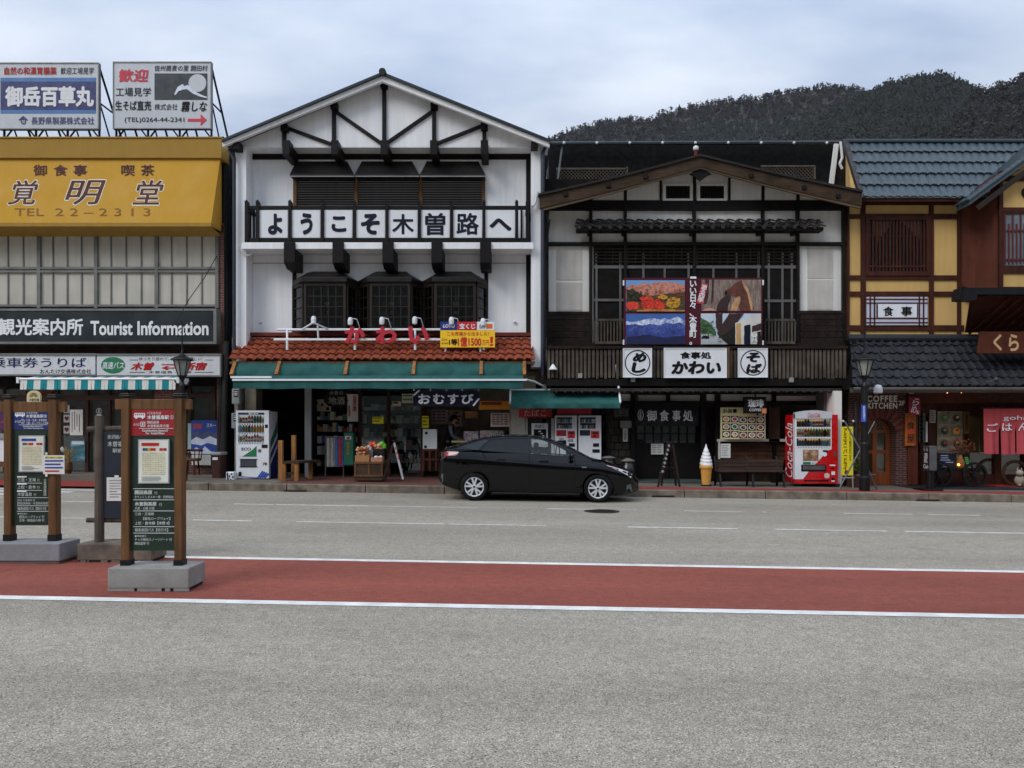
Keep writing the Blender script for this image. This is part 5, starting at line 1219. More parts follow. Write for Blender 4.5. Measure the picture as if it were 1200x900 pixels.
# block wall left of the door
m = MB(); rs = random.Random(3)
for j in range(10):
    for i in range(4):
        a = 707+i*9+(4.5 if j % 2 else 0); m.r(a,476+j*8.6,min(a+8.3,743),483.6+j*8.6,yg0-.02+rs.uniform(0,.03),.2)
m.build('block_wall', mat('dark_block_wall', (72,66,60), .9, var=.3, scale=3), t)
# dark roof storey behind the gable
rb = MB(); yrb = 26.5
bk = thing('rear_roof_storey', 'dark rear roof storey with trellis screens rising behind the weathered gable', 'building')
rb.box(X(646,yrb), X(988,yrb), yrb+.2, 33, 3, Z(170,yrb)); rb.build('wall', DARK, bk)
rb = MB(); rb.r(643,166.5,980,215,yrb+.0,.1); rb.build('dark_boarding', mat('black_boarding', (12,11,11), .85, var=.2, grain=(1,12,12)), bk)
q = MB(); q.tube(P(640,168,yrb-.4),P(984,167,yrb-.4),.07,n=8); q.build('ridge_gutter', mat('blue_grey_gutter', (72,80,86), .5, .4), bk)
for i in range(9): c = P(661+i*38.5,167.3,yrb-.46); MB().blob(c,.055,1,.02).build('gutter_clip', INKW, bk)
for a, b in ((652,735),(892,955)):
    q = MB(); yt = yrb-.1; z0, z1 = Z(232,yt), Z(197 if a < 800 else 194,yt); x0, x1 = X(a,yt), X(b,yt); st = .12; h = z1-z0
    k = x0-h
    while k < x1:
        for sg in (1,-1):
            xa, za, xb, zb_ = (k,z0,k+h,z1) if sg > 0 else (k,z1,k+h,z0)
            lo, hi = max(x0,xa), min(x1,xb)
            if hi-lo > .05: f = (zb_-za)/h; q.bar((lo,yt+(.02 if sg>0 else 0),za+(lo-xa)*f),(hi,yt+(.02 if sg>0 else 0),za+(hi-xa)*f),.018,.015)
        k += st
    q.r(a,196.5 if a<800 else 193.5,b,198.5 if a<800 else 195.5,yt-.02,.06); q.r(b-1,195,b+1,232,yt-.02,.06); q.build('trellis_screen', mat('pale_trellis', (98,90,82), .8, var=.2), bk)
q = MB(); q.bar(P(659,169,yrb-.3),P(652,222,yrb-.3),.06,.06); q.build('stay_pole', STEEL, bk)
q = MB(); q.bar(P(980,169,24.8),P(974,217,24.8),.13,.1); q.path([P(985,166,24.6),P(987,185,24.6),P(984,192,24.6),P(987,198,24.6)],.04,6); q.build('white_pipe', PLASTW, bk)
q = MB(); q.pp([(980,168),(990,165),(1002,218),(1002,240),(980,240)][::-1],24.9,.2); q.build('side_boarding', OLDD, bk)
q = MB(); c = P(815,181,21.9); q.tube(P(815.5,186,21.9),P(815.5,176,21.9),.05); q.build('lamp_post', mat('rust_red_bracket', (120,50,44), .7), t); q = MB(); q.lathe([(.03,-.07),(.075,-.03),(.08,.03),(.04,.07)],P(815.5,174,21.9),12); q.build('lamp_globe', INKW, t)
# cables at the left corner
q = MB(); [MB().path([P(640+i*1.5,230+i*9,21.7),P(636+i*2.2,270,21.75),P(641-i*1.2,320,21.8),P(637+i,380,21.8),P(640-i,450,21.8)],.022,5).build('service_cable', BLK, t) for i in range(4)]
# ---- photo banner
s = thing('photo_banner', 'wide printed banner of four photographs with white vertical lettering on a maroon band', 'banner')
Yp = 21.75
MAR = mat('maroon_banner', (84,28,44), .6, var=.06)
MB().r(731,325.5,893.5,404,Yp,.03).build('sheet', MAR, s)
def rough_edge(pts, amp, k=5, seed=1):
    r = random.Random(seed); out = []
    for (a, b), (c, d) in zip(pts, pts[1:]+pts[:1]):
        for i in range(k):
            f = i/k; w = amp if i else amp*.4; out.append((a+(c-a)*f+r.uniform(-w,w), b+(d-b)*f+r.uniform(-w,w)))
    return out
def rounded(pts, k=4):
    out = []; n = len(pts)
    for i in range(n):
        p0, p1, p2, p3 = [Vector(pts[(i+q) % n]) for q in (-1,0,1,2)]
        for s_ in range(k):
            u = s_/k; v = .5*((2*p1)+(p2-p0)*u+(2*p0-5*p1+4*p2-p3)*u*u+(3*p1-p0-3*p2+p3)*u**3); out.append((v.x, v.y))
    return out
def pic(name, box, base, *layers):
    b = MB().r(*box,Yp-.006,.005).build(name, base, s)
    for i, L_ in enumerate(layers):
        pts, mm = L_[0], L_[1]; mode = L_[2] if len(L_) > 2 else 'r'
        clip = lambda lp: [(min(max(a, box[0]), box[2]), min(max(c, box[1]), box[3])) for a, c in lp]
        if mode == 'scatter':
            r = random.Random(i+3); m = MB(); x0, y0, x1, y1, n_, rad = pts
            for q in range(n_):
                a, c, k_ = r.uniform(x0,x1), r.uniform(y0,y1), rad*r.uniform(.4,1.2); m.pp(clip([(a+k_*r.uniform(.6,1.2)*math.cos(6.283*e/8), c-k_*.8*r.uniform(.6,1.2)*math.sin(6.283*e/8)) for e in range(8)]),Yp-.009-.003*i-.00002*q,.0015)
            m.build('printed_shape', mm, b); continue
        lp = rounded(pts) if mode == 's' else pts if mode == 'h' else rough_edge(pts, .35, 5, i+1)
        MB().pp(clip(lp)[::-1], Yp-.009-.003*i, .002).build('printed_shape', mm, b)
x = lambda a: 730+a*170/1200
y = lambda b: 310+b*100/706
def q_(*c): return [(x(c[i]), y(c[i+1])) for i in range(0, len(c), 2)]
SKYP = mat('print_sky_blue', (112,158,206), .5, var=.06)
MTN = ramp_mat('autumn_mountain_print', [(.3,(86,72,70)),(.45,(170,104,88)),(.58,(206,140,116)),(.72,(120,88,84))], 9, 8, .5, (1,1,1.2))
FOL = ramp_mat('dark_foliage_print', [(.3,(28,30,24)),(.5,(60,58,36)),(.7,(96,80,40))], 12, 6, .5)
REDT = ramp_mat('red_maple_print', [(.3,(150,34,26)),(.5,(216,56,38)),(.7,(236,96,60))], 16, 6, .5)
GOLT = ramp_mat('golden_tree_print', [(.3,(128,92,24)),(.5,(196,146,40)),(.7,(222,180,70))], 16, 6, .5)
def scal(cx, cy, rx, ry, n=18, j=.12, sd=1):
    r = random.Random(sd); return [(x(cx+rx*(1+r.uniform(-j,j))*math.cos(-2*math.pi*i/n)), y(cy-ry*(1+r.uniform(-j,j))*math.sin(-2*math.pi*i/n)*-1)) for i in range(n)]
pic('autumn_photo', (x(25),y(130),x(512),y(388)), SKYP, (q_(27,190,70,165,120,170,170,150,230,165,260,140,300,150,350,138,400,150,450,150,512,172,512,300,27,300), MTN),
    (q_(27,215,80,200,130,235,180,290,200,330,27,330), FOL), (q_(27,300,300,250,512,225,512,388,27,388), FOL), (scal(80,340,55,35,sd=2), REDT), (scal(195,290,58,30,sd=3), REDT), (scal(250,338,95,48,sd=4), REDT), (scal(415,315,60,48,sd=5), GOLT), (scal(330,268,40,20,sd=6), GOLT), (q_(120,375,300,366,512,376,512,388,110,388), mat('pale_ground_print', (190,140,80), .6)), ((x(30),y(205),x(200),y(300),60,1.2), mat('deep_green_print', (34,44,28), .6, var=.4, scale=9), 'scatter'), ((x(190),y(215),x(508),y(300),80,1.0), mat('rust_tree_print', (150,84,44), .6, var=.3, scale=9), 'scatter'), ((x(150),y(280),x(350),y(372),90,.8), mat('bright_maple_print', (224,70,48), .6, var=.25, scale=9), 'scatter'), ((x(365),y(285),x(470),y(345),30,1.1), mat('ochre_tree_print', (206,160,60), .6, var=.25, scale=9), 'scatter'), ((x(30),y(315),x(130),y(375),40,.8), REDT, 'scatter'), ((x(150),y(290),x(350),y(380),60,.6), mat('deep_maple_print', (140,36,32), .6, var=.3, scale=9), 'scatter'), ((x(30),y(190),x(505),y(255),70,.7), mat('rock_shadow_print', (108,72,66), .6, var=.3, scale=9), 'scatter'), ((x(360),y(290),x(510),y(380),50,.7), mat('brown_shrub_print', (92,70,34), .6, var=.3, scale=9), 'scatter'))
BLM = ramp_mat('blue_ridge_print', [(.3,(24,34,90)),(.5,(46,66,140)),(.7,(84,104,170))], 5, 8, .5, (1,1,1.6))
SNP = ramp_mat('snow_ridge_print', [(.35,(96,112,168)),(.5,(170,182,214)),(.65,(226,230,240))], 9, 8, .5, (1,1,1))
pic('snow_mountain_photo', (x(25),y(407),x(514),y(660)), mat('print_deep_blue', (70,108,172), .5), (q_(27,470,80,478,140,465,200,452,260,445,310,455,345,442,380,458,420,440,450,430,480,445,514,468,514,560,27,560), SNP),
    (q_(27,500,100,492,160,505,230,490,300,502,360,480,420,492,470,478,514,500,514,620,27,620), BLM), (q_(27,600,200,580,350,605,514,585,514,660,27,660), mat('print_indigo', (24,30,78), .5, var=.25, scale=6)), ((x(35),y(475),x(505),y(540),80,.45), mat('blue_snow_print', (150,164,206), .6, var=.35, scale=9), 'scatter'), ((x(35),y(530),x(505),y(640),140,.5), mat('dark_blue_forest_print', (42,60,128), .6, var=.35, scale=9), 'scatter'))
BRW = ramp_mat('winter_wood_print', [(.3,(74,60,56)),(.5,(120,102,94)),(.7,(160,142,132))], 7, 8, .5, (3,1,.6))
CHES = mat('chestnut_print', (104,58,42), .5, var=.4, scale=7, streak=.3); MANE = mat('pale_mane_print', (190,150,112), .5, var=.35, scale=12, streak=.3)
DKB = mat('dark_bay_print', (58,34,34), .5, var=.2, scale=6)
pic('horse_photo', (x(650),y(125),x(1143),y(383)), BRW, (q_(680,125,712,125,708,260,690,330,672,330), DKB), (q_(735,125,752,125,745,300,728,330), DKB),
    (q_(975,383,955,300,925,265,870,255,845,235,848,215,885,195,930,155,970,138,980,128,992,150,1020,190,1045,240,1065,320,1078,383), CHES, 's'), (q_(985,140,1010,160,1040,215,1060,290,1078,383,1062,383,1045,310,1028,240,1000,185), MANE, 's'), (q_(895,383,905,330,930,280,965,262,972,300,955,350,940,383), MANE, 's'),
    (q_(778,383,790,320,815,285,860,255,890,262,885,300,868,340,860,383), DKB, 's'), (q_(842,232,852,215,862,228,858,250,848,252), INKB, 's'), (q_(658,383,690,362,740,362,778,383), mat('pale_hand_print', (190,150,132), .6)))
GRN = ramp_mat('summer_hill_print', [(.3,(24,52,30)),(.5,(50,88,44)),(.7,(90,124,64))], 12, 6, .5)
GRYR = mat('print_grey_road', (178,182,186), .6, var=.08)
pic('old_street_photo', (x(645),y(405),x(1143),y(660)), mat('print_pale_sky', (190,204,216), .5), (q_(645,440,700,470,740,510,770,560,770,612,645,612), GRN), (q_(645,580,720,572,775,595,820,600,900,630,900,660,645,660), GRYR), (q_(650,600,672,588,708,590,715,612,650,616), INKB),
    (q_(768,405,825,405,820,500,790,560,770,520), DKB), (q_(880,405,1000,405,940,490,880,560,800,610,780,560), DKB), (q_(800,600,880,550,930,490,935,660,870,660), mat('dark_street_print', (44,38,38), .6)), (q_(930,485,1143,405,1143,660,930,660), mat('white_wall_print', (206,204,198), .6)),
    (q_(938,490,978,485,978,660,938,660), mat('tan_curtain_print', (196,160,110), .6)), (q_(1003,505,1055,495,1055,660,1003,660), INKD), (q_(1068,510,1143,485,1143,540,1068,560), DKB), (q_(1110,560,1143,550,1143,660,1110,660), MATS['dark_street_print']), ((x(648),y(470),x(765),y(590),50,1.2), GRN, 'scatter'), ((x(775),y(560),x(930),y(640),40,1.0), mat('street_bush_print', (54,60,44), .6, var=.3, scale=9), 'scatter'))
bb = MB(); [bb.bar((X(x(a),Yp),Yp-.05,Z(y(b),Yp)),(X(x(c),Yp),Yp-.05,Z(y(d),Yp)),.04,.004) for a,b,c,d in ((1060,580,1105,640),(1105,580,1060,640))]; bb.build('lattice_print', INKW, s)
text('いい日々、木曽町。', (x(548),y(133),x(612),y(665)), Yp-.01, INKW, s, .03, vert=True)
MB().pp([(x(655),y(152)),(x(703),y(160)),(x(660),y(330)),(x(607),y(318))][::-1], Yp-.012, .004).build('red_label', mat('banner_red', (196,44,58), .5), s)
text('源る四季', (x(632),y(165),x(682),y(315)), Yp-.016, INKW, s, .02, vert=True, rot=.27)
q = MB(); [q.r(a,b,a+1.6,b+6,Yp-.02,.03) for a, b in ((730,328.5),(893.5,328),(730,398),(893.5,399))]; q.r(809,324,816,326.5,Yp-.02,.03); q.build('corner_tie', INKW, s)
# ---- three white signs
Ysg = 21.3
WSB = MATS['white_sign_board']
def ringmark(s, a, b, cy, r):
    c = (X((a+b)/2,Ysg), Z(cy,Ysg)); k = r*Ysg/F; n = 40
    out = [(c[0]+k*math.cos(6.2832*i/n), c[1]+k*math.sin(6.2832*i/n)) for i in range(n)]; k2 = k*.92
    MB().prism(out, Ysg-.006, Ysg-.001, 0, [[(c[0]+k2*math.cos(6.2832*i/n), c[1]+k2*math.sin(6.2832*i/n)) for i in range(n)]]).build('ring_mark', INKB, s)
def sg_frame(s, a, b, c, d): q = MB(); [q.r(*z,Ysg-.02,.07) for z in ((a-.8,b-.8,c+.8,b),(a-.8,d,c+.8,d+.8),(a-.8,b,a,d),(c,b,c+.8,d))]; q.build('frame', WHM, s)
s = thing('round_letter_sign', 'square white sign with めし brushed inside a black ring, left of the wide sign', 'sign'); MB().r(731,408.8,763.3,441.5,Ysg,.05).build('board', WSB, s); sg_frame(s,731,408.8,763.3,441.5); ringmark(s,731,763.3,425.2,15)
text('め', (741.5,413,757.5,424.5), Ysg-.006, INKB, s, .06, .2); text('し', (740,424.5,757,437), Ysg-.006, INKB, s, .06, .1)
s = thing('restaurant_name_sign', 'wide white sign with two rows of black brushed characters in the middle of the balcony', 'sign'); MB().r(779,408.5,851,442,Ysg,.05).build('board', WSB, s); sg_frame(s,779,408.5,851,442)
text('食事処', (797,412.3,833.5,420.5), Ysg-.006, INKB, s, .035); text('かわい', (786.5,423,845,438.5), Ysg-.006, INKB, s, .055, .12)
MB().r(852.6,407,855,443,Ysg,.06).build('wood_edge', WOOD, s)
s = thing('round_letter_sign', 'square white sign with そば brushed inside a black ring, right of the wide sign', 'sign'); MB().r(866,408.8,899,441.5,Ysg,.05).build('board', WSB, s); sg_frame(s,866,408.8,899,441.5); ringmark(s,866,899,425.2,15)
text('そ', (874.5,413,891,424.5), Ysg-.006, INKB, s, .055, .15); text('ば', (874.5,426,893,437.5), Ysg-.006, INKB, s, .055, .1)
# ---- noren
s = thing('entrance_curtain', 'black cloth curtain with four white characters over the restaurant door', 'curtain')
BCL = mat('black_cloth', (26,24,28), .9, var=.2)
yn = 22.1; n = 40; r = []
for j, py in enumerate((473,485,499)):
    for i in range(n+1): u = i/n; r.append((X(744+74*u,yn), yn+.02*math.sin(u*22+j)*j*.5, Z(py,yn)))
MB().add(r, [(j*(n+1)+i, (j+1)*(n+1)+i, (j+1)*(n+1)+i+1, j*(n+1)+i+1) for j in range(2) for i in range(n)]).build('cloth', BCL, s, smooth=True)
DIMW = mat('dim_white_ink', (172,172,172), .8)
for ch, a, b in (('御',758,769.5),('食',773,784),('事',788,797.5),('処',800.5,812)): text(ch, (a,480.5,b,493.5), yn-.03, DIMW, s, .02)
q = MB(); c = (X(750.5,yn),Z(486.5,yn)); k = yn/F; o = [(c[0]+3.4*k*math.cos(6.2832*i/24), c[1]+6.4*k*math.sin(6.2832*i/24)) for i in range(24)]; h = [(c[0]+2.8*k*math.cos(6.2832*i/24), c[1]+5.8*k*math.sin(6.2832*i/24)) for i in range(24)]
q.prism(o, yn-.034, yn-.03, 0, [h]); q.build('oval_mark', DIMW, s); text('木曽', (749,481.5,752,491.5), yn-.032, DIMW, s, .01, vert=True)
q = MB().tube(P(742,472.5,yn),P(820,472.5,yn),.02); [q.r(p-.8,471,p+.8,474,yn-.02,.04) for p in range(746,820,9)]; q.build('curtain_pole', TIMB, s)
notice('menu_sheet', (763,520,777.5,532.5), 22.72, PAPER, 'white sketch notice on the dark door behind the leaning menu stand', rows=4, cols=2, ink=MATS['goods_grey'])
# ---- tobacco corner
s = thing('tobacco_sign', 'red tobacco sign lettered たばこ on the cream wall under the corner awning', 'sign')
RSG = mat('red_sign_face', (176,26,40), .5, var=.06); MB().r(608,479.5,647,489,22.15,.1).build('panel', RSG, s); text('たばこ', (614,480,640,488), 22.142, mat('pale_pink_letter', (222,170,160), .6), s, .015)
s = thing('red_header_panel', 'plain red header panel above the two tobacco machines', 'panel'); m = MB().r(653,478.5,693,485.5,22.1,.1); m.build('panel', RSG, s); MB().r(652.5,485.5,693.5,486.6,22.08,.13).build('edge', BLK, s)
s = thing('tobacco_window', 'dark framed tobacco window with a white box sign lettered たばこ', 'kiosk window')
m = MB(); [m.r(*q,22.3,.15) for q in ((618,489.5,646,496),(618,496,622.5,565),(642.5,496,646,565),(622.5,525,642.5,565))]; m.build('frame', DARKW, s); m = MB().r(622.5,496,642.5,525,22.42,.01); m.build('glazing', GLASSD, s)
m = MB().r(646,490,649.5,565,22.28,.2); m.r(616,490,618,565,22.28,.2); m.build('pale_jamb', PLASTW, s)
m = MB(); m.r(623,496,642,521,22.2,.1); bx_ = m.build('sign_box', INKW, s); text('たばこ', (627,497.5,638,501.5), 22.192, INKB, s, .02); MB().r(625.5,503,640,515,22.192,.006).build('picture_panel', INKB, s)
q = MB(); [q.bar(P(631+i*2.2,506+i*2.2,22.186),P(634+i*2,505+i*3,22.186),.03,.004) for i in range(3)]; q.build('smoke_mark', INKW, s); notice('door_paper', (623.5,521.5,642,523.5), 22.2, PAPER, 'thin pale strip below the white tobacco box sign', rows=0)
YV = 22.0
for k_, (a, b, lb) in enumerate(((650.5,676,'left white cigarette machine with a red notice panel, behind the car'),(678,704.5,'right white cigarette machine with a plain lower front, behind the car bonnet'))):
    v = thing('cigarette_machine', lb, 'vending machine')
    za = gz(2)+SW; zt = Z(487,YV); m = MB(); gx = (X(a+1.6,YV),X(a+20,YV)); gzz = (Z(510 if k_ else 502.5,YV),Z(488.6,YV))
    m.box(X(a,YV),X(b,YV),YV+.1,YV+.4,za,zt-.01); m.prism([(X(a,YV),za),(X(b,YV),za),(X(b,YV),zt),(X(a,YV),zt)],YV,YV+.1,0,[[(gx[0],Z(502.5,YV)),(gx[1],Z(502.5,YV)),(gx[1],Z(488.8,YV)),(gx[0],Z(488.8,YV))]]); m.build('cabinet', WM, v)
    MB().box(gx[0],gx[1],YV+.09,YV+.1,Z(502.5,YV),Z(488.8,YV)).build('display_back', INKD, v); MB().box(gx[0],gx[1],YV+.005,YV+.008,Z(502.5,YV),Z(488.8,YV)).build('display_glass', CLEAR, v)
    for py in (495.3,502.2):
        MB().box(gx[0],gx[1],YV+.01,YV+.09,Z(py,YV)-.012,Z(py,YV)).build('shelf', INKW, v)
        for i in range(8):
            c = rv.choice(('can_white','goods_grey','can_blue','can_white','can_pale_blue','can_gold','goods_red')); z0 = Z(py,YV); w = (gx[1]-gx[0])/8; o = MB().box(gx[0]+i*w+.008,gx[0]+(i+1)*w-.006,YV+.03,YV+.06,z0+.002,z0+.1).build('sample_pack', MATS[c], v)
    MB().r(a+14.5,505,b-2.2,513.5,YV-.01,.02).build('coin_panel', mat('coin_panel_red', (200,50,40), .5), v); q = MB(); q.r(a+16.5,506.5,b-4,508.5,YV-.014,.01); q.r(a+18,510,b-6,512,YV-.014,.01); q.build('coin_slot', INKB, v)
    if k_ == 0:
        MB().r(a+1.5,504,a+13,511,YV-.008,.01).build('notice_panel', mat('magenta_panel', (150,34,64), .5), v); MB().disc(X(a+4,YV),Z(507.5,YV),YV-.012,2*YV/F,d=.004).build('no_smoking_mark', INKR, v)
        text('たばこ', (a+5,513,a+10,515.5), YV-.006, INKB, v, .02); MB().r(a+3,516,a+13,523,YV-.01,.02).build('delivery_flap', BLK, v); MB().r(a+15,515,a+21,517.5,YV-.006,.01).build('blue_label', LB, v); text('taspo', (a+15.5,515.3,a+20.5,517.2), YV-.01, INKW, v, .02)
    else: MB().r(a+1.5,504,a+13.5,510.5,YV-.008,.01).build('notice_panel', SLATE, v)
    for py, w in ((521.5,4),(528.5,5.5)): MB().r(b-9+1.5-w/2,py-2,b-9+4.5+w/2,py+2,YV-.01,.02).build('lock_plate', BLK, v)
s = thing('jar', 'brown glazed storage jar with a grey cover right of the cigarette machines', 'jar')
def jar(c, r, h): return MB().lathe([(r*.6,0),(r*.95,h*.35),(r,h*.6),(r*.75,h*.88),(r*.6,h*.95),(r*.68,h)], c, 18)
GLZ = mat('brown_glaze', (46,32,27), .25, var=.3, scale=4)
jar((X(713,22),22.0,gz(3)+SW), .26, .66).build('body', GLZ, s, smooth=True)
MB().lathe([(.19,0),(.22,.03),(.05,.08)],(X(713,22),22.0,gz(3)+SW+.66),16).build('lid', mat('grey_cloth_cover', (128,124,120), .9), s)
s = thing('jar', 'squat black jar with a grey cloth cover near the entrance post', 'jar'); jar((X(736,21.9),21.9,gz(3)+SW), .24, .58).build('body', mat('black_glaze', (34,30,32), .25, var=.3), s, smooth=True); MB().lathe([(.18,0),(.2,.03),(.05,.1)],(X(736,21.9),21.9,gz(3)+SW+.58),16).build('lid', mat('grey_cloth_cover', (128,124,120), .9), s)
notice('shop_plate', (727,493,740,501.5), 22.3, mat('grey_plate', (122,118,114), .6), 'grey blank plate on the block wall by the entrance curtain', 'plate')
s = notice('name_plate', (730,502,735.5,517.5), 22.3, mat('pale_plate', (180,178,170), .6), 'narrow pale vertical name plate below the grey plate', 'plate'); text('木曽町', (731.5,503.5,734,516), 22.29, INKB, s, .01, vert=True)
notice('block_wall_paper', (720,479,736,488), 22.4, mat('dim_grey_print', (96,98,94), .7), 'dim grey notices on the block wall beside the entrance curtain', rows=3, cols=2)
s = thing('blue_bin', 'blue bin lid showing above the car bonnet', 'bin'); c = (X(707,20.6),20.6,gz(2.6)+SW); MB().lathe([(.17,0),(.2,.5)],c,16).build('body', mat('blue_plastic', (44,52,140), .5), s); MB().lathe([(.22,.5),(.22,.54),(.06,.62)],c,16).build('lid', MATS['blue_plastic'], s)
# ---- leaning menu stand
s = thing('menu_stand', 'slim wooden A frame stand with white menu strips by the restaurant entrance', 'sign stand')
tp = 518.5
for y0, y1 in ((20.3,20.35),(20.75,20.72)):
    nf = y0 < 20.5
    MB().bar(P(783,tp,20.5),(X(771 if nf else 775,y0),y0,gz(4)+SW),.05,.05).build('left_leg', OLDD, s); MB().bar(P(788,tp,20.5),(X(796.5 if nf else 792,y1),y1,gz(4)+SW),.05,.05).build('right_leg', OLDD, s)
m = MB(); [m.bar(P(774+1.3*i,555-5.2*i,20.36+.02*i),P(777.5+1.2*i,551.5-5*i,20.33+.02*i),.06,.01) for i in range(7)]; m.build('menu_strip', DIMW, s)
m = MB(); m.bar(P(774,548,20.36),P(791,548,20.36),.04,.02); m.bar(P(781,525,20.45),P(788,525,20.45),.04,.02); m.bar(P(781.5,519,20.48),P(789,519,20.48),.06,.06); m.build('cross_bar', OLDD, s)
# ---- soft serve cone
s = thing('ice_cream_model', 'large soft serve ice cream cone model standing beside the bench', 'display model')
YI = 20.9; c = (X(827.5,YI), YI, gz(5.3)+SW); k = YI/F; hz = c[2]
H = Z(521.5,YI)-hz
CON = mat('wafer_tan', (216,164,88), .55, var=.1); SOF = mat('soft_cream_white', (226,226,226), .4, var=.03)
MB().lathe([(4.6*k,.0),(4.8*k,.03),(6.3*k,H*.42),(7.6*k,H*.43),(7.8*k,H*.48),(7.2*k,H*.5)], c, 24).build('cone', CON, s, smooth=False)
m = MB(); m.lathe([(r_*k, H*h) for r_, h in ((6.6,.49),(7.4,.53),(7,.57),(6,.585),(6.7,.61),(6.4,.65),(5.2,.665),(5.7,.69),(5.3,.73),(4,.745),(4.5,.77),(4.1,.81),(2.8,.825),(3.2,.85),(2.6,.89),(1.4,.93),(.5,1.0))], c, 24); o = m.build('swirl', SOF, s, smooth=True)
for v in o.data.vertices: a = math.atan2(v.co.y-c[1], v.co.x-c[0]); v.co.z += H*.028*math.sin(a)
m = MB(); [m.bar((c[0]+4.6*k*math.sin(a),c[1]-4.7*k*math.cos(a),hz+.02),(c[0]+6.4*k*math.sin(a+.3),c[1]-6.5*k*math.cos(a+.3),hz+H*.42),.012,.012) for a in (-1.2,-.8,-.4,0,.4,.8)]; [m.lathe([((4.8+1.6*f)*k,H*.42*f-.006),((4.95+1.6*f)*k,H*.42*f),((4.8+1.6*f)*k,H*.42*f+.006)],c,24) for f in (.25,.5,.75)]; m.build('wafer_ridge', CON, s)
MB().lathe([(6*k,-.0),(6.2*k,.03),(4.8*k,.035)],c,20).build('base', BLK, s)
# ---- coffee sign
s = thing('coffee_sign', 'black hanging box sign lettered 珈琲 COFFEE with an orange cup', 'sign'); yc = 21.7
MB().r(872.5,465,898,484.5,yc,.15).build('box', INKB, s, bevel=.01); text('珈琲', (876.5,468,895,477.5), yc-.006, INKW, s, .03); text('COFFEE', (878,478.8,892,481.8), yc-.006, INKW, s, .02)
MB().r(893,478.5,898.5,484.5,yc-.03,.03).build('cup', mat('orange_cup', (216,140,84), .5), s, bevel=.012); MB().tube(P(885,465,yc+.07),P(885,459,yc+.07),.02).build('hanger', BLK, s)
# ---- photo menu board
s = thing('photo_menu_board', 'cream board covered with small photographs of dishes under the coffee sign', 'menu board'); ym = 22.1
MB().r(844.5,477.5,897,514.5,ym,.05).build('board', CREAM, s)
DK = mat('dish_ground', (62,50,46), .6); rs = random.Random(9)
FD = [MATS['goods_tan'], MATS['goods_red'], MATS['can_gold'], mat('noodle_cream', (214,190,140), .6), MATS['can_green'], MATS['goods_black']]
def dish(box, Y, par, foods, gm, plate=None):
    a, b, c, d = box; w, h = c-a, d-b
    MB().r(a,b,c,d,Y,.006).build('dish_photo', gm, par)
    k = Y/F; q = MB(); cx, cz = X((a+c)/2,Y), Z((b+d)/2,Y); q.disc(cx,cz,Y-.004,w*.42*k,h*.4*k,14,.003,0); q.disc(cx,cz,Y-.007,w*.3*k,h*.29*k,10,.003,1); q.disc(cx+w*.08*k,cz+h*.08*k,Y-.01,w*.14*k,h*.12*k,8,.003,2); q.build('dish_print', [plate or INKW, rs.choice(foods), rs.choice(foods)], par)
for j in range(4):
    for i in range(5):
        if j == 0 and i < 2: continue
        x0 = 846.5+i*10 if i < 2 else 866.5+(i-2)*10.1; y0 = 479.5+j*8.9+(0 if i > 1 else -1)
        if j == 0 and i > 1: y0 += 0; 
        if j == 0 and i in (2,3): continue
        dish((x0,y0,x0+9,y0+7.4), ym-.008, s, FD, DK)
text('お品書', (847,479,864,484), ym-.008, INKB, s, .03)
notice('opening_notice', (844.5,520,856,536.5), 22.15, PAPER, 'white printed notice on the plank wall at the left end of the bench', rows=7, ink=MATS['goods_grey'])
# ---- bench
s = thing('slatted_bench', 'long dark brown slatted bench in front of the restaurant window', 'bench'); YBn = 20.75
BW = mat('dark_brown_bench_slat', (74,58,50), .6, var=.15, grain=(1.5,16,16)); g = gz(6.5)+SW
for i in range(4): MB().bar((X(840+.6*i,21.15-.03*i),21.2-.035*i,Z(540.5+i*4.2,21.15)),(X(919-.5*i,21.15-.03*i),21.2-.035*i,Z(540.5+i*4.2,21.15)),.085,.025).build('back_slat', BW, s)
for i in range(4): y = 20.62+i*.12; MB().box(X(842-i*.8,YBn),X(922-i,YBn),y,y+.1,g+.4,g+.43).build('seat_slat', BW, s)
for p in (843,881,917):
    x = X(p,YBn); m = MB(); m.bar((x,20.64,g+.39),(x,21.1,g+.39),.05,.06); m.bar((x,21.1,g+.38),(x,21.26,g+.8),.04,.04); m.bar((x,20.72,g+.39),(x,20.6,g),.05,.05); m.bar((x,21.05,g+.39),(x,21.2,g),.05,.05); m.build('leg_frame', BLK, s)
# ---- cola style red machine
YC = 21.0
v = thing('red_drinks_machine', 'red and white drinks vending machine with a curved white header beside the white pillar', 'vending machine')
xa, xb = X(931.5,YC), X(982,YC); zb_ = gz(xa)+SW+.08; zt = Z(486,YC); xp = X(974.5,YC)
RDM = mat('machine_red', (196,24,34), .28, var=.04, coat=.4)
gx0, gx1, gz0, gz1 = X(933.5,YC), X(973.5,YC), Z(524.5,YC), Z(491.5,YC)
m = MB(); m.box(xa, xb, YC+.14, YC+.75, zb_, zt); m.build('cabinet', RDM, v, bevel=.015)
m = MB(); m.prism([(xa,zb_+.12),(X(941,YC),zb_+.12),(X(949,YC),Z(551,YC)),(X(962,YC),Z(537,YC)),(X(970,YC),Z(528,YC)),(xp,Z(526.5,YC)),(xp,zt+.02),(xa,zt+.02)], YC, YC+.14, 0, [[(gx0,gz0),(gx1,gz0),(gx1,gz1),(gx0,gz1)]]); m.build('white_front', WM, v)
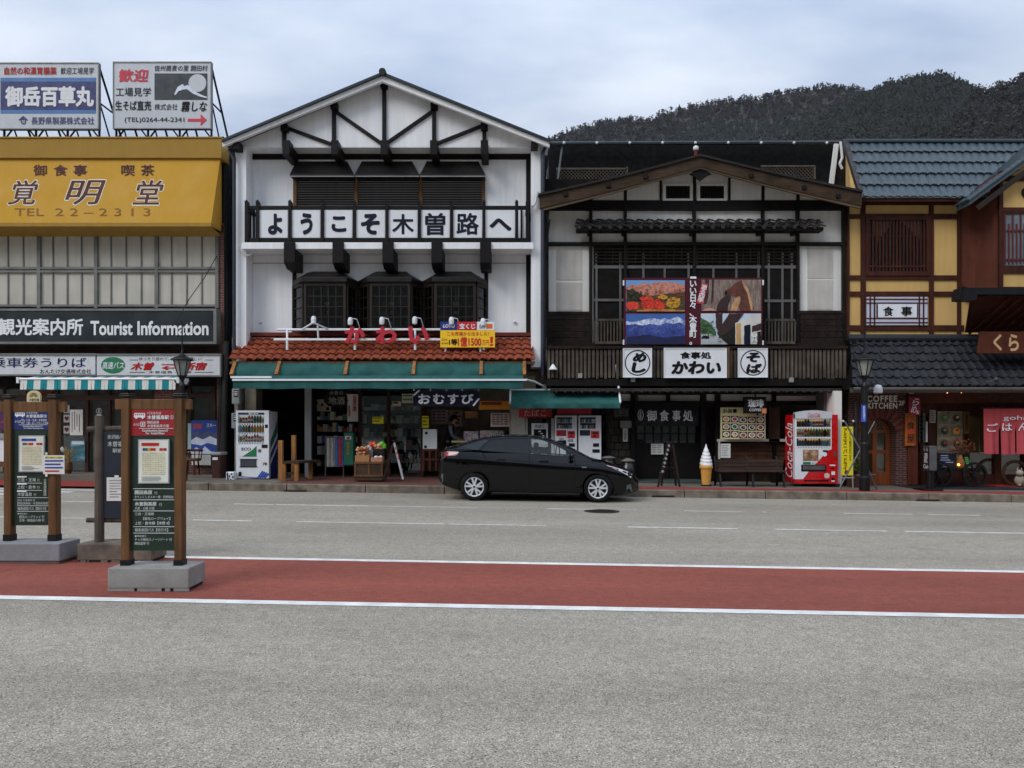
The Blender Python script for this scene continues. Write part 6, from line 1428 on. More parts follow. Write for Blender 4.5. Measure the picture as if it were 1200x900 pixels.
m = MB(); m.prism([(X(941,YC),zb_+.0),(xb,zb_+.0),(xb,zt+.0),(xp,zt),(xp,Z(526.5,YC)),(X(970,YC),Z(528,YC)),(X(962,YC),Z(537,YC)),(X(949,YC),Z(551,YC)),(X(941,YC),zb_+.12)][::1], YC+.002, YC+.14); m.box(xa,X(941,YC),YC+.002,YC+.14,zb_,zb_+.118); m.build('red_front', RDM, v)
n = 12; top = [(xa+(xp-xa)*i/n, zt+.02+.1*math.sin(math.pi*(.12+.76*i/n))) for i in range(n+1)]
m = MB(); m.prism([(xa,Z(490.5,YC)),(xp,Z(490.5,YC))]+top[::-1], YC-.03, YC+.12); m.build('header', mat('header_pale_grey', (196,200,204), .35), v)
text('Coca-Cola', (946.5,483.8,961,489.3), YC-.036, RDM, v, .01, .35)
MB().box(gx0,gx1,YC+.13,YC+.138,gz0,gz1).build('display_back', mat('display_cream', (216,188,140), .6, emit=.4), v); MB().box(gx0,gx1,YC+.008,YC+.012,gz0,gz1).build('display_glass', CLEAR, v)
rows = [Z(p,YC) for p in (500,511.5,522.5)]
for z in rows:
    sh = MB().box(gx0,gx1,YC+.02,YC+.13,z-.02,z).build('shelf', WM, v); b = MB().box(gx0,gx1,YC-.006,YC+.02,z-.055,z-.015); [b.box(gx0+.03+i*.07,gx0+.065+i*.07,YC-.01,YC-.006,z-.05,z-.03,1) for i in range(12)]; b.build('price_strip', [INKW, GREYM], sh)
drinks(v, gx0+.01, gx1-.01, rows, YC)
a = MB().r(941,527,959,540,YC-.008,.01); a.build('advert_picture', ramp_mat('brown_advert_print', [(.3,(60,40,34)),(.5,(150,112,80)),(.65,(196,170,140)),(.8,(120,60,50))], 8, 4), v)
MB().r(941,541.3,950,544,YC-.008,.01).build('green_label', AD, v); text('つめたい', (951,541.5,956,544), YC-.006, AD, v, .01)
q = MB(); q.r(939,544.5,968,552.5,YC-.006,.01); q.build('delivery_frame', BLK, v); MB().r(941,545.5,967,550.5,YC-.012,.01).build('delivery_flap', STEEL, v)
MB().r(964.5,527.5,970,529.5,YC-.01,.02).build('note_slot', INKB, v); MB().disc(X(966.5,YC),Z(532.5,YC),YC-.01,2.4*YC/F,d=.01).build('round_badge', WHM, v); MB().r(977.5,529.5,980,534.5,YC-.01,.02).build('handle', STEEL, v)
for q in ((972.5,544.5,979,546),(974.5,548,977.5,549.5),(974.5,552.5,978.5,556.5),(974.5,560,978,562.5),(974.5,563,978,564.5)): MB().r(*q,YC-.008,.012).build('coin_plate', INKW if q[1] in (544.5,552.5,563) else INKB, v)
MB().disc(X(969,YC),Z(557.5,YC),YC-.008,3.2*YC/F,d=.01).build('round_sticker', mat('pale_sticker', (210,190,186), .5), v)
m = MB(); m.box(xa+.25,xb-.25,YC-.004,YC+.01,zb_+.06,zb_+.1); m.build('vent_slot', BLK, v)
text('Coca-Cola', (0,0,1,1), 0, INKW, v, 0, .35, xf=lambda a,b,xa=xa,zb_=zb_: (xa-.006, YC+.72-.55*(1-b), zb_+.15+1.5*a))
for x_ in (xa+.08, xb-.08): MB().box(x_-.04,x_+.04,YC+.06,YC+.14,zb_-.08,zb_).build('foot', BLK, v)
# ================================================================ ochre restaurant with blue tiled roof (right)
YR, YW = 22.3, 21.5
Rb = t = thing('ochre_restaurant_building', 'ochre and red brown building with blue grey tile roof and dark tile skirt roof', 'building')
xe = 22
m = MB(); m.box(X(994,YR), xe, YR, 34, -.5, Z(232,YR)); m.build('ochre_wall', YELL, t)
tb = MB(); Y1 = YR-.05
for q in ((994,232,1130,240),(1009,250.5,1126,256.5),(994,322.5,1126,328),(994,341.5,1126,347),(994,381,1130,387.5),(994,251,1010,256)): tb.r(*q, Y1, .07)
for px, w in ((994.5,2.5),(1012,5.5),(1092,5),(1124.5,4)): tb.r(px-w/2, 238, px+w/2, 396, Y1-.004, .07)
tb.build('facade_timber', REDB, t, bevel=.006)
# lattice window
f = MB(); [f.r(*q,Y1-.03,.1) for q in ((1015,253,1090,257.5),(1015,318,1090,323),(1015,257.5,1018,318),(1086,257.5,1090,318))]; f = f.build('lattice_window', REDB, t)
MB().r(1018,257,1086,319,YR-.012,.005).build('glazing', GLASSD, f); MB().r(1017,256,1087,320,YR-.004,.002).build('dark_room_sheet', DARK, f)  # near-black sheet behind the pane stands in for an unlit room
q = MB(); [q.r(1019+i*4.0-.8,257,1019+i*4.0+.8,318,YR-.05,.03) for i in range(17)]; q.r(1018,311,1086,313,YR-.055,.01); q.r(1018,276,1086,277,YR-.055,.01); q.build('lattice_bar', REDB, f)
q = MB(); q.add([P(1023,257,YR-.02),P(1050,257,YR-.02),P(1040,268,YR-.02),P(1026,285,YR-.02)],[(3,2,1,0)]); q.add([P(1052,257,YR-.02),P(1080,257,YR-.02),P(1078,282,YR-.02),P(1066,268,YR-.02)],[(3,2,1,0)]); q.build('tied_curtain', mat('dim_brown_curtain', (92,70,58), .8, var=.2), f)
# roof
BLUT = mat('blue_grey_roof_tile', (66,80,88), .5, 0, var=.14, scale=4, fine=.06)
ya_, yb_ = 24.0, 21.75
tiles(X(990,ya_), X(1420,ya_), ya_, Z(167,ya_), X(1012,yb_), X(1420,yb_), yb_, Z(232,yb_), 44, 5, .035, .06, 8, 's').build('blue_tile_roof', BLUT, t)
m = MB(); m.box(X(990,ya_), xe, ya_-.1, ya_+.25, Z(168,ya_), Z(163.5,ya_)); m.build('ridge_capping', BLUT, t, bevel=.04)
m = MB(); m.bar(P(1011,233,yb_-.02), (X(990,ya_),ya_,Z(165,ya_)), .16, .1); m.build('rake_edge', DARKW, t)
m = MB(); m.add([(X(1012,yb_),yb_+.05,Z(234,yb_)),(xe,yb_+.05,Z(234,yb_)),(xe,YR,Z(234,YR)-.0),(X(1012,yb_),YR,Z(234,YR))], [(0,1,2,3)]); m.r(1012,233,1130,236,yb_+.04,.05); m.build('eave_soffit', REDB, t)
m = MB(); m.add([(X(1000,YR),YR,Z(240,YR)),(X(1012,yb_),yb_,Z(234,yb_)),(X(991,ya_),ya_,Z(170,ya_)),(X(991,ya_),ya_,Z(240,YR))], [(0,1,2,3)]); m.build('gable_end', YELL, t)
# projecting wing
xw = X(1172,YW)
m = MB(); m.box(xw+.003, xe, YW, YR, Z(338,YW), Z(232,YW)+.6); m.pp([(1174,240),(1300,240),(1300,140),(1290,140),(1174,206)],YW+.01,.2); m.build('wing_wall', YELL, t)
xv = X(1125,YR); z0, z1 = Z(345,YW), Z(222,YW); m = MB().add([(xv,YR,z0),(xw,YW,z0),(xw,YW,z1+.5),(xv,YR,z1),(xv+.1,YR,z0),(xw+.1,YW+.05,z0),(xw+.1,YW+.05,z1+.5),(xv+.1,YR,z1)], [(0,1,2,3),(7,6,5,4),(0,4,5,1),(3,2,6,7)]); m.build('wing_side_panel', REDBP, t)
tb = MB(); [tb.r(*q,YW-.05,.08) for q in ((1172,206,1300,212),(1172,243,1300,248),(1172,314,1300,320),(1172,336,1300,342))]; [tb.r(p-2.3,200,p+2.3,342,YW-.055,.08) for p in (1173.5,1262)]
tb.build('wing_timber', REDB, t)
f = MB(); [f.r(*q,YW-.04,.07) for q in ((1175,248,1240,250.5),(1175,311,1240,314),(1175,250.5,1177,311))]; f = f.build('wing_window', REDB, t); MB().r(1177,250,1240,312,YW-.008,.004).build('glazing', mat('pale_window_pane', (120,128,136), .15, var=.3, scale=2), f)
q = MB(); [q.r(1178+i*4.6-.8,262 if i % 2 else 250,1178+i*4.6+.8,309,YW-.04,.025) for i in range(14)]; q.r(1177,269,1240,271,YW-.045,.02); q.r(1177,303,1240,305,YW-.045,.02); q.build('lattice_bar', mat('wine_red_bar', (96,38,38), .5), f)
MB().disc(X(1203,YW), Z(226,YW), YW-.06, .16, d=.04).build('round_crest', INKB, t)
yk = 21.19      # wing roof, its rake rising to the right
pr = [(1123,236),(1200,174),(1300,93)]
sl_ = MB()
def wr(px, py, Y): return P(px, py, Y)
n, r = 10, []
a0, a1 = Vector(P(1136,236,yk)), Vector(P(1300,116,yk))
for i in range(1):
    sl_.add([a0, a1, a1+Vector((0,3,0)), a0+Vector((0,.6,0)), a0-Vector((0,0,.1)), a1-Vector((0,0,.1)), a1+Vector((0,3,-.1)), a0+Vector((0,.6,-.1))], [(0,1,2,3),(7,6,5,4),(0,4,5,1),(0,3,7,4)])
sl_.build('wing_roof', BLUT, t)
q = MB(); d = (a1-a0).normalized(); nrm = Vector((-d.z,0,d.x))
for k in range(3): q.tube(a0+nrm*.04+Vector((0,.02+.16*k,0)), a1+nrm*.04+Vector((0,.02+.16*k,0)), .055)
for i in range(26): p = a0+(a1-a0)*i/26; q.tube(p+nrm*.07+Vector((0,0,0)), p+nrm*.07+Vector((0,.6+2.4*i/26,0)), .035)
q.build('rake_tiles', BLUT, t)
q = MB(); q.bar(a0-nrm*.22+Vector((.1,.05,0)), a1-nrm*.22+Vector((0,.05,0)), .14, .06); q.build('wing_bargeboard', DARKW, t)
for px, py in ((1157,222),(1193,196)): MB().r(px-2,py-2.5,px+3,py+3,yk+.12,.5).build('purlin_end', GREYM, t)
# slatted wing underside with black canopy edge
m = MB(); ye = 20.35; m.r(1126,337,1300,345,ye,.35); m.r(1125,343,1145,351,ye-.03,.4); m.pp([(1126,352),(1131,335),(1135,339),(1142,345),(1142,352)][::-1],ye-.05,.3); m.build('canopy_edge', BLK, t)
m = MB(); A, B = (ye+.3, Z(345,ye)), (YR-.06, Z(390,YR))
m.add([(X(1129,YR),B[0],B[1]),(xe,B[0],B[1]),(xe,A[0],A[1]),(X(1145,ye),A[0],A[1])], [(0,1,2,3)]); m.build('canopy_soffit', REDB, t)
q = MB()
for i in range(30):
    xx = X(1134,YR)+i*.28; q.bar((xx,B[0]-.02,B[1]-.03),(xx+.12,A[0],A[1]-.05),.05,.06)
q.build('canopy_slat', REDBP, t)
# lower skirt roof
DKT = mat('charcoal_roof_tile', (46,48,54), .5, var=.22, scale=4, fine=.1)
ya_, yb_ = 22.25, 20.75
tiles(X(998,yb_), xe, ya_, Z(397,ya_), X(998,yb_), xe, yb_, Z(453,yb_), 54, 6, .05, .05, 6, 'f', .0, (X(995,ya_), X(998,yb_))).build('charcoal_tile_roof', DKT, t)
m = MB(); m.tube(P(993,396,22.15), (xe,22.15,Z(396,22.15)), .11, n=10); m.build('roof_ridge', DKT, t)
m = MB(); m.tube(P(1000,456,yb_-.06), (xe,yb_-.06,Z(456,yb_)), .055, n=10); m.box(X(998,yb_),xe,yb_+.06,yb_+.12,Z(460,yb_),Z(454,yb_)); m.build('gutter', mat('grey_gutter', (96,92,88), .5, .3, var=.2), t)
m = MB(); m.add([(X(998,yb_),yb_+.1,Z(459,yb_)),(xe,yb_+.1,Z(459,yb_)),(xe,YR,Z(459,yb_)+.02),(X(998,yb_),YR,Z(459,yb_)+.02)], [(0,1,2,3)]); m.build('porch_ceiling', TIMB, t)
m = MB(); m.pp([(995,398),(998,456),(1004,456),(1004,400)],YR-.3,.3); m.add([(X(997,ya_),ya_,Z(398,ya_)),(X(999,yb_),yb_,Z(456,yb_)),(X(999,yb_),YR,Z(456,yb_))],[(0,1,2)]); m.build('roof_end_board', TIMB, t)
q = MB(); c = P(1167,444,20.85); q.blob(c,.06,1,.1); q.bar(P(1154,448,20.85),P(1166,445,20.85),.03,.03); [q.bar(P(1150+i*4,449,20.85),P(1156+i*4,447+i%2*2,20.85),.025,.025) for i in range(3)]; q.build('flood_lamp', STEEL, t)
# ---- ground floor: brick front with arched door
yb0 = 21.7; g = gz(10)+SW
DBR = brick('dark_brown_brick', (78,38,32), (62,30,26), (112,94,84), 1, .2, .065, .008)
zf = gz(12)-.1
def arch(cx, hw, zb_, zs_, n=16): return [(cx-hw,zb_)]+[(cx+hw,zb_)]+[(cx+hw*math.cos(math.pi*i/n), zs_+hw*math.sin(math.pi*i/n)) for i in range(n+1)]
cx = X(1031,yb0); hw = X(1050,yb0)-cx; zs_ = Z(509,yb0)
x0, x1, zt = X(994,yb0), X(1069,yb0), Z(456,yb0)
o = arch(cx, hw, g-.1, zs_)
m = MB(); m.prism([(x0,g-.1)]+[o[0]]+[p for p in o[2:][::-1]]+[o[1],(x1,g-.1),(x1,zt),(x0,zt)], yb0, yb0+.4); m.build('brick_front', DBR, t)
q = MB(); n = 23
for i in range(n):
    a = math.pi*(i+.5)/n; ca, sa = math.cos(a), math.sin(a); hh = .036; r0, r1 = hw+.01, hw+.32
    pts = [(cx+r*ca-s_*hh*sa*(r/hw*.8), zs_+r*sa+s_*hh*ca*(r/hw*.8)) for r, s_ in ((r0,-1),(r1,-1),(r1,1),(r0,1))]
    q.prism(pts, yb0-.02, yb0+.02, i % 2)
q.build('arch_brick', [mat('arch_brick_red', (120,72,62), .85, var=.25, scale=5), mat('arch_brick_dark', (98,56,48), .85, var=.25, scale=5)], t)
yd = yb0+.3; OAK = mat('varnished_oak', (134,74,34), .4, var=.2, scale=2, grain=(14,14,1.2))
hw2 = hw-.01; o2 = arch(cx, hw2, g, zs_)
o3 = arch(cx, hw2-.13, g+.36, zs_)
m = MB(); m.prism(o2, yd, yd+.08, 0, [o3]); ztop = zs_+hw2-.13
m.box(cx-.06, cx+.06, yd+.006, yd+.07, g+.36, ztop); [m.box(cx-hw2+.13, cx+hw2-.13, yd+.01, yd+.066, g+.36+.58*k-.05, g+.36+.58*k+.05) for k in (1,2,3)]
d_ = m.build('arched_door', OAK, t)
MB().prism(o2, yd+.05, yd+.055).build('door_glass', GLASSD, d_); MB().box(cx-hw,cx+hw,yd+.4,yd+.42,g,zs_+hw).build('dark_room_sheet', DARK, d_)  # dark panel behind the door stands in for the unlit inside
MB().r(1051,531,1052.5,540,yd-.05,.05).build('door_handle', BLK, d_)
text('COFFEE', (1016,463.5,1051.5,471), yb0-.03, mat('steel_letters', (240,236,228), .6), t, .028, space=1.2, ext=.012); text('KITCHEN', (1016.5,471.8,1051.5,479), yb0-.03, MATS['steel_letters'], t, .028, space=1.15, ext=.012); text('2F', (1053,469.5,1060.5,475), yb0-.03, MATS['steel_letters'], t, .02, ext=.012)
m = MB(); m.r(1064,456,1075.5,568,yb0-.06,.3); m.r(1075.5,456,1300,472,yb0+.0,.3); m.build('red_brown_front', REDBP, t)
yr = 22.1
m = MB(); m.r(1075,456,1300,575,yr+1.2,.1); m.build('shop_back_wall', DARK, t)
m = MB(); [m.r(p-w/2,456,p+w/2,572,yr,.12) for p, w in ((1092.5,9),(1080,3),(1129.5,4),(1135,2.5),(1170,7),(1202,4))]; m.r(1075,530,1100,572,yr+.02,.08); m.r(1097,538,1136,572,yr+.02,.08); m.r(1136,556,1210,572,yr+.03,.06); m.r(1075,470,1300,487,yr+.01,.1); m.build('shopfront_timber', REDB, t)
MB().r(1076,486,1300,560,yr+.09,.01).build('shopfront_glass', GLASSD, t)
m = MB(); m.box(X(1066,21.0),xe,20.7,yr,gz(14)+SW-.1,gz(12)+SW+.03); m.build('slate_step', mat('dark_slate_paving', (50,50,54), .5, var=.3, scale=3), t)
MB().box(X(1152,21.9),xe,21.3,21.9,gz(14)+SW,gz(12)+SW+.045).build('door_mat', mat('red_mat', (150,40,48), .9, var=.15), t)
q = MB(); [q.r(1148+i*3.1,463+(i%3)*.8,1149+i*3.1,467,21.6,.02) for i in range(18)]; q.build('hanging_fringe', OLDG, t)
s = thing('hanging_bulb', 'small glowing orange bulb hanging under the porch eave above the dish posters', 'lamp'); BULB = mat('warm_bulb', (255,170,80), .4, emit=6); MB().blob(P(1126.5,458.8,21.2),.045,1,.02).build('bulb', BULB, s); MB().tube(P(1126.5,457,21.2),P(1126.5,455,21.2),.015).build('cord', BLK, s)
MB().blob(P(1110,460,21.2),.02,1,0).build('bulb', BULB, None, 'tiny warm bulb further left under the porch eave', 'lamp')
s = thing('wall_lamp', 'white glass dome wall lamp above the coffee kitchen lettering', 'lamp'); c = P(1029,457,20.4); MB().lathe([(.04,.14),(.08,.12),(.11,.05),(.115,-.06),(.1,-.09)],c,18).build('shade', mat('opal_white_glass', (214,216,220), .3), s, smooth=True); MB().path([(c[0],c[1],c[2]+.13),(c[0],c[1],c[2]+.17),(c[0]-.15,c[1],c[2]+.16),(c[0]-.27,c[1],c[2]+.04),(c[0]-.27,c[1]+1.3,c[2]+.04)],.018,6).build('arm', BLK, s)
notice('speaker_box', (1065.5,456.5,1071,461.5), 21.4, GREYM, 'small grey box under the porch eave above the vertical sign', 'box')
# ---- signs
s = thing('lattice_meal_sign', 'white backlit lattice sign lettered 食事 on the ochre wall', 'sign'); yq = YR-.09
MB().r(1016,348,1087,381,yq+.01,.06).build('panel', mat('milky_sign_panel', (196,196,212), .4, var=.03), s)
q = MB(); [q.r(a-.7,347.5,a+.7,381.5,yq-.01,.02) for a in (1020,1025,1077.5,1082.5)]; [q.r(1015.5,a-.6,1087.5,a+.6,yq-.008,.02) for a in (350.5,355,373,378)]; q.r(1027.5,356.5,1028.8,372,yq-.012,.02); q.r(1074.5,356.5,1075.8,372,yq-.012,.02); q.build('lattice_bar', REDB, s)
q = MB(); q.r(1029,356.5,1074.5,372,yq-.012,.02); q.build('name_plate', MATS['white_sign_board'], s); text('食', (1035,359,1047,370.5), yq-.018, INKB, s, .022); text('事', (1056,359,1069,370.5), yq-.018, INKB, s, .022)
s = thing('carved_name_board', 'brown wooden name board lettered くら on the charcoal tile roof', 'sign'); yq = 20.9
MB().pp([(1146,414),(1149,388.5),(1290,388.5),(1290,414)],yq,.08).build('board', REDBP, s, bevel=.01); TAN = mat('tan_lettering', (196,168,128), .6); text('く', (1164,391.5,1174,411), yq-.008, TAN, s, .03); text('ら', (1182,391.5,1194,411.5), yq-.008, TAN, s, .03); text('や', (1206,392,1222,411), yq-.008, TAN, s, .03)
m = MB(); [m.bar(P(p,413,yq+.08),P(p,404,yq+.6),.05,.05) for p in (1160,1250)]; m.build('support', DARKW, s)
s = thing('vertical_wood_sign', 'narrow orange wooden sign with black characters 食屋 beside the arched door', 'sign'); yq = yb0-.12
MB().r(1061,484,1073.5,522.5,yq,.05).build('board', mat('orange_wood', (176,102,44), .55, var=.2, grain=(16,16,1.2)), s, bevel=.008); text('食', (1063,494,1072,503), yq-.006, INKB, s, .008); text('屋', (1063,509,1072,519), yq-.006, INKB, s, .008); MB().r(1063,503.5,1072,508,yq-.004,.004).build('red_patch', mat('orange_red_stain', (190,80,44), .6), s)
s = thing('pink_flag', 'small dark pink flag with white brush writing above the orange wooden sign', 'flag'); MB().r(1065,465.5,1078.5,486,yq-.2,.015).build('cloth', mat('deep_pink_cloth', (150,54,74), .8, var=.1), s); text('ら', (1069,467,1077,475), yq-.21, INKW, s, .01, .3); text('め', (1067.5,475,1074,484), yq-.21, INKW, s, .0, .3); text('生', (1073.5,481,1077,485), yq-.21, INKW, s, .02); MB().tube(P(1064,465,yq-.19),P(1080,465,yq-.19),.012).build('pole', BLK, s)
notice('dish_list', (1089.5,480.5,1096.5,495.5), yr-.02, PINKH, 'pale printed sheet on the brown post left of the dish posters', rows=6, ink=MATS['dull_red_print'])
notice('side_poster', (1077.5,484,1084,518), yr-.0, mat('dim_menu_print', (120,116,104), .6, var=.3, scale=7), 'tall dim printed menu strip behind the orange wooden sign', 'poster', rows=6); 
notice('white_tube_sign', (1085,494,1087,518), yr-.05, PAPER, 'thin white vertical strip on the shopfront beside the dim menu', 'strip')
s = thing('dish_poster', 'large poster of six photographed dishes in the ochre restaurant window', 'poster'); yq = yr-.03
MB().r(1098.5,482,1128,527.5,yq,.02).build('sheet', mat('poster_green_grey', (148,146,122), .6), s)
for j in range(3):
    for i in range(2): dish((1099.3+i*14.6,483+j*15,1113.3+i*14.6,497+j*15), yq-.006, s, FD, ramp_mat('dish_photo_print', [(.3,(70,56,40)),(.5,(130,112,84)),(.7,(170,160,130))], 7, 5, .5) if i+j == 0 else MATS['dish_photo_print'], MATS['grey_plate'])
s = thing('gold_menu_strip', 'narrow gold vertical menu strip right of the dish poster', 'sign'); MB().r(1129.5,482.5,1136,508,yr-.05,.02).build('board', mat('dull_gold_board', (128,100,56), .6, var=.15), s); text('御飯処', (1131,484,1134.8,506), yr-.056, INKB, s, .01, vert=True)
# ---- pink noren
s = thing('pink_noren', 'pink split cloth curtain with white lettering over the restaurant entrance', 'curtain'); yq = 21.35
MB().tube(P(1148,478,yq),P(1290,478,yq),.022).build('rod', REDB, s)
for a, b, lo in ((1152.5,1170,532),(1172,1189,532.5),(1190.5,1207,532),(1208.5,1225,532),(1226.5,1243,532)):
    n, mrow, r = 10, 8, []
    for j in range(mrow+1):
        for i in range(n+1):
            u, v = i/n, j/mrow; yy = yq+.05*v*math.sin(u*5+a)+.02*math.sin(u*11)*v
            pa, pb = a, b
            if v < .42: pb = b+1.9 if b < 1240 else b
            r.append((X(pa+(pb-pa)*u+v*1.2,yq), yy, Z(478.5+(lo-478.5)*v,yq)))
    MB().add(r, [(j*(n+1)+i,(j+1)*(n+1)+i,(j+1)*(n+1)+i+1, j*(n+1)+i+1) for j in range(mrow) for i in range(n)], 0).build('cloth_panel', PINK, s, smooth=True)
for ch, bx in (('ご',(1156.5,496,1169.5,506)),('は',(1174.5,496,1186,505)),('ん',(1193,495.5,1206,505))): text(ch, bx, yq-.05, INKW, s, .012)
text('gohan', (1176,487,1212,493.5), yq-.05, INKW, s, -.005)
# ---- black lantern sign on a stand
s = thing('lantern_box_sign', 'grey and black box sign with white writing on a black post at the kerb', 'sign stand'); yq = 20.3
a = X(1082,yq); g = gz(11)+SW
yq = 20.15; x0_, x1_, zb_, zt = X(1089.5,yq), X(1098,yq), Z(551.5,yq), Z(522.5,yq)
MB().box(x0_,x1_,yq,yq+.34,zb_,zt).build('silver_case', STEEL, s, bevel=.012)
MB().box(x0_-.006,x0_-.001,yq+.02,yq+.32,zb_+.03,zt-.03).build('dark_face', mat('dark_wine_panel', (52,30,32), .4), s)
fx = lambda a_,b_,x0_=x0_,zb_=zb_,zt=zt,yq=yq: (x0_-.012, yq+.32-.3*a_, zb_+(zt-zb_)*b_)
text('くら', (.15,.78,.85,.92), 0, INKW, s, 0, xf=fx); text('酒処', (.2,.3,.8,.7), 0, INKW, s, 0, xf=fx, vert=True); text('Club', (.1,.08,.9,.24), 0, INKW, s, 0, xf=fx)
MB().tube((x0_+.1,yq+.17,zb_),(x0_+.1,yq+.17,g),.09,n=12).build('post', BLK, s); MB().box(X(1079,yq),X(1102,yq),yq-.15,yq+.4,g+.002,g+.05).build('base', BLK, s, bevel=.01)
# ---- cart with boards
s = thing('wheeled_cart', 'old black wooden cart with spoked wheels in front of the dish posters', 'cart'); yq = 21.2; g = gz(11.8)+SW+.03
MB().r(1100,549,1145,552.5,yq-.1,.7).build('deck', TIMB, s)
def wheel(cx, cz, Y, r): 
    w = MB(); n = 20
    pr_ = [(cx+r*math.cos(6.2832*i/n), cz+r*math.sin(6.2832*i/n)) for i in range(n)]; ir = [(cx+r*.82*math.cos(6.2832*i/n), cz+r*.82*math.sin(6.2832*i/n)) for i in range(n)]
    w.prism(pr_,Y,Y+.07,0,[ir]); w.disc(cx,cz,Y-.04,.09,d=.16,n=12)
    for i in range(10): a_ = 6.2832*i/10; w.bar((cx,Y+.035,cz),(cx+r*.86*math.cos(a_),Y+.035,cz+r*.86*math.sin(a_)),.035,.035)
    return w
for px, r_ in ((1101.5,.36),(1143,.34)): wheel(X(px,yq-.2), g+r_, yq-.2, r_).build('wheel', BLK, s)
CHB = mat('chalk_black', (34,36,42), .8, var=.15); CHK = mat('blue_white_chalk', (150,160,190), .9)
s = thing('chalkboard', 'black chalkboard with blue white chalk lines on the left of the cart', 'chalkboard'); MB().r(1100,531,1121,549.5,yq,.04).build('slate', CHB, s); q = MB(); rs = random.Random(4); [q.r(1102+rs.uniform(0,2),533.5+i*2.6,1110+rs.uniform(0,9),534.4+i*2.6,yq-.005,.004) for i in range(6)]; q.build('chalk_line', CHK, s)
s = thing('chalkboard', 'small leaning chalkboard with green chalk lines on the right of the cart', 'chalkboard'); MB().pp([(1131,549.5),(1137,549.5),(1133,533),(1129,533)],yq+.02,.04).build('slate', CHB, s); q = MB(); [q.r(1130.5+i*.5,536+i*2.2,1134.5+i*.5,537.2+i*2.2,yq+.012,.004) for i in range(6)]; q.build('chalk_line', mat('green_chalk', (96,180,100), .9), s)
s = thing('straw_lamp', 'straw figure shaped planter with a glowing orange lamp on the cart', 'lamp'); c = (X(1125,yq), yq-.02, Z(549.5,yq)); MB().lathe([(.08,0),(.115,.06),(.105,.2),(.06,.3),(.035,.38)],c,14).build('body', mat('straw', (134,94,56), .9, var=.2, scale=9), s, smooth=True); MB().blob((c[0]-.1,c[1]-.09,c[2]+.12),.035,1,.02).build('bulb', BULB, s)
q = MB(); rs = random.Random(5)
for _ in range(60):
    a_, e_ = rs.uniform(0,6.28), rs.uniform(.3,1.4); L_ = rs.uniform(.2,.5); p = Vector((c[0],c[1],c[2]+.38)); d = Vector((math.cos(a_)*math.cos(e_),math.sin(a_)*math.cos(e_)*.5,math.sin(e_)))*L_; q.tube(p,p+d,.005,.004,4); q.blob(p+d,.022,1,.3,1)
q.build('dried_flowers', [mat('dry_twig', (92,70,50), .9), mat('dried_rust_flower', (128,70,48), .9)], s)
s = thing('animal_figure', 'pale stone animal ornament in front of a wreath by the entrance mat', 'ornament'); yq = 21.4; g = gz(13.9)+SW+.05; cx = X(1195,yq)
q = MB(); q.blob((cx,yq,g+.17),.15,2,.05,0,(.9,.8,1.1)); q.blob((cx-.05,yq-.08,g+.38),.1,2,.04,0,(1,.9,.9)); q.blob((cx-.1,yq-.06,g+.47),.035,1,.02,0,(.6,.6,1.6)); q.blob((cx+.01,yq-.06,g+.47),.035,1,.02,0,(.6,.6,1.6)); q.blob((cx-.08,yq-.12,g+.05),.05,1,.02,0,(.9,1.3,.9)); q.blob((cx+.07,yq-.12,g+.05),.05,1,.02,0,(.9,1.3,.9)); q.build('body', mat('pale_stone', (160,150,136), .8, var=.2), s, smooth=True)
s = thing('straw_wreath', 'round dark brown wreath ring propped at the right edge behind the animal ornament', 'wreath'); q = MB(); n = 24; cz = g+.36
[q.tube((cx+.33*math.cos(6.2832*i/n),yq+.2,cz+.33*math.sin(6.2832*i/n)),(cx+.33*math.cos(6.2832*(i+1)/n),yq+.2,cz+.33*math.sin(6.2832*(i+1)/n)),.045) for i in range(n)]; q.build('ring', mat('dark_straw', (74,54,40), .9, var=.3, scale=12), s)
# ---- yellow banner stand
s = thing('yellow_banner_stand', 'yellow vertical banner with black lettering in a grey wire frame beside the red machine', 'banner'); yq = 20.6
MB().r(986,500,999.5,557,yq,.02).build('sheet', mat('banner_yellow', (228,214,40), .6, var=.06), s); text('アミエスーパードライ', (988,502,993,551), yq-.006, mat('dark_red_ink', (120,40,30), .6), s, .02, vert=True); text('ひとくち飲めばわかる', (995,502,998,540), yq-.006, INKB, s, .005, vert=True); MB().disc(X(992,yq),Z(553.5,yq),yq-.006,2.6*yq/F,d=.004).build('seal_mark', mat('wine_seal', (130,40,60), .5), s)
q = MB(); [q.tube(P(a,558,yq+.02),(X(b,yq),yq+.02,gz(9)+SW),.018) for a, b in ((987,985),(999,1000))]; q.tube(P(986,500,yq+.02),P(986,558,yq+.02),.015); q.tube(P(999.5,500,yq+.02),P(999.5,558,yq+.02),.015); q.tube(P(984,560,yq+.02),P(1001,560,yq+.02),.018); q.build('wire_frame', GREYM, s)
s = thing('folding_trestle', 'folded grey metal trestle with crossed legs leaning round the lamp post', 'trestle'); yq = 20.2; g = gz(9)+SW
q = MB(); q.tube(P(990,494,yq+.1),P(1008,527,yq),.022); q.tube(P(1008,527,yq),(X(983,yq),yq,g),.022); q.tube(P(1025,494,yq+.1),P(1013,516,yq),.022); q.tube(P(1013,540,yq),(X(1027.5,yq),yq,g),.022); q.tube(P(1004,557,yq),P(1026,556,yq),.018); q.build('legs', STEEL, s)
s = thing('planter', 'brown planter of green plants behind the street lamp by the arched door', 'plant pot'); yq = 21.0; c = (X(1005,yq),yq,gz(9)+SW); m = MB().r(998,556,1013,572,yq,.35); m.build('pot', mat('brown_pot', (92,64,52), .8), s, bevel=.03)
q = MB(); rs = random.Random(7)
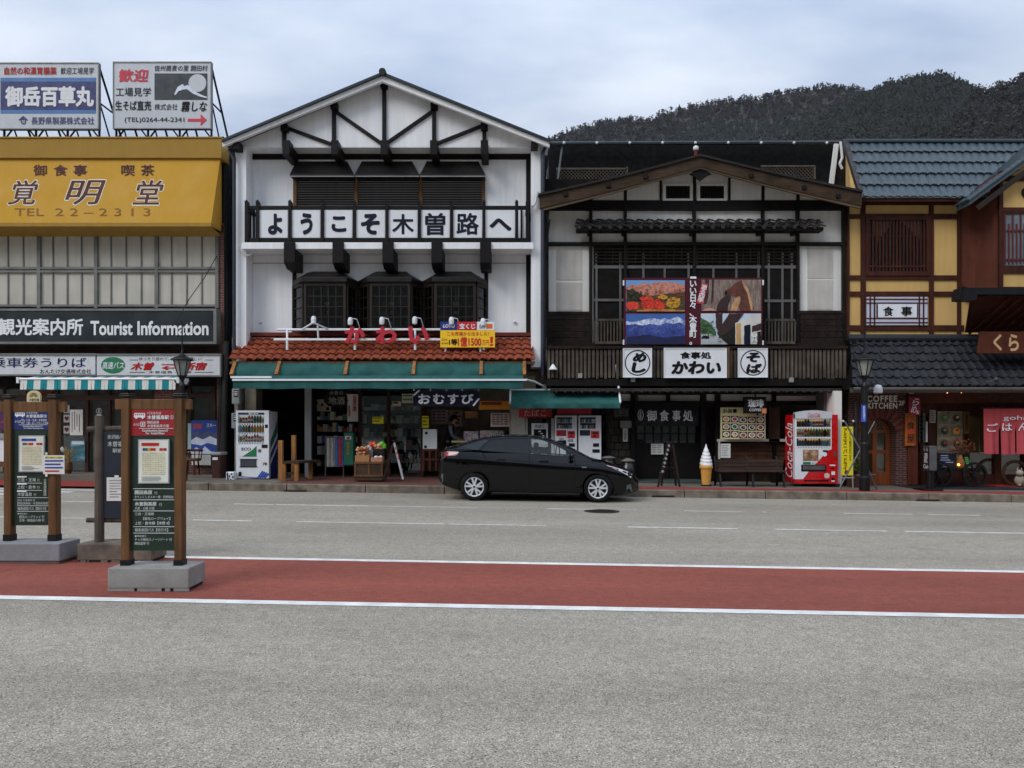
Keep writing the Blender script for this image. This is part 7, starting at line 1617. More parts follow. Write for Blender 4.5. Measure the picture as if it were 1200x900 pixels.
for _ in range(240):
    p = Vector((c[0]+rs.gauss(0,.11),c[1]+.15+rs.gauss(0,.08),c[2]+.45+abs(rs.gauss(0,.16)))); d = [Vector((rs.uniform(-1,1),rs.uniform(-1,1),rs.uniform(-1,1))).normalized()*.045 for _ in range(3)]; q.add([p+x for x in d],[(0,1,2)],0 if rs.random()<.85 else 1)
q.build('leaves', [LEAF, mat('yellow_leaf', (170,164,60), .7)], s)
for px, py in ((988,493.5),(1000,493.5)): MB().blob(P(px,py,21.2),.035,1,.05).build('wall_bulb', INKW, None, 'small white wall bulb above the yellow banner, '+('nearer the white pillar' if px < 990 else 'nearer the lamp post'), 'lamp')
q = MB(); q.tube(P(1003,470,21.3),(X(1003,21.3),21.3,gz(9)+SW),.06,n=10); q.build('downpipe', DWN, t)
# ================================================================ street lamps
def lamp(label, px, Y, top, sign):
    s = thing('street_lamp', label, 'street lamp', group='black lantern street lamps on the pavement')
    x = X(px,Y); g = gz(x)+(SW if x > XK else .05); k = Y/F
    m = MB(); m.lathe([(.13,0),(.13,.35),(.105,.38),(.1,1.2),(.085,1.24),(.08,Z(452,Y)-g),(.045,Z(448,Y)-g),(.045,Z(442,Y)-g)],(x,Y,g),14); m.build('post', BLK, s)
    lz0, lz1 = Z(440,Y), Z(423,Y)
    q = MB(); q.lathe([(.10,lz0),(.205,lz1)],(x,Y,0),6,0,'z',.52); q.build('lantern_glass', mat('frosted_lantern_glass', (150,152,150), .3), s)
    q = MB(); q.lathe([(.22,lz1),(.3,lz1+.02),(.28,lz1+.05),(.1,lz1+.14),(.04,lz1+.2),(.02,lz1+.3),(.015,Z(top,Y))],(x,Y,0),12); q.build('lantern_roof', BLK, s)
    q = MB()
    for i in range(6):
        a = .52+6.2832*i/6; q.tube((x+.104*math.cos(a),Y+.104*math.sin(a),lz0),(x+.208*math.cos(a),Y+.208*math.sin(a),lz1),.014,n=5)
    q.lathe([(.045,lz0-.12),(.105,lz0-.03),(.115,lz0)],(x,Y,0),12); q.build('lantern_frame', BLK, s)
    q = MB(); q.path([(x-.2,Y,Z(446,Y)),(x-.12,Y,Z(452,Y)),(x,Y,Z(450,Y)),(x+.12,Y,Z(452,Y)),(x+.2,Y,Z(446,Y))],.018,6); q.build('scroll_bracket', BLK, s)
    return s
lamp('black lantern street lamp half hidden behind the red headed bus stop', 213.5, 20.4, 376, 0)
ls = lamp('black lantern street lamp between the yellow banner and the arched brick door', 1013, 19.75, 381, 1)
MB().r(1009.8,474.5,1015,494.5,19.6,.03).build('blue_plate', mat('blue_plate', (54,92,190), .5), ls); text('駅前通り', (1011.3,476,1013.8,493), 19.594, INKW, ls, .01, vert=True)
q = MB(); q.path([P(208,375,20.4),P(222,350,21.2),P(240,325,21.8),P(254,300,22.2)],.012,5); q.build('overhead_cable', BLK, None, 'thin black cable running from the left street lamp up to the office wall', 'cable')
# ================================================================ bus stops
def bits(mb, x0, y0, x1, y1, Y, n=1): mb.r(x0,y0,x1,y1,Y,.003)
PAPT = mat('timetable_paper', (216,216,206), .6); PAPY = mat('timetable_tint', (214,206,164), .6)
def busstop(label, px, Y, head, top, y_top, y_head, y_tt, y_list, y_bot, lines, tt_head, block):
    """px: left post (a,b), right post (c,d); Y: plane of the panel"""
    s = thing('bus_stop_sign', label, 'bus stop sign'); a, b, c, d = px
    for e, f in ((a,b),(c,d)):
        w = X(f,Y)-X(e,Y); dd = .11
        p = MB().box(X(e,Y),X(f,Y),Y-.05,Y-.05+dd,Z(y_bot+40,Y)+.02,Z(top+5,Y)).build('post', WOOD, s, bevel=.006)
        k = MB(); k.box(X(e,Y)-.013,X(f,Y)+.013,Y-.063,Y+.073,Z(top+5,Y),Z(top+2.2,Y)); k.box(X(e,Y)-.008,X(f,Y)+.008,Y-.06,Y+.07,Z(top+2.2,Y),Z(top,Y)); k.build('post_cap', BLK, p, bevel=.005)
        k = MB().box(X(e,Y)-.005,X(f,Y)+.005,Y-.056,Y+.066,block[4]-.01,Z(y_bot+10.5,Y)); k.build('post_shoe', BLK, p)
    MB().box(X(a-9,Y),X(d+9,Y),Y-.02,Y+.035,Z(y_top+12,Y),Z(y_top,Y)).build('cross_rail', WOOD, s, bevel=.005)
    pb = MB().box(X(b-.5,Y),X(c+.5,Y),Y-.012,Y+.02,Z(y_bot,Y),Z(y_top+12,Y)-.002).build('panel', GREENB, s)
    bx0, bx1, bd, bz0, bz1 = block
    yh = Y-.018
    MB().box(X(b+.4,Y),X(c-.4,Y),yh,Y-.01,Z(y_head,Y),Z(y_top+12.2,Y)).build('header_panel', head, s)
    return s, yh
Y = 7.82
BLK1 = gz(-3.3)
s, yh = busstop('red headed bus stop sign on wooden posts set in a chipped concrete block', (144.5,153.6,206.5,215.6), Y, mat('stop_red', (160,24,32), .5, var=.06), 461, 468, 510.5, 0, 0, 645, None, None, (126,234,.4,0,.235+BLK1))
W_ = X(1,Y)-X(0,Y)
# concrete block
def block(s, xa, xb, Y0, Y1, h, mt, mtb):
    g = gz((xa+xb)/2); bm = MB(); n = 26; rs = random.Random(int(xa*100)); vs = []
    bm.add([(xa,Y0,g+.03),(xb,Y0,g+.03),(xb,Y1,g+.03),(xa,Y1,g+.03),(xa,Y0,g+h),(xb,Y0,g+h),(xb,Y1,g+h),(xa,Y1,g+h)],[(4,5,6,7),(0,1,5,4),(1,2,6,5),(2,3,7,6),(3,0,4,7),(0,3,2,1)])
    o = bm.build('concrete_base', mt, s, bevel=.012)
    e = MB(); pts = [(xa+.01,g+.004),(xb-.01,g+.004)]
    e.box(xa+.02,xb-.02,Y0+.015,Y1-.02,g+.004,g+.031); e.build('base_gap', mtb, s)  # strip set back under the block, in the gap material passed in
    if mtb is not ALU:
        q = MB(); x = xa
        while x < xb-.01:
            w = rs.uniform(.008,.05); 
            if rs.random() < .74: q.box(x,min(xb,x+w),Y0-.001,Y0+.02,g+.004,g+.032)
            x += w
        q.build('chipped_edge', mt, s)
block(s, X(125.8,7.64), X(221,7.64), 7.64, 8.06, .235, CONC, mat('dark_base_gap', (60,58,56), .95, var=.3))
R = 155.5
# header print
def buspic(s, x0, y0, w, h, Y, ink):
    q = MB(); q.pp([(x0,y0+h*.75),(x0,y0+h*.15),(x0+w*.06,y0),(x0+w*.96,y0),(x0+w,y0+h*.1),(x0+w,y0+h*.75)][::-1],Y,.003,0,[[(x0+w*.07+i*w*.18,y0+h*.38),(x0+w*.07+i*w*.18+w*.13,y0+h*.38),(x0+w*.07+i*w*.18+w*.13,y0+h*.14),(x0+w*.07+i*w*.18,y0+h*.14)] for i in range(5)])
    k = Y/F; [q.disc(X(x0+w*f,Y),Z(y0+h*.82,Y),Y-.003,h*.17*k,d=.003,n=12) for f in (.22,.78)]; q.build('bus_symbol', ink, s)
buspic(s, 157, 484, 13, 7, yh-.004, INKW)
text('バスのりば', (172.5,482.5,189,485.8), yh-.004, INKW, s, .01); text('木曽福島駅', (172.5,486.5,198,491.5), yh-.004, INKW, s, .03); text('⑤', (199,486.5,203.5,491.5), yh-.004, INKW, s, 0)
text('のりば', (156.5,496,163.5,499), yh-.004, INKW, s, .01)
q = MB(); q.r(164.5,494.3,170,495,yh-.005,.003); q.r(164.5,499.3,170,500,yh-.005,.003); q.r(164.5,495,165.2,499.3,yh-.005,.003); q.r(169.3,495,170,499.3,yh-.005,.003); q.r(163,501.8,203,502.3,yh-.005,.003); q.build('box_outline', INKW, s); text('1', (166.6,495.6,168,498.8), yh-.004, INKW, s, .0)
text('開田高原', (172.5,493.2,186.5,496.6), yh-.004, INKW, s, .006); text('木曽駒高原方面', (172.5,497.4,198,500.8), yh-.004, INKW, s, .006)
text('Kisofukushima Station⑤', (167,503,197,506), yh-.004, INKW, s, .02); text('For  Kaida/Ohara', (171,506.3,193,509), yh-.004, INKW, s, .02)
def timetable(s, x0, y0, x1, y1, Y, hd, seed):
    f = MB(); f.r(x0-1.2,y0-1.2,x1+1.2,y1+1.2,Y-.022,.02); f.build('timetable_frame', mat('clear_plastic_frame', (170,174,180), .3), s)
    p = MB().r(x0,y0,x1,y1,Y-.026,.003).build('timetable', PAPT, s); w, h = x1-x0, y1-y0
    MB().r(x0+w*.08,y0+h*.06,x0+w*.68,y0+h*.13,Y-.03,.003).build('title_band', hd, p)
    rs = random.Random(seed)
    for i, c in enumerate(('can_blue','can_green','can_gold','can_red','can_red')): MB().r(x0+w*(.12+.09*i),y0+h*.185,x0+w*(.2+.09*i),y0+h*.245,Y-.03,.003).build('route_label', MATS[c], p)
    for i in range(2): MB().r(x0+w*(.7+.13*i),y0+h*.185,x0+w*(.81+.13*i),y0+h*.245,Y-.03,.003).build('route_label', MATS['can_red' if i == 0 else 'magenta_panel'], p)
    q = MB(); 
    for j in range(12): q.r(x0+w*.1,y0+h*(.29+.045*j),x0+w*.9,y0+h*(.29+.045*j)+.9,Y-.029,.002)
    q.build('tint_row', PAPY, p)
    q = MB()
    for j in range(12):
        for i in range(9):
            if rs.random() < .6: a = x0+w*(.1+.09*i); q.r(a,y0+h*(.3+.045*j),a+w*.045,y0+h*(.3+.045*j)+.3,Y-.031,.002)
    for j in range(4): q.r(x0+w*.08,y0+h*(.86+.03*j),x0+w*rs.uniform(.5,.9),y0+h*(.86+.03*j)+.4,Y-.031,.002)
    q.build('printed_times', GREYM, p)
timetable(s, 163, 516, 197, 565.5, yh, MATS['can_red'], 1)
YL = Y-.018
[MB().r(156,y,205,y+.5,YL,.006).build('rule_marking', INKW, s) for y in (572.5,585.5,598.5,617,624.5)]
LT = mat('pale_lettering', (200,206,200), .6)
for tx, bx, bo in (('開田高原',(158,574.5,178.5,579.5),.03),('行',(181,576,184.5,579.5),.0),('きそふくしまスキー場・西野経由',(158,580.7,203,584),.005),('木曽駒高原',(158,588,183.5,593),.03),('行',(186.5,589.5,190,593),0),('大原・日義 方面',(158,594,181,597.3),.005),('三岳・王滝線',(158,600.5,180.5,604),.005),('【御岳ロープウェイ】',(168,606,199.5,609.5),0),('上松・倉本線【本数 8】',(158,611,198.5,615),.01),('福島巡回バス【北行き】',(158,619,197,623),.01),('●季節運行',(158,627,171.5,629.5),0),('チャオ御岳スノーリゾート 行',(158,630.5,201.5,634),.005),('開田温泉 行',(158,635,175,638.5),.005)): text(tx, bx, YL, LT, s, bo, res=1)
# second bus stop (blue header)
Y = 9.3
s, yh = busstop('blue headed bus stop sign on wooden posts with a white notice taped to it', (7.3,15.4,59.2,68.4), Y, mat('stop_blue', (28,48,116), .5, var=.06), 462.5, 471, 503.5, 0, 0, 615.5, None, None, (0,0,0,0,.24+gz(-5.7)))
block(s, X(-24,9.06), X(69.7,9.06), 9.06, 9.5, .24, mat('grey_concrete', (142,142,144), .9, var=.12, scale=4, fine=.12, bump=.3), ALU)
buspic(s, 17.5, 483.5, 11.5, 5.5, yh-.004, INKW)
text('バスのりば', (30.5,482.5,44,485), yh-.004, INKW, s, .01); text('木曽福島駅⑤', (30.5,485.6,55,489.6), yh-.004, INKW, s, .02); text('のりば', (17.5,492.5,23.5,495.5), yh-.004, INKW, s, .01); text('②', (24,491,29,496.5), yh-.004, INKW, s, .0)
text('三岳・王滝・木曽温泉', (30.5,491,55,493.8), yh-.004, INKW, s, .005); text('上松・ロープウェイ方面', (30.5,494.4,56.5,497.3), yh-.004, INKW, s, .005); text('Kisofukushima Station⑤', (27,498.3,50,500.4), yh-.004, INKW, s, .015); text('For Mitake/Otaki/Agematsu', (28,501,51,503), yh-.004, INKW, s, .01); q = MB(); q.r(22,497.6,55,498,yh-.005,.003); q.build('rule_marking', INKW, s)
timetable(s, 23, 511.5, 51, 552, yh, MATS['can_blue'], 2)
YL = Y-.018
[MB().r(20,y,a,y+.45,YL,.006).build('rule_marking', INKW, s) for y, a in ((566,49),(574.5,49),(583,57.5),(592.5,57.5),(599,57.5))]; [MB().r(20,y,31,y+1.5,YL-.001,.006).build('rule_marking', INKW, s) for y in (558,566.3,575)]
for tx, bx, bo in (('三岳・王滝',(20.5,560,42,564.5),.015),('行',(43.5,561,46.5,564.5),0),('上松・倉本',(20.5,568.5,42,573),.015),('行',(43.5,569.5,46.5,573),0),('木曽温泉',(20.5,577,37.5,581.5),.015),('行',(39.5,578,42.5,581.5),0),('経由 木曽病院 他',(20.5,585,41,587.5),0),('【開田高原線・木曽駒高原線】',(20.5,588.2,57,591.5),0),('福島巡回バス【南行き】',(20.5,594,54,598),.01),('●季節運行',(20.5,601,32,603),0),('御岳ロープウェイ 行',(22.5,604,52,607.5),.005),('王滝・御岳田の原 行',(22.5,608,52,611.5),.005)): text(tx, bx, YL, LT, s, bo, res=1)
text('木曽温泉経由', (51,561,54.5,581), YL, LT, s, 0, vert=True)
s2 = thing('taped_notice', 'white notice with coloured lines taped to the blue headed bus stop', 'notice')
yn = Y-.07
MB().r(50.5,533.5,75.5,555.5,yn,.004).build('sheet', PAPER, s2); q = MB(); q.r(53,530,55.5,537,yn-.002,.002); q.r(53,552,55.5,558.5,yn-.002,.002); q.build('tape_strip', PAPT, s2)
for i, (c, x1) in enumerate((('yellow_paper',73),('can_blue',74),('can_blue',71),('can_blue',73.5),('can_red',69))): q = MB(); q.r(52.5,535.2+i*4,x1,536.9+i*4,yn-.003,.002); q.build('print_line', MATS[c], s2)
text('乗り場のご案内', (53,535,73,537), yn-.006, INKB, s2, 0)
s2 = thing('arched_badge', 'small cream arched badge standing on the rail of the blue headed bus stop', 'sign')
q = MB(); q.prism([(X(32,Y),Z(471.5,Y)),(X(47.5,Y),Z(471.5,Y))]+[(X(39.75,Y)+X(607.75,Y)*math.cos(math.pi*i/12),Z(464,Y)+X(606.4,Y)*math.sin(math.pi*i/12)) for i in range(13)],Y-.01,Y+.02); q.build('plate', mat('cream_badge', (206,196,160), .5), s2)
q = MB(); cx, cz = X(39.75,Y), Z(465,Y); k = Y/F
for i in range(9): a_ = math.pi*(i+.5)/9; q.bar((cx+1.6*k*math.cos(a_),Y-.014,cz+1.6*k*math.sin(a_)),(cx+5*k*math.cos(a_),Y-.014,cz+5*k*math.sin(a_)),.008,.003)
q.build('ray_mark', mat('olive_gold', (150,132,60), .5), s2); text('木曽交通', (34,466.8,45.5,470.2), Y-.014, INKB, s2, .01)
s2 = thing('flower_tie', 'scrap of white paper tied to the right post of the blue headed bus stop', 'paper'); MB().blob(P(72.8,526,Y-.03),.025,1,.4,0,(1,1,1.4)).build('scrap', PAPER, s2)
# weathered stop between them
Y = 9.35
s = thing('weathered_bus_stop', 'weathered grey log bus stop with a slate blue board standing between the two newer stops', 'bus stop sign')
LOG = mat('weathered_log', (96,88,80), .9, var=.3, scale=3, grain=(18,18,1.3), bump=.3)
g = gz(-4.9)
for px in (116.5,160): q = MB(); q.tube((X(px,Y),Y,g+.2),(X(px,Y),Y,Z(487,Y)),.056,.052,12); q.build('log_post', LOG, s, smooth=False)
q = MB(); q.tube(P(103,503,Y+.04),P(175,502,Y+.04),.036,n=10); q.build('log_rail', LOG, s); q = MB(); q.tube(P(102,609.5,Y+.04),P(175,609.5,Y+.04),.03,n=10); q.build('log_rail', LOG, s)
MB().r(121.5,505.5,156,607,Y-.01,.03).build('board', SLATE, s)
text('赤沢線バス', (126,509.5,148,514.5), Y-.016, LT, s, .005); text('木曽福島', (126,517,150,523.5), Y-.016, LT, s, .01); text('駅前', (132,525.5,143,530.5), Y-.016, LT, s, .01)
q = MB(); q.r(125,559.5,147,587,Y-.018,.006); q.r(134,557,139,561,Y-.02,.006); q.build('paper_notice', PAPER, s); q = MB(); [q.r(128,562.5+i*3.2,128+rn,563.2+i*3.2,Y-.024,.002) for i, rn in enumerate((14,16,12,15,9,14,11))]; q.build('print_line', GREYM, s)
block(s, X(90,9.2), X(177.5,9.2), 9.2, 9.62, .23, CONCD, mat('dark_base_gap', (60,58,56), .95))
# ================================================================ parked car
s = thing('parked_car', 'glossy black hatchback parked along the kerb in front of the shops', 'car', loc=(.57, 18.5, 0))
car = s; car.rotation_euler = (0, GS, -KA)
PNT = mat('black_car_paint', (5,5,7), .04, 0, var=.05, spec=.42)
def ip(tab, x):
    for (a, b), (c, d) in zip(tab, tab[1:]):
        if a <= x <= c:
            t_ = (x-a)/(c-a); return b+(d-b)*t_
    return tab[0][1] if x < tab[0][0] else tab[-1][1]
def sm(tab, x):          # smoothed lookup
    return sum(ip(tab, x+o)*w for o, w in ((-.06,.25),(0,.5),(.06,.25)))
SH = [(-2.27,1.02),(-2.2,1.10),(-2.0,1.12),(-1.6,1.11),(-1.2,1.09),(-.6,1.05),(0,1.01),(.6,.97),(1.0,.955),(1.3,.93),(1.6,.88),(1.9,.79),(2.1,.69),(2.22,.58),(2.27,.5)]   # shoulder line
BT = [(-2.27,.42),(-2.15,.3),(-1.9,.22),(-1.6,.18),(1.6,.16),(2.0,.17),(2.2,.2),(2.27,.26)]
HW = [(-2.27,.56),(-2.22,.68),(-2.1,.77),(-1.8,.85),(-1.3,.88),(.9,.88),(1.4,.875),(1.8,.83),(2.05,.74),(2.2,.58),(2.27,.42)]
TOPC = [(-2.27,1.06),(-2.2,1.16),(-1.9,1.17),(1.0,1.02),(1.3,1.0),(1.7,.9),(2.0,.79),(2.2,.62),(2.27,.5)]
NS = 64; mb = MB(); ring = []
xs = [-2.27+4.54*(.5-.5*math.cos(math.pi*i/NS)) for i in range(NS+1)]
for x in xs:
    w, zb_, zs2 = sm(HW,x), ip(BT,x), sm(SH,x); zt_ = max(zs2+.005, ip(TOPC,x)); h = zs2-zb_
    half = [(0,zb_),(w*.8,zb_),(w*.955,zb_+h*.05),(w*.985,zb_+h*.16),(w*.975,zb_+h*.3),(w*.985,zb_+h*.5),(w*1.0,zb_+h*.66),(w*1.0,zb_+h*.76),(w*.975,zb_+h*.9),(w*.93,zs2),(w*.82,zs2+(zt_-zs2)*.45),(w*.5,zs2+(zt_-zs2)*.9),(0,zt_)]
    ring.append([(x,-a,b) for a, b in half]+[(x,a,b) for a, b in half[-2:0:-1]])
n = len(ring[0]); mb.v = [p for r in ring for p in r]
for i in range(NS):
    for j in range(n): a, b = i*n+j, i*n+(j+1)%n; mb.f.append([a, b, b+n, a+n]); mb.m.append(0)
mb.f.append(list(range(n))[::-1]); mb.m.append(0); mb.f.append(list(range(NS*n,(NS+1)*n))); mb.m.append(0)
body = mb.build('body', PNT, s, smooth=True)
WX = (-1.415, 1.405)
for wx in WX:
    cu = MB().lathe([(.365,-1.2),(.365,-.55)],(wx,0,.33),40,0,'y'); cu.lathe([(.365,.55),(.365,1.2)],(wx,0,.33),40,0,'y'); cuo = cu.build('cutter', BLK, s)
    bm = bmesh.new(); bm.from_mesh(cuo.data); bmesh.ops.recalc_face_normals(bm, faces=bm.faces); bm.to_mesh(cuo.data); bm.free()
    md = body.modifiers.new('b', 'BOOLEAN'); md.object = cuo; md.operation = 'DIFFERENCE'; md.solver = 'EXACT'
    body.data.update(); 
    bmm = bmesh.new(); bmm.from_mesh(body.data); bmesh.ops.recalc_face_normals(bmm, faces=bmm.faces); bmm.to_mesh(body.data); bmm.free()
    bake(body); bpy.data.objects.remove(cuo)
body.data.shade_smooth(); 
try: body.data.set_sharp_from_angle(angle=R_(32))
except Exception: pass
# glasshouse
RL = [(-2.06,1.195),(-1.9,1.23),(-1.7,1.29),(-1.45,1.378),(-1.2,1.44),(-.9,1.478),(-.5,1.497),(-.25,1.494),(.05,1.47),(.35,1.395),(.6,1.305),(.85,1.195),(1.08,1.075),(1.26,.985)]
def sy(x, z):
    base = .93*sm(HW, x)
    return base-(z-ip(SH,x))*.40-.0
side_out = [(-2.06,1.115)]+[(x,ip(SH,x)+.0) for x in (-1.6,-1.2,-.6,0,.6,1.0,1.26)]+[(x,z-.012) for x,z in RL[::-1]]
W1 = [(-1.26,1.155),(-.6,1.115),(-.2,1.092),(-.19,1.40),(-.26,1.435),(-.6,1.43),(-.95,1.415),(-1.08,1.375),(-1.18,1.28)]
W2 = [(-.13,1.088),(.4,1.055),(.82,1.03),(.86,1.04),(.62,1.2),(.36,1.33),(.12,1.41),(-.02,1.432),(-.14,1.434)]
W3 = [(-1.93,1.165),(-1.45,1.16),(-1.33,1.165),(-1.22,1.29),(-1.12,1.375),(-1.2,1.395),(-1.45,1.332),(-1.7,1.243)]
gl = clearglass('car_side_glass', (.86,.9,.89), 0, .01); gd = clearglass('car_dark_glass', (.1,.11,.12), 0, .01)
for sgn in (-1, 1):
    def pl(poly, off): return [(x, sgn*(sy(x,z)+off), z) for x, z in poly]
    loops = [side_out, W1, W2]
    tri = tessellate_polygon([[Vector((a,b,0)) for a,b in lp] for lp in loops]); flat = [p for lp in loops for p in lp]
    fs = []
    for t_ in tri:
        a,b,c = [Vector(flat[i]) for i in t_]; ccw = (b-a).cross(c-a) > 0
        fs.append(tuple(t_) if ccw == (sgn < 0) else tuple(t_[::-1]))
    m = MB().add(pl(flat,0), fs); o = m.build('door_frame', PNT, s)
    md = o.modifiers.new('solid','SOLIDIFY'); md.thickness = .03; md.offset = -1
    for nm, Wp, g_, off in (('rear_window',W1,gd,-.012),('front_window',W2,gl,-.012),('quarter_window',W3,mat('black_gloss_glass', (24,27,32), .06, spec=.7),.004)):
        p = pl(Wp,off); MB().q(p if sgn < 0 else p[::-1]).build(nm, g_, s)
    q = MB(); e = W1[:3]+W2[:3]; q.path([(x,sgn*(sy(x,z)+.006),z-.008) for x,z in e],.007,5); q.build('window_trim', BLK, s)
# roof skin, windscreen, rear glass
def strip_(x_pts, crown, mt, nm, k0=1.0):
    nn = 8; m = MB(); r = []
    for x, z in x_pts:
        y = sy(x, z)*k0
        for j in range(nn+1): u = -1+2*j/nn; r.append((x, u*y, z+crown*(1-u*u)))
    m.add(r, [(i*(nn+1)+j,(i+1)*(nn+1)+j,(i+1)*(nn+1)+j+1,i*(nn+1)+j) for i in range(len(x_pts)-1) for j in range(nn)]); return m.build(nm, mt, s, smooth=True)
strip_([p for p in RL if -1.0 <= p[0] <= .06], .02, PNT, 'roof'); strip_([p for p in RL if p[0] >= .04], .03, clearglass('car_windscreen', (.7,.74,.73), 0, .01), 'windscreen'); strip_([p for p in RL if p[0] <= -.89], -.015, MATS['black_gloss_glass'], 'rear_glass')
for sgn in (-1,1):
    q = MB(); q.path([(x,sgn*sy(x,z),z-.0) for x,z in RL],.022,8); q.build('roof_rail', PNT, s, smooth=True)
q = MB(); q.add([(-2.1,-.66,1.215),(-2.1,.66,1.215),(-1.88,.68,1.25),(-1.88,-.68,1.25),(-2.1,-.66,1.185),(-2.1,.66,1.185),(-1.88,.68,1.215),(-1.88,-.68,1.215)],[(0,3,2,1),(4,5,6,7),(0,1,5,4),(1,2,6,5),(2,3,7,6),(3,0,4,7)]); q.build('rear_spoiler', PNT, s, bevel=.012)
MB().box(-2.12,-2.06,-.7,.7,1.08,1.19).build('tailgate', PNT, s, bevel=.02)
# wheels
TYRE = mat('tyre_rubber', (26,26,27), .85, var=.15); RIM = mat('silver_wheel', (206,208,212), .4, .25, var=.06)
def mkwheel(wx, sgn):
    w = bpy.data.objects.new('wheel', None)
    m = MB(); y0, y1 = sgn*.70, sgn*.865
    prof_ = [(.20,y0),(.30,y0),(.316,y0+sgn*.02),(.316,y1-sgn*.03),(.305,y1-sgn*.006),(.27,y1),(.222,y1-sgn*.004),(.215,y1-sgn*.06)]
    m.lathe([(r,h) for r,h in prof_],(wx,0,.316),36,0,'y',cap=False); ty = m.build('wheel', TYRE, s, smooth=True)
    m = MB(); ym = y1-sgn*.035
    m.lathe([(.196,ym+sgn*.01),(.222,y1-sgn*.002),(.228,y1-sgn*.012),(.226,ym-sgn*.02)],(wx,0,.316),36,0,'y',cap=False)
    for i in range(5):
        for o in (-.2,.2):
            a_ = math.pi/2+6.2832*i/5; b_ = a_+o*.55; c_ = a_+o*1.25
            m.bar((wx+.05*math.cos(b_),ym+sgn*.018,.316+.05*math.sin(b_)),(wx+.215*math.cos(c_),ym+sgn*.022,.316+.215*math.sin(c_)),.042,.02)
    m.lathe([(.055,ym+sgn*.01),(.055,ym+sgn*.03),(.03,ym+sgn*.036)],(wx,0,.316),18,0,'y'); m.build('rim', RIM, ty)
    MB().lathe([(.2,ym-sgn*.03),(.2,ym-sgn*.02)],(wx,0,.316),24,0,'y').build('brake_disc', BLK, ty)
    MB().lathe([(.026,ym+sgn*.037),(.022,ym+sgn*.04)],(wx,0,.316),14,0,'y').build('hub_badge', BLK, ty)
for wx in WX:
    for sgn in (-1,1): mkwheel(wx, sgn)
    MB().lathe([(.36,-.53),(.36,.53)],(wx,0,.335),32,0,'y').build('wheel_well', mat('wheel_well_black', (10,10,10), .95), s)
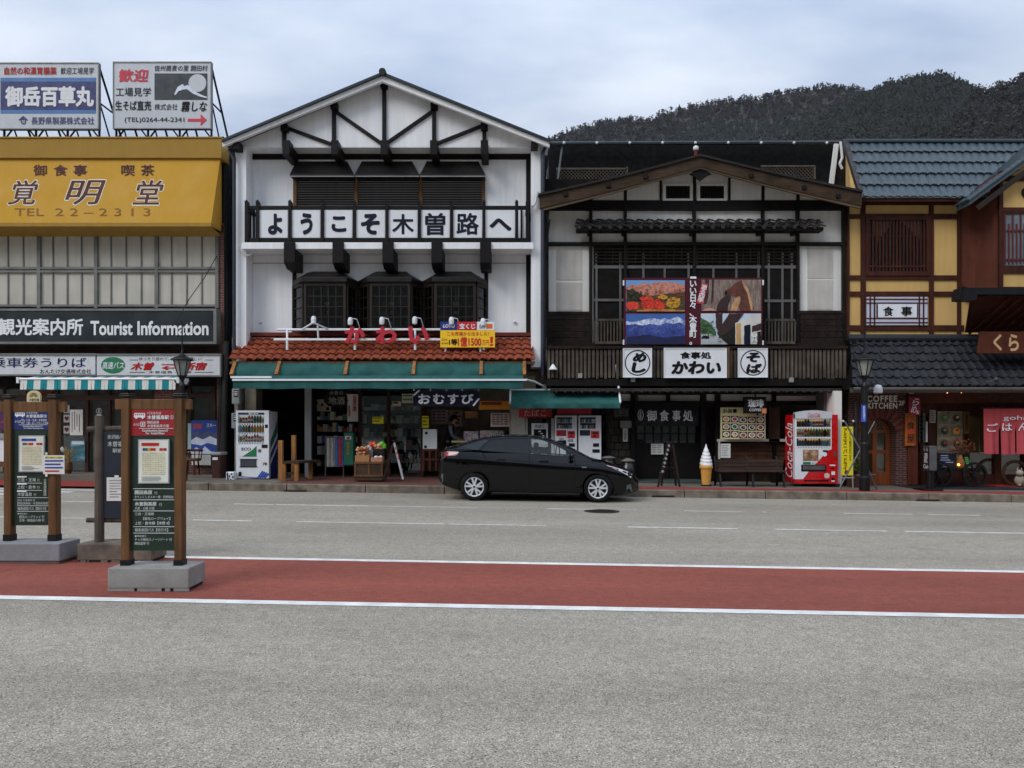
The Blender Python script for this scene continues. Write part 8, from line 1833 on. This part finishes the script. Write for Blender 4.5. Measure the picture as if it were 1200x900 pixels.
# trim
q = MB(); q.box(-1.02,1.0,-.872,-.83,.165,.20); q.box(-1.02,1.0,.83,.872,.165,.20); q.build('sill_trim', mat('satin_black_trim', (26,26,28), .4), s, bevel=.01)
for sgn in (-1,1):
    f = lambda x,z: (x, sgn*(ip(HW,x)*1.002), z)
    for x0 in (-.92,.06): q = MB(); yy = ip(HW,x0)*.99; q.box(x0,x0+.22,*(sorted((sgn*(yy),sgn*(yy+.035)))),.935-.02*(x0>0),.965-.02*(x0>0)); q.build('door_handle', PNT, s, bevel=.01)
    q = MB()
    for pts in ([(-.17,1.06),(-.15,.6),(-.14,.3)],[(.87,1.0),(.9,.7),(.86,.4),(.82,.3)],[(-1.25,1.12),(-1.12,.92),(-1.0,.72)]): q.path([(x,sgn*(ip(HW,x)*ky(x,z)),z) for x,z in pts] if False else [(x,sgn*(ip(HW,x)*(1.0-.02*(z>.95)-.025*(z<.45))),z) for x,z in pts],.005,5)
    q.build('door_seam', mat('seam_black', (4,4,4), .9), s)
    q = MB(); q.blob((.80,sgn*.98,1.06),.1,2,.02,0,(.62,1.0,.75)); q.bar((.78,sgn*.85,1.02),(.8,sgn*.95,1.04),.04,.04); q.build('wing_mirror', PNT, s, smooth=True)
    HL = mat('headlight_lens', (206,210,214), .1, spec=.7, var=.1)
    def on(x, z, off=.006):
        w = sm(HW,x); zb_, zs2 = ip(BT,x), sm(SH,x); h = (z-zb_)/(zs2-zb_)
        k = ip([(0,.93),(.16,.985),(.3,.975),(.5,.985),(.66,1),(.76,1),(.9,.975),(1,.93),(1.2,.8)],h); return (x, sgn*(w*k+off), z)
    q = MB(); up = [(1.58,.855),(1.75,.815),(1.9,.765),(2.03,.71),(2.13,.645)]; lo = [(1.6,.845),(1.76,.775),(1.9,.705),(2.02,.63),(2.1,.56)]
    vs = [on(*p) for p in up]+[on(*p) for p in lo]; q.add(vs, [(i,i+5,i+6,i+1) if sgn < 0 else (i,i+1,i+6,i+5) for i in range(4)]); q.build('headlight', HL, s, smooth=True)
    q = MB(); q.add([on(*p,.012) for p in ((1.66,.825),(1.85,.765),(1.87,.745),(1.66,.812))],[(0,3,2,1) if sgn < 0 else (0,1,2,3)]); q.build('indicator_lens', INKR, s)
    q = MB(); vs = [on(*p,.012) for p in ((2.02,.4),(2.1,.42),(2.14,.25),(2.0,.22))]; q.add(vs,[(0,3,2,1) if sgn < 0 else (0,1,2,3)]); q.build('fog_lamp_trim', STEEL, s)
    TL = mat('tail_lamp_red', (150,20,28), .15, spec=.7)
    up = [(-1.78,1.095),(-1.95,1.105),(-2.1,1.1),(-2.2,1.09)]; lo = [(-1.8,1.075),(-1.95,1.03),(-2.1,1.0),(-2.2,.99)]
    q = MB(); vs = [on(*p,.008) for p in up]+[on(*p,.008) for p in lo]; q.add(vs,[(i,i+1,i+5,i+4) if sgn < 0 else (i,i+4,i+5,i+1) for i in range(3)]); q.build('tail_light', TL, s, smooth=True)
    q = MB(); vs = [on(*p,.01) for p in ((-2.1,.985),(-2.16,.98),(-2.2,.93),(-2.1,.97))]; q.add(vs,[(0,1,2,3) if sgn > 0 else (3,2,1,0)]); vs = [on(*p,.01) for p in ((-2.14,.6),(-2.2,.58),(-2.2,.38),(-2.14,.42))]; q.add(vs,[(0,1,2,3) if sgn > 0 else (3,2,1,0)]); q.build('rear_reflector', STEEL, s)
    q = MB(); q.add([on(*p,.008) for p in ((1.03,.815),(1.14,.815),(1.14,.785),(1.03,.785))],[(0,3,2,1) if sgn < 0 else (0,1,2,3)]); q.build('side_badge', STEEL, s)
MB().box(2.2,2.28,-.4,.4,.25,.4).build('front_grille', BLK, s, bevel=.02)
q = MB(); q.box(-2.285,-2.25,-.17,.17,.72,.88); q.build('number_plate', INKW, s)
SEAT = mat('dark_seat_cloth', (40,40,42), .9, var=.15)
for x, yy in ((.05,-.37),(.05,.37),(-.85,-.37),(-.85,.37)):
    q = MB(); q.box(x-.1,x+.05,yy-.24,yy+.24,.95,1.15); q.build('seat_back', SEAT, s, bevel=.05); MB().box(x-.12,x-.0,yy-.13,yy+.13,1.16,1.33).build('headrest', SEAT, s, bevel=.04)
q = MB(); n = 20; [q.tube((.52+.05*math.cos(6.2832*i/n),.37+.18*math.cos(6.2832*i/n),1.09+.17*math.sin(6.2832*i/n)),(.52+.05*math.cos(6.2832*(i+1)/n),.37+.18*math.cos(6.2832*(i+1)/n),1.09+.17*math.sin(6.2832*(i+1)/n)),.015,n=6) for i in range(n)]; q.build('steering_wheel', BLK, s)
MB().box(.62,1.1,-.68,.68,.95,1.04).build('dashboard', SEAT, s, bevel=.03)
for c in [c for c in bpy.data.objects if c.type == 'MESH' and car in (c.parent, c.parent and c.parent.parent) and c.name.split('.')[0] not in ('wheel','rim','brake_disc','hub_badge','wheel_well')]:
    for v in c.data.vertices:
        if v.co.x > 1.78: v.co.x += (v.co.x-1.78)*.22
flush_texts()
settle_roots()
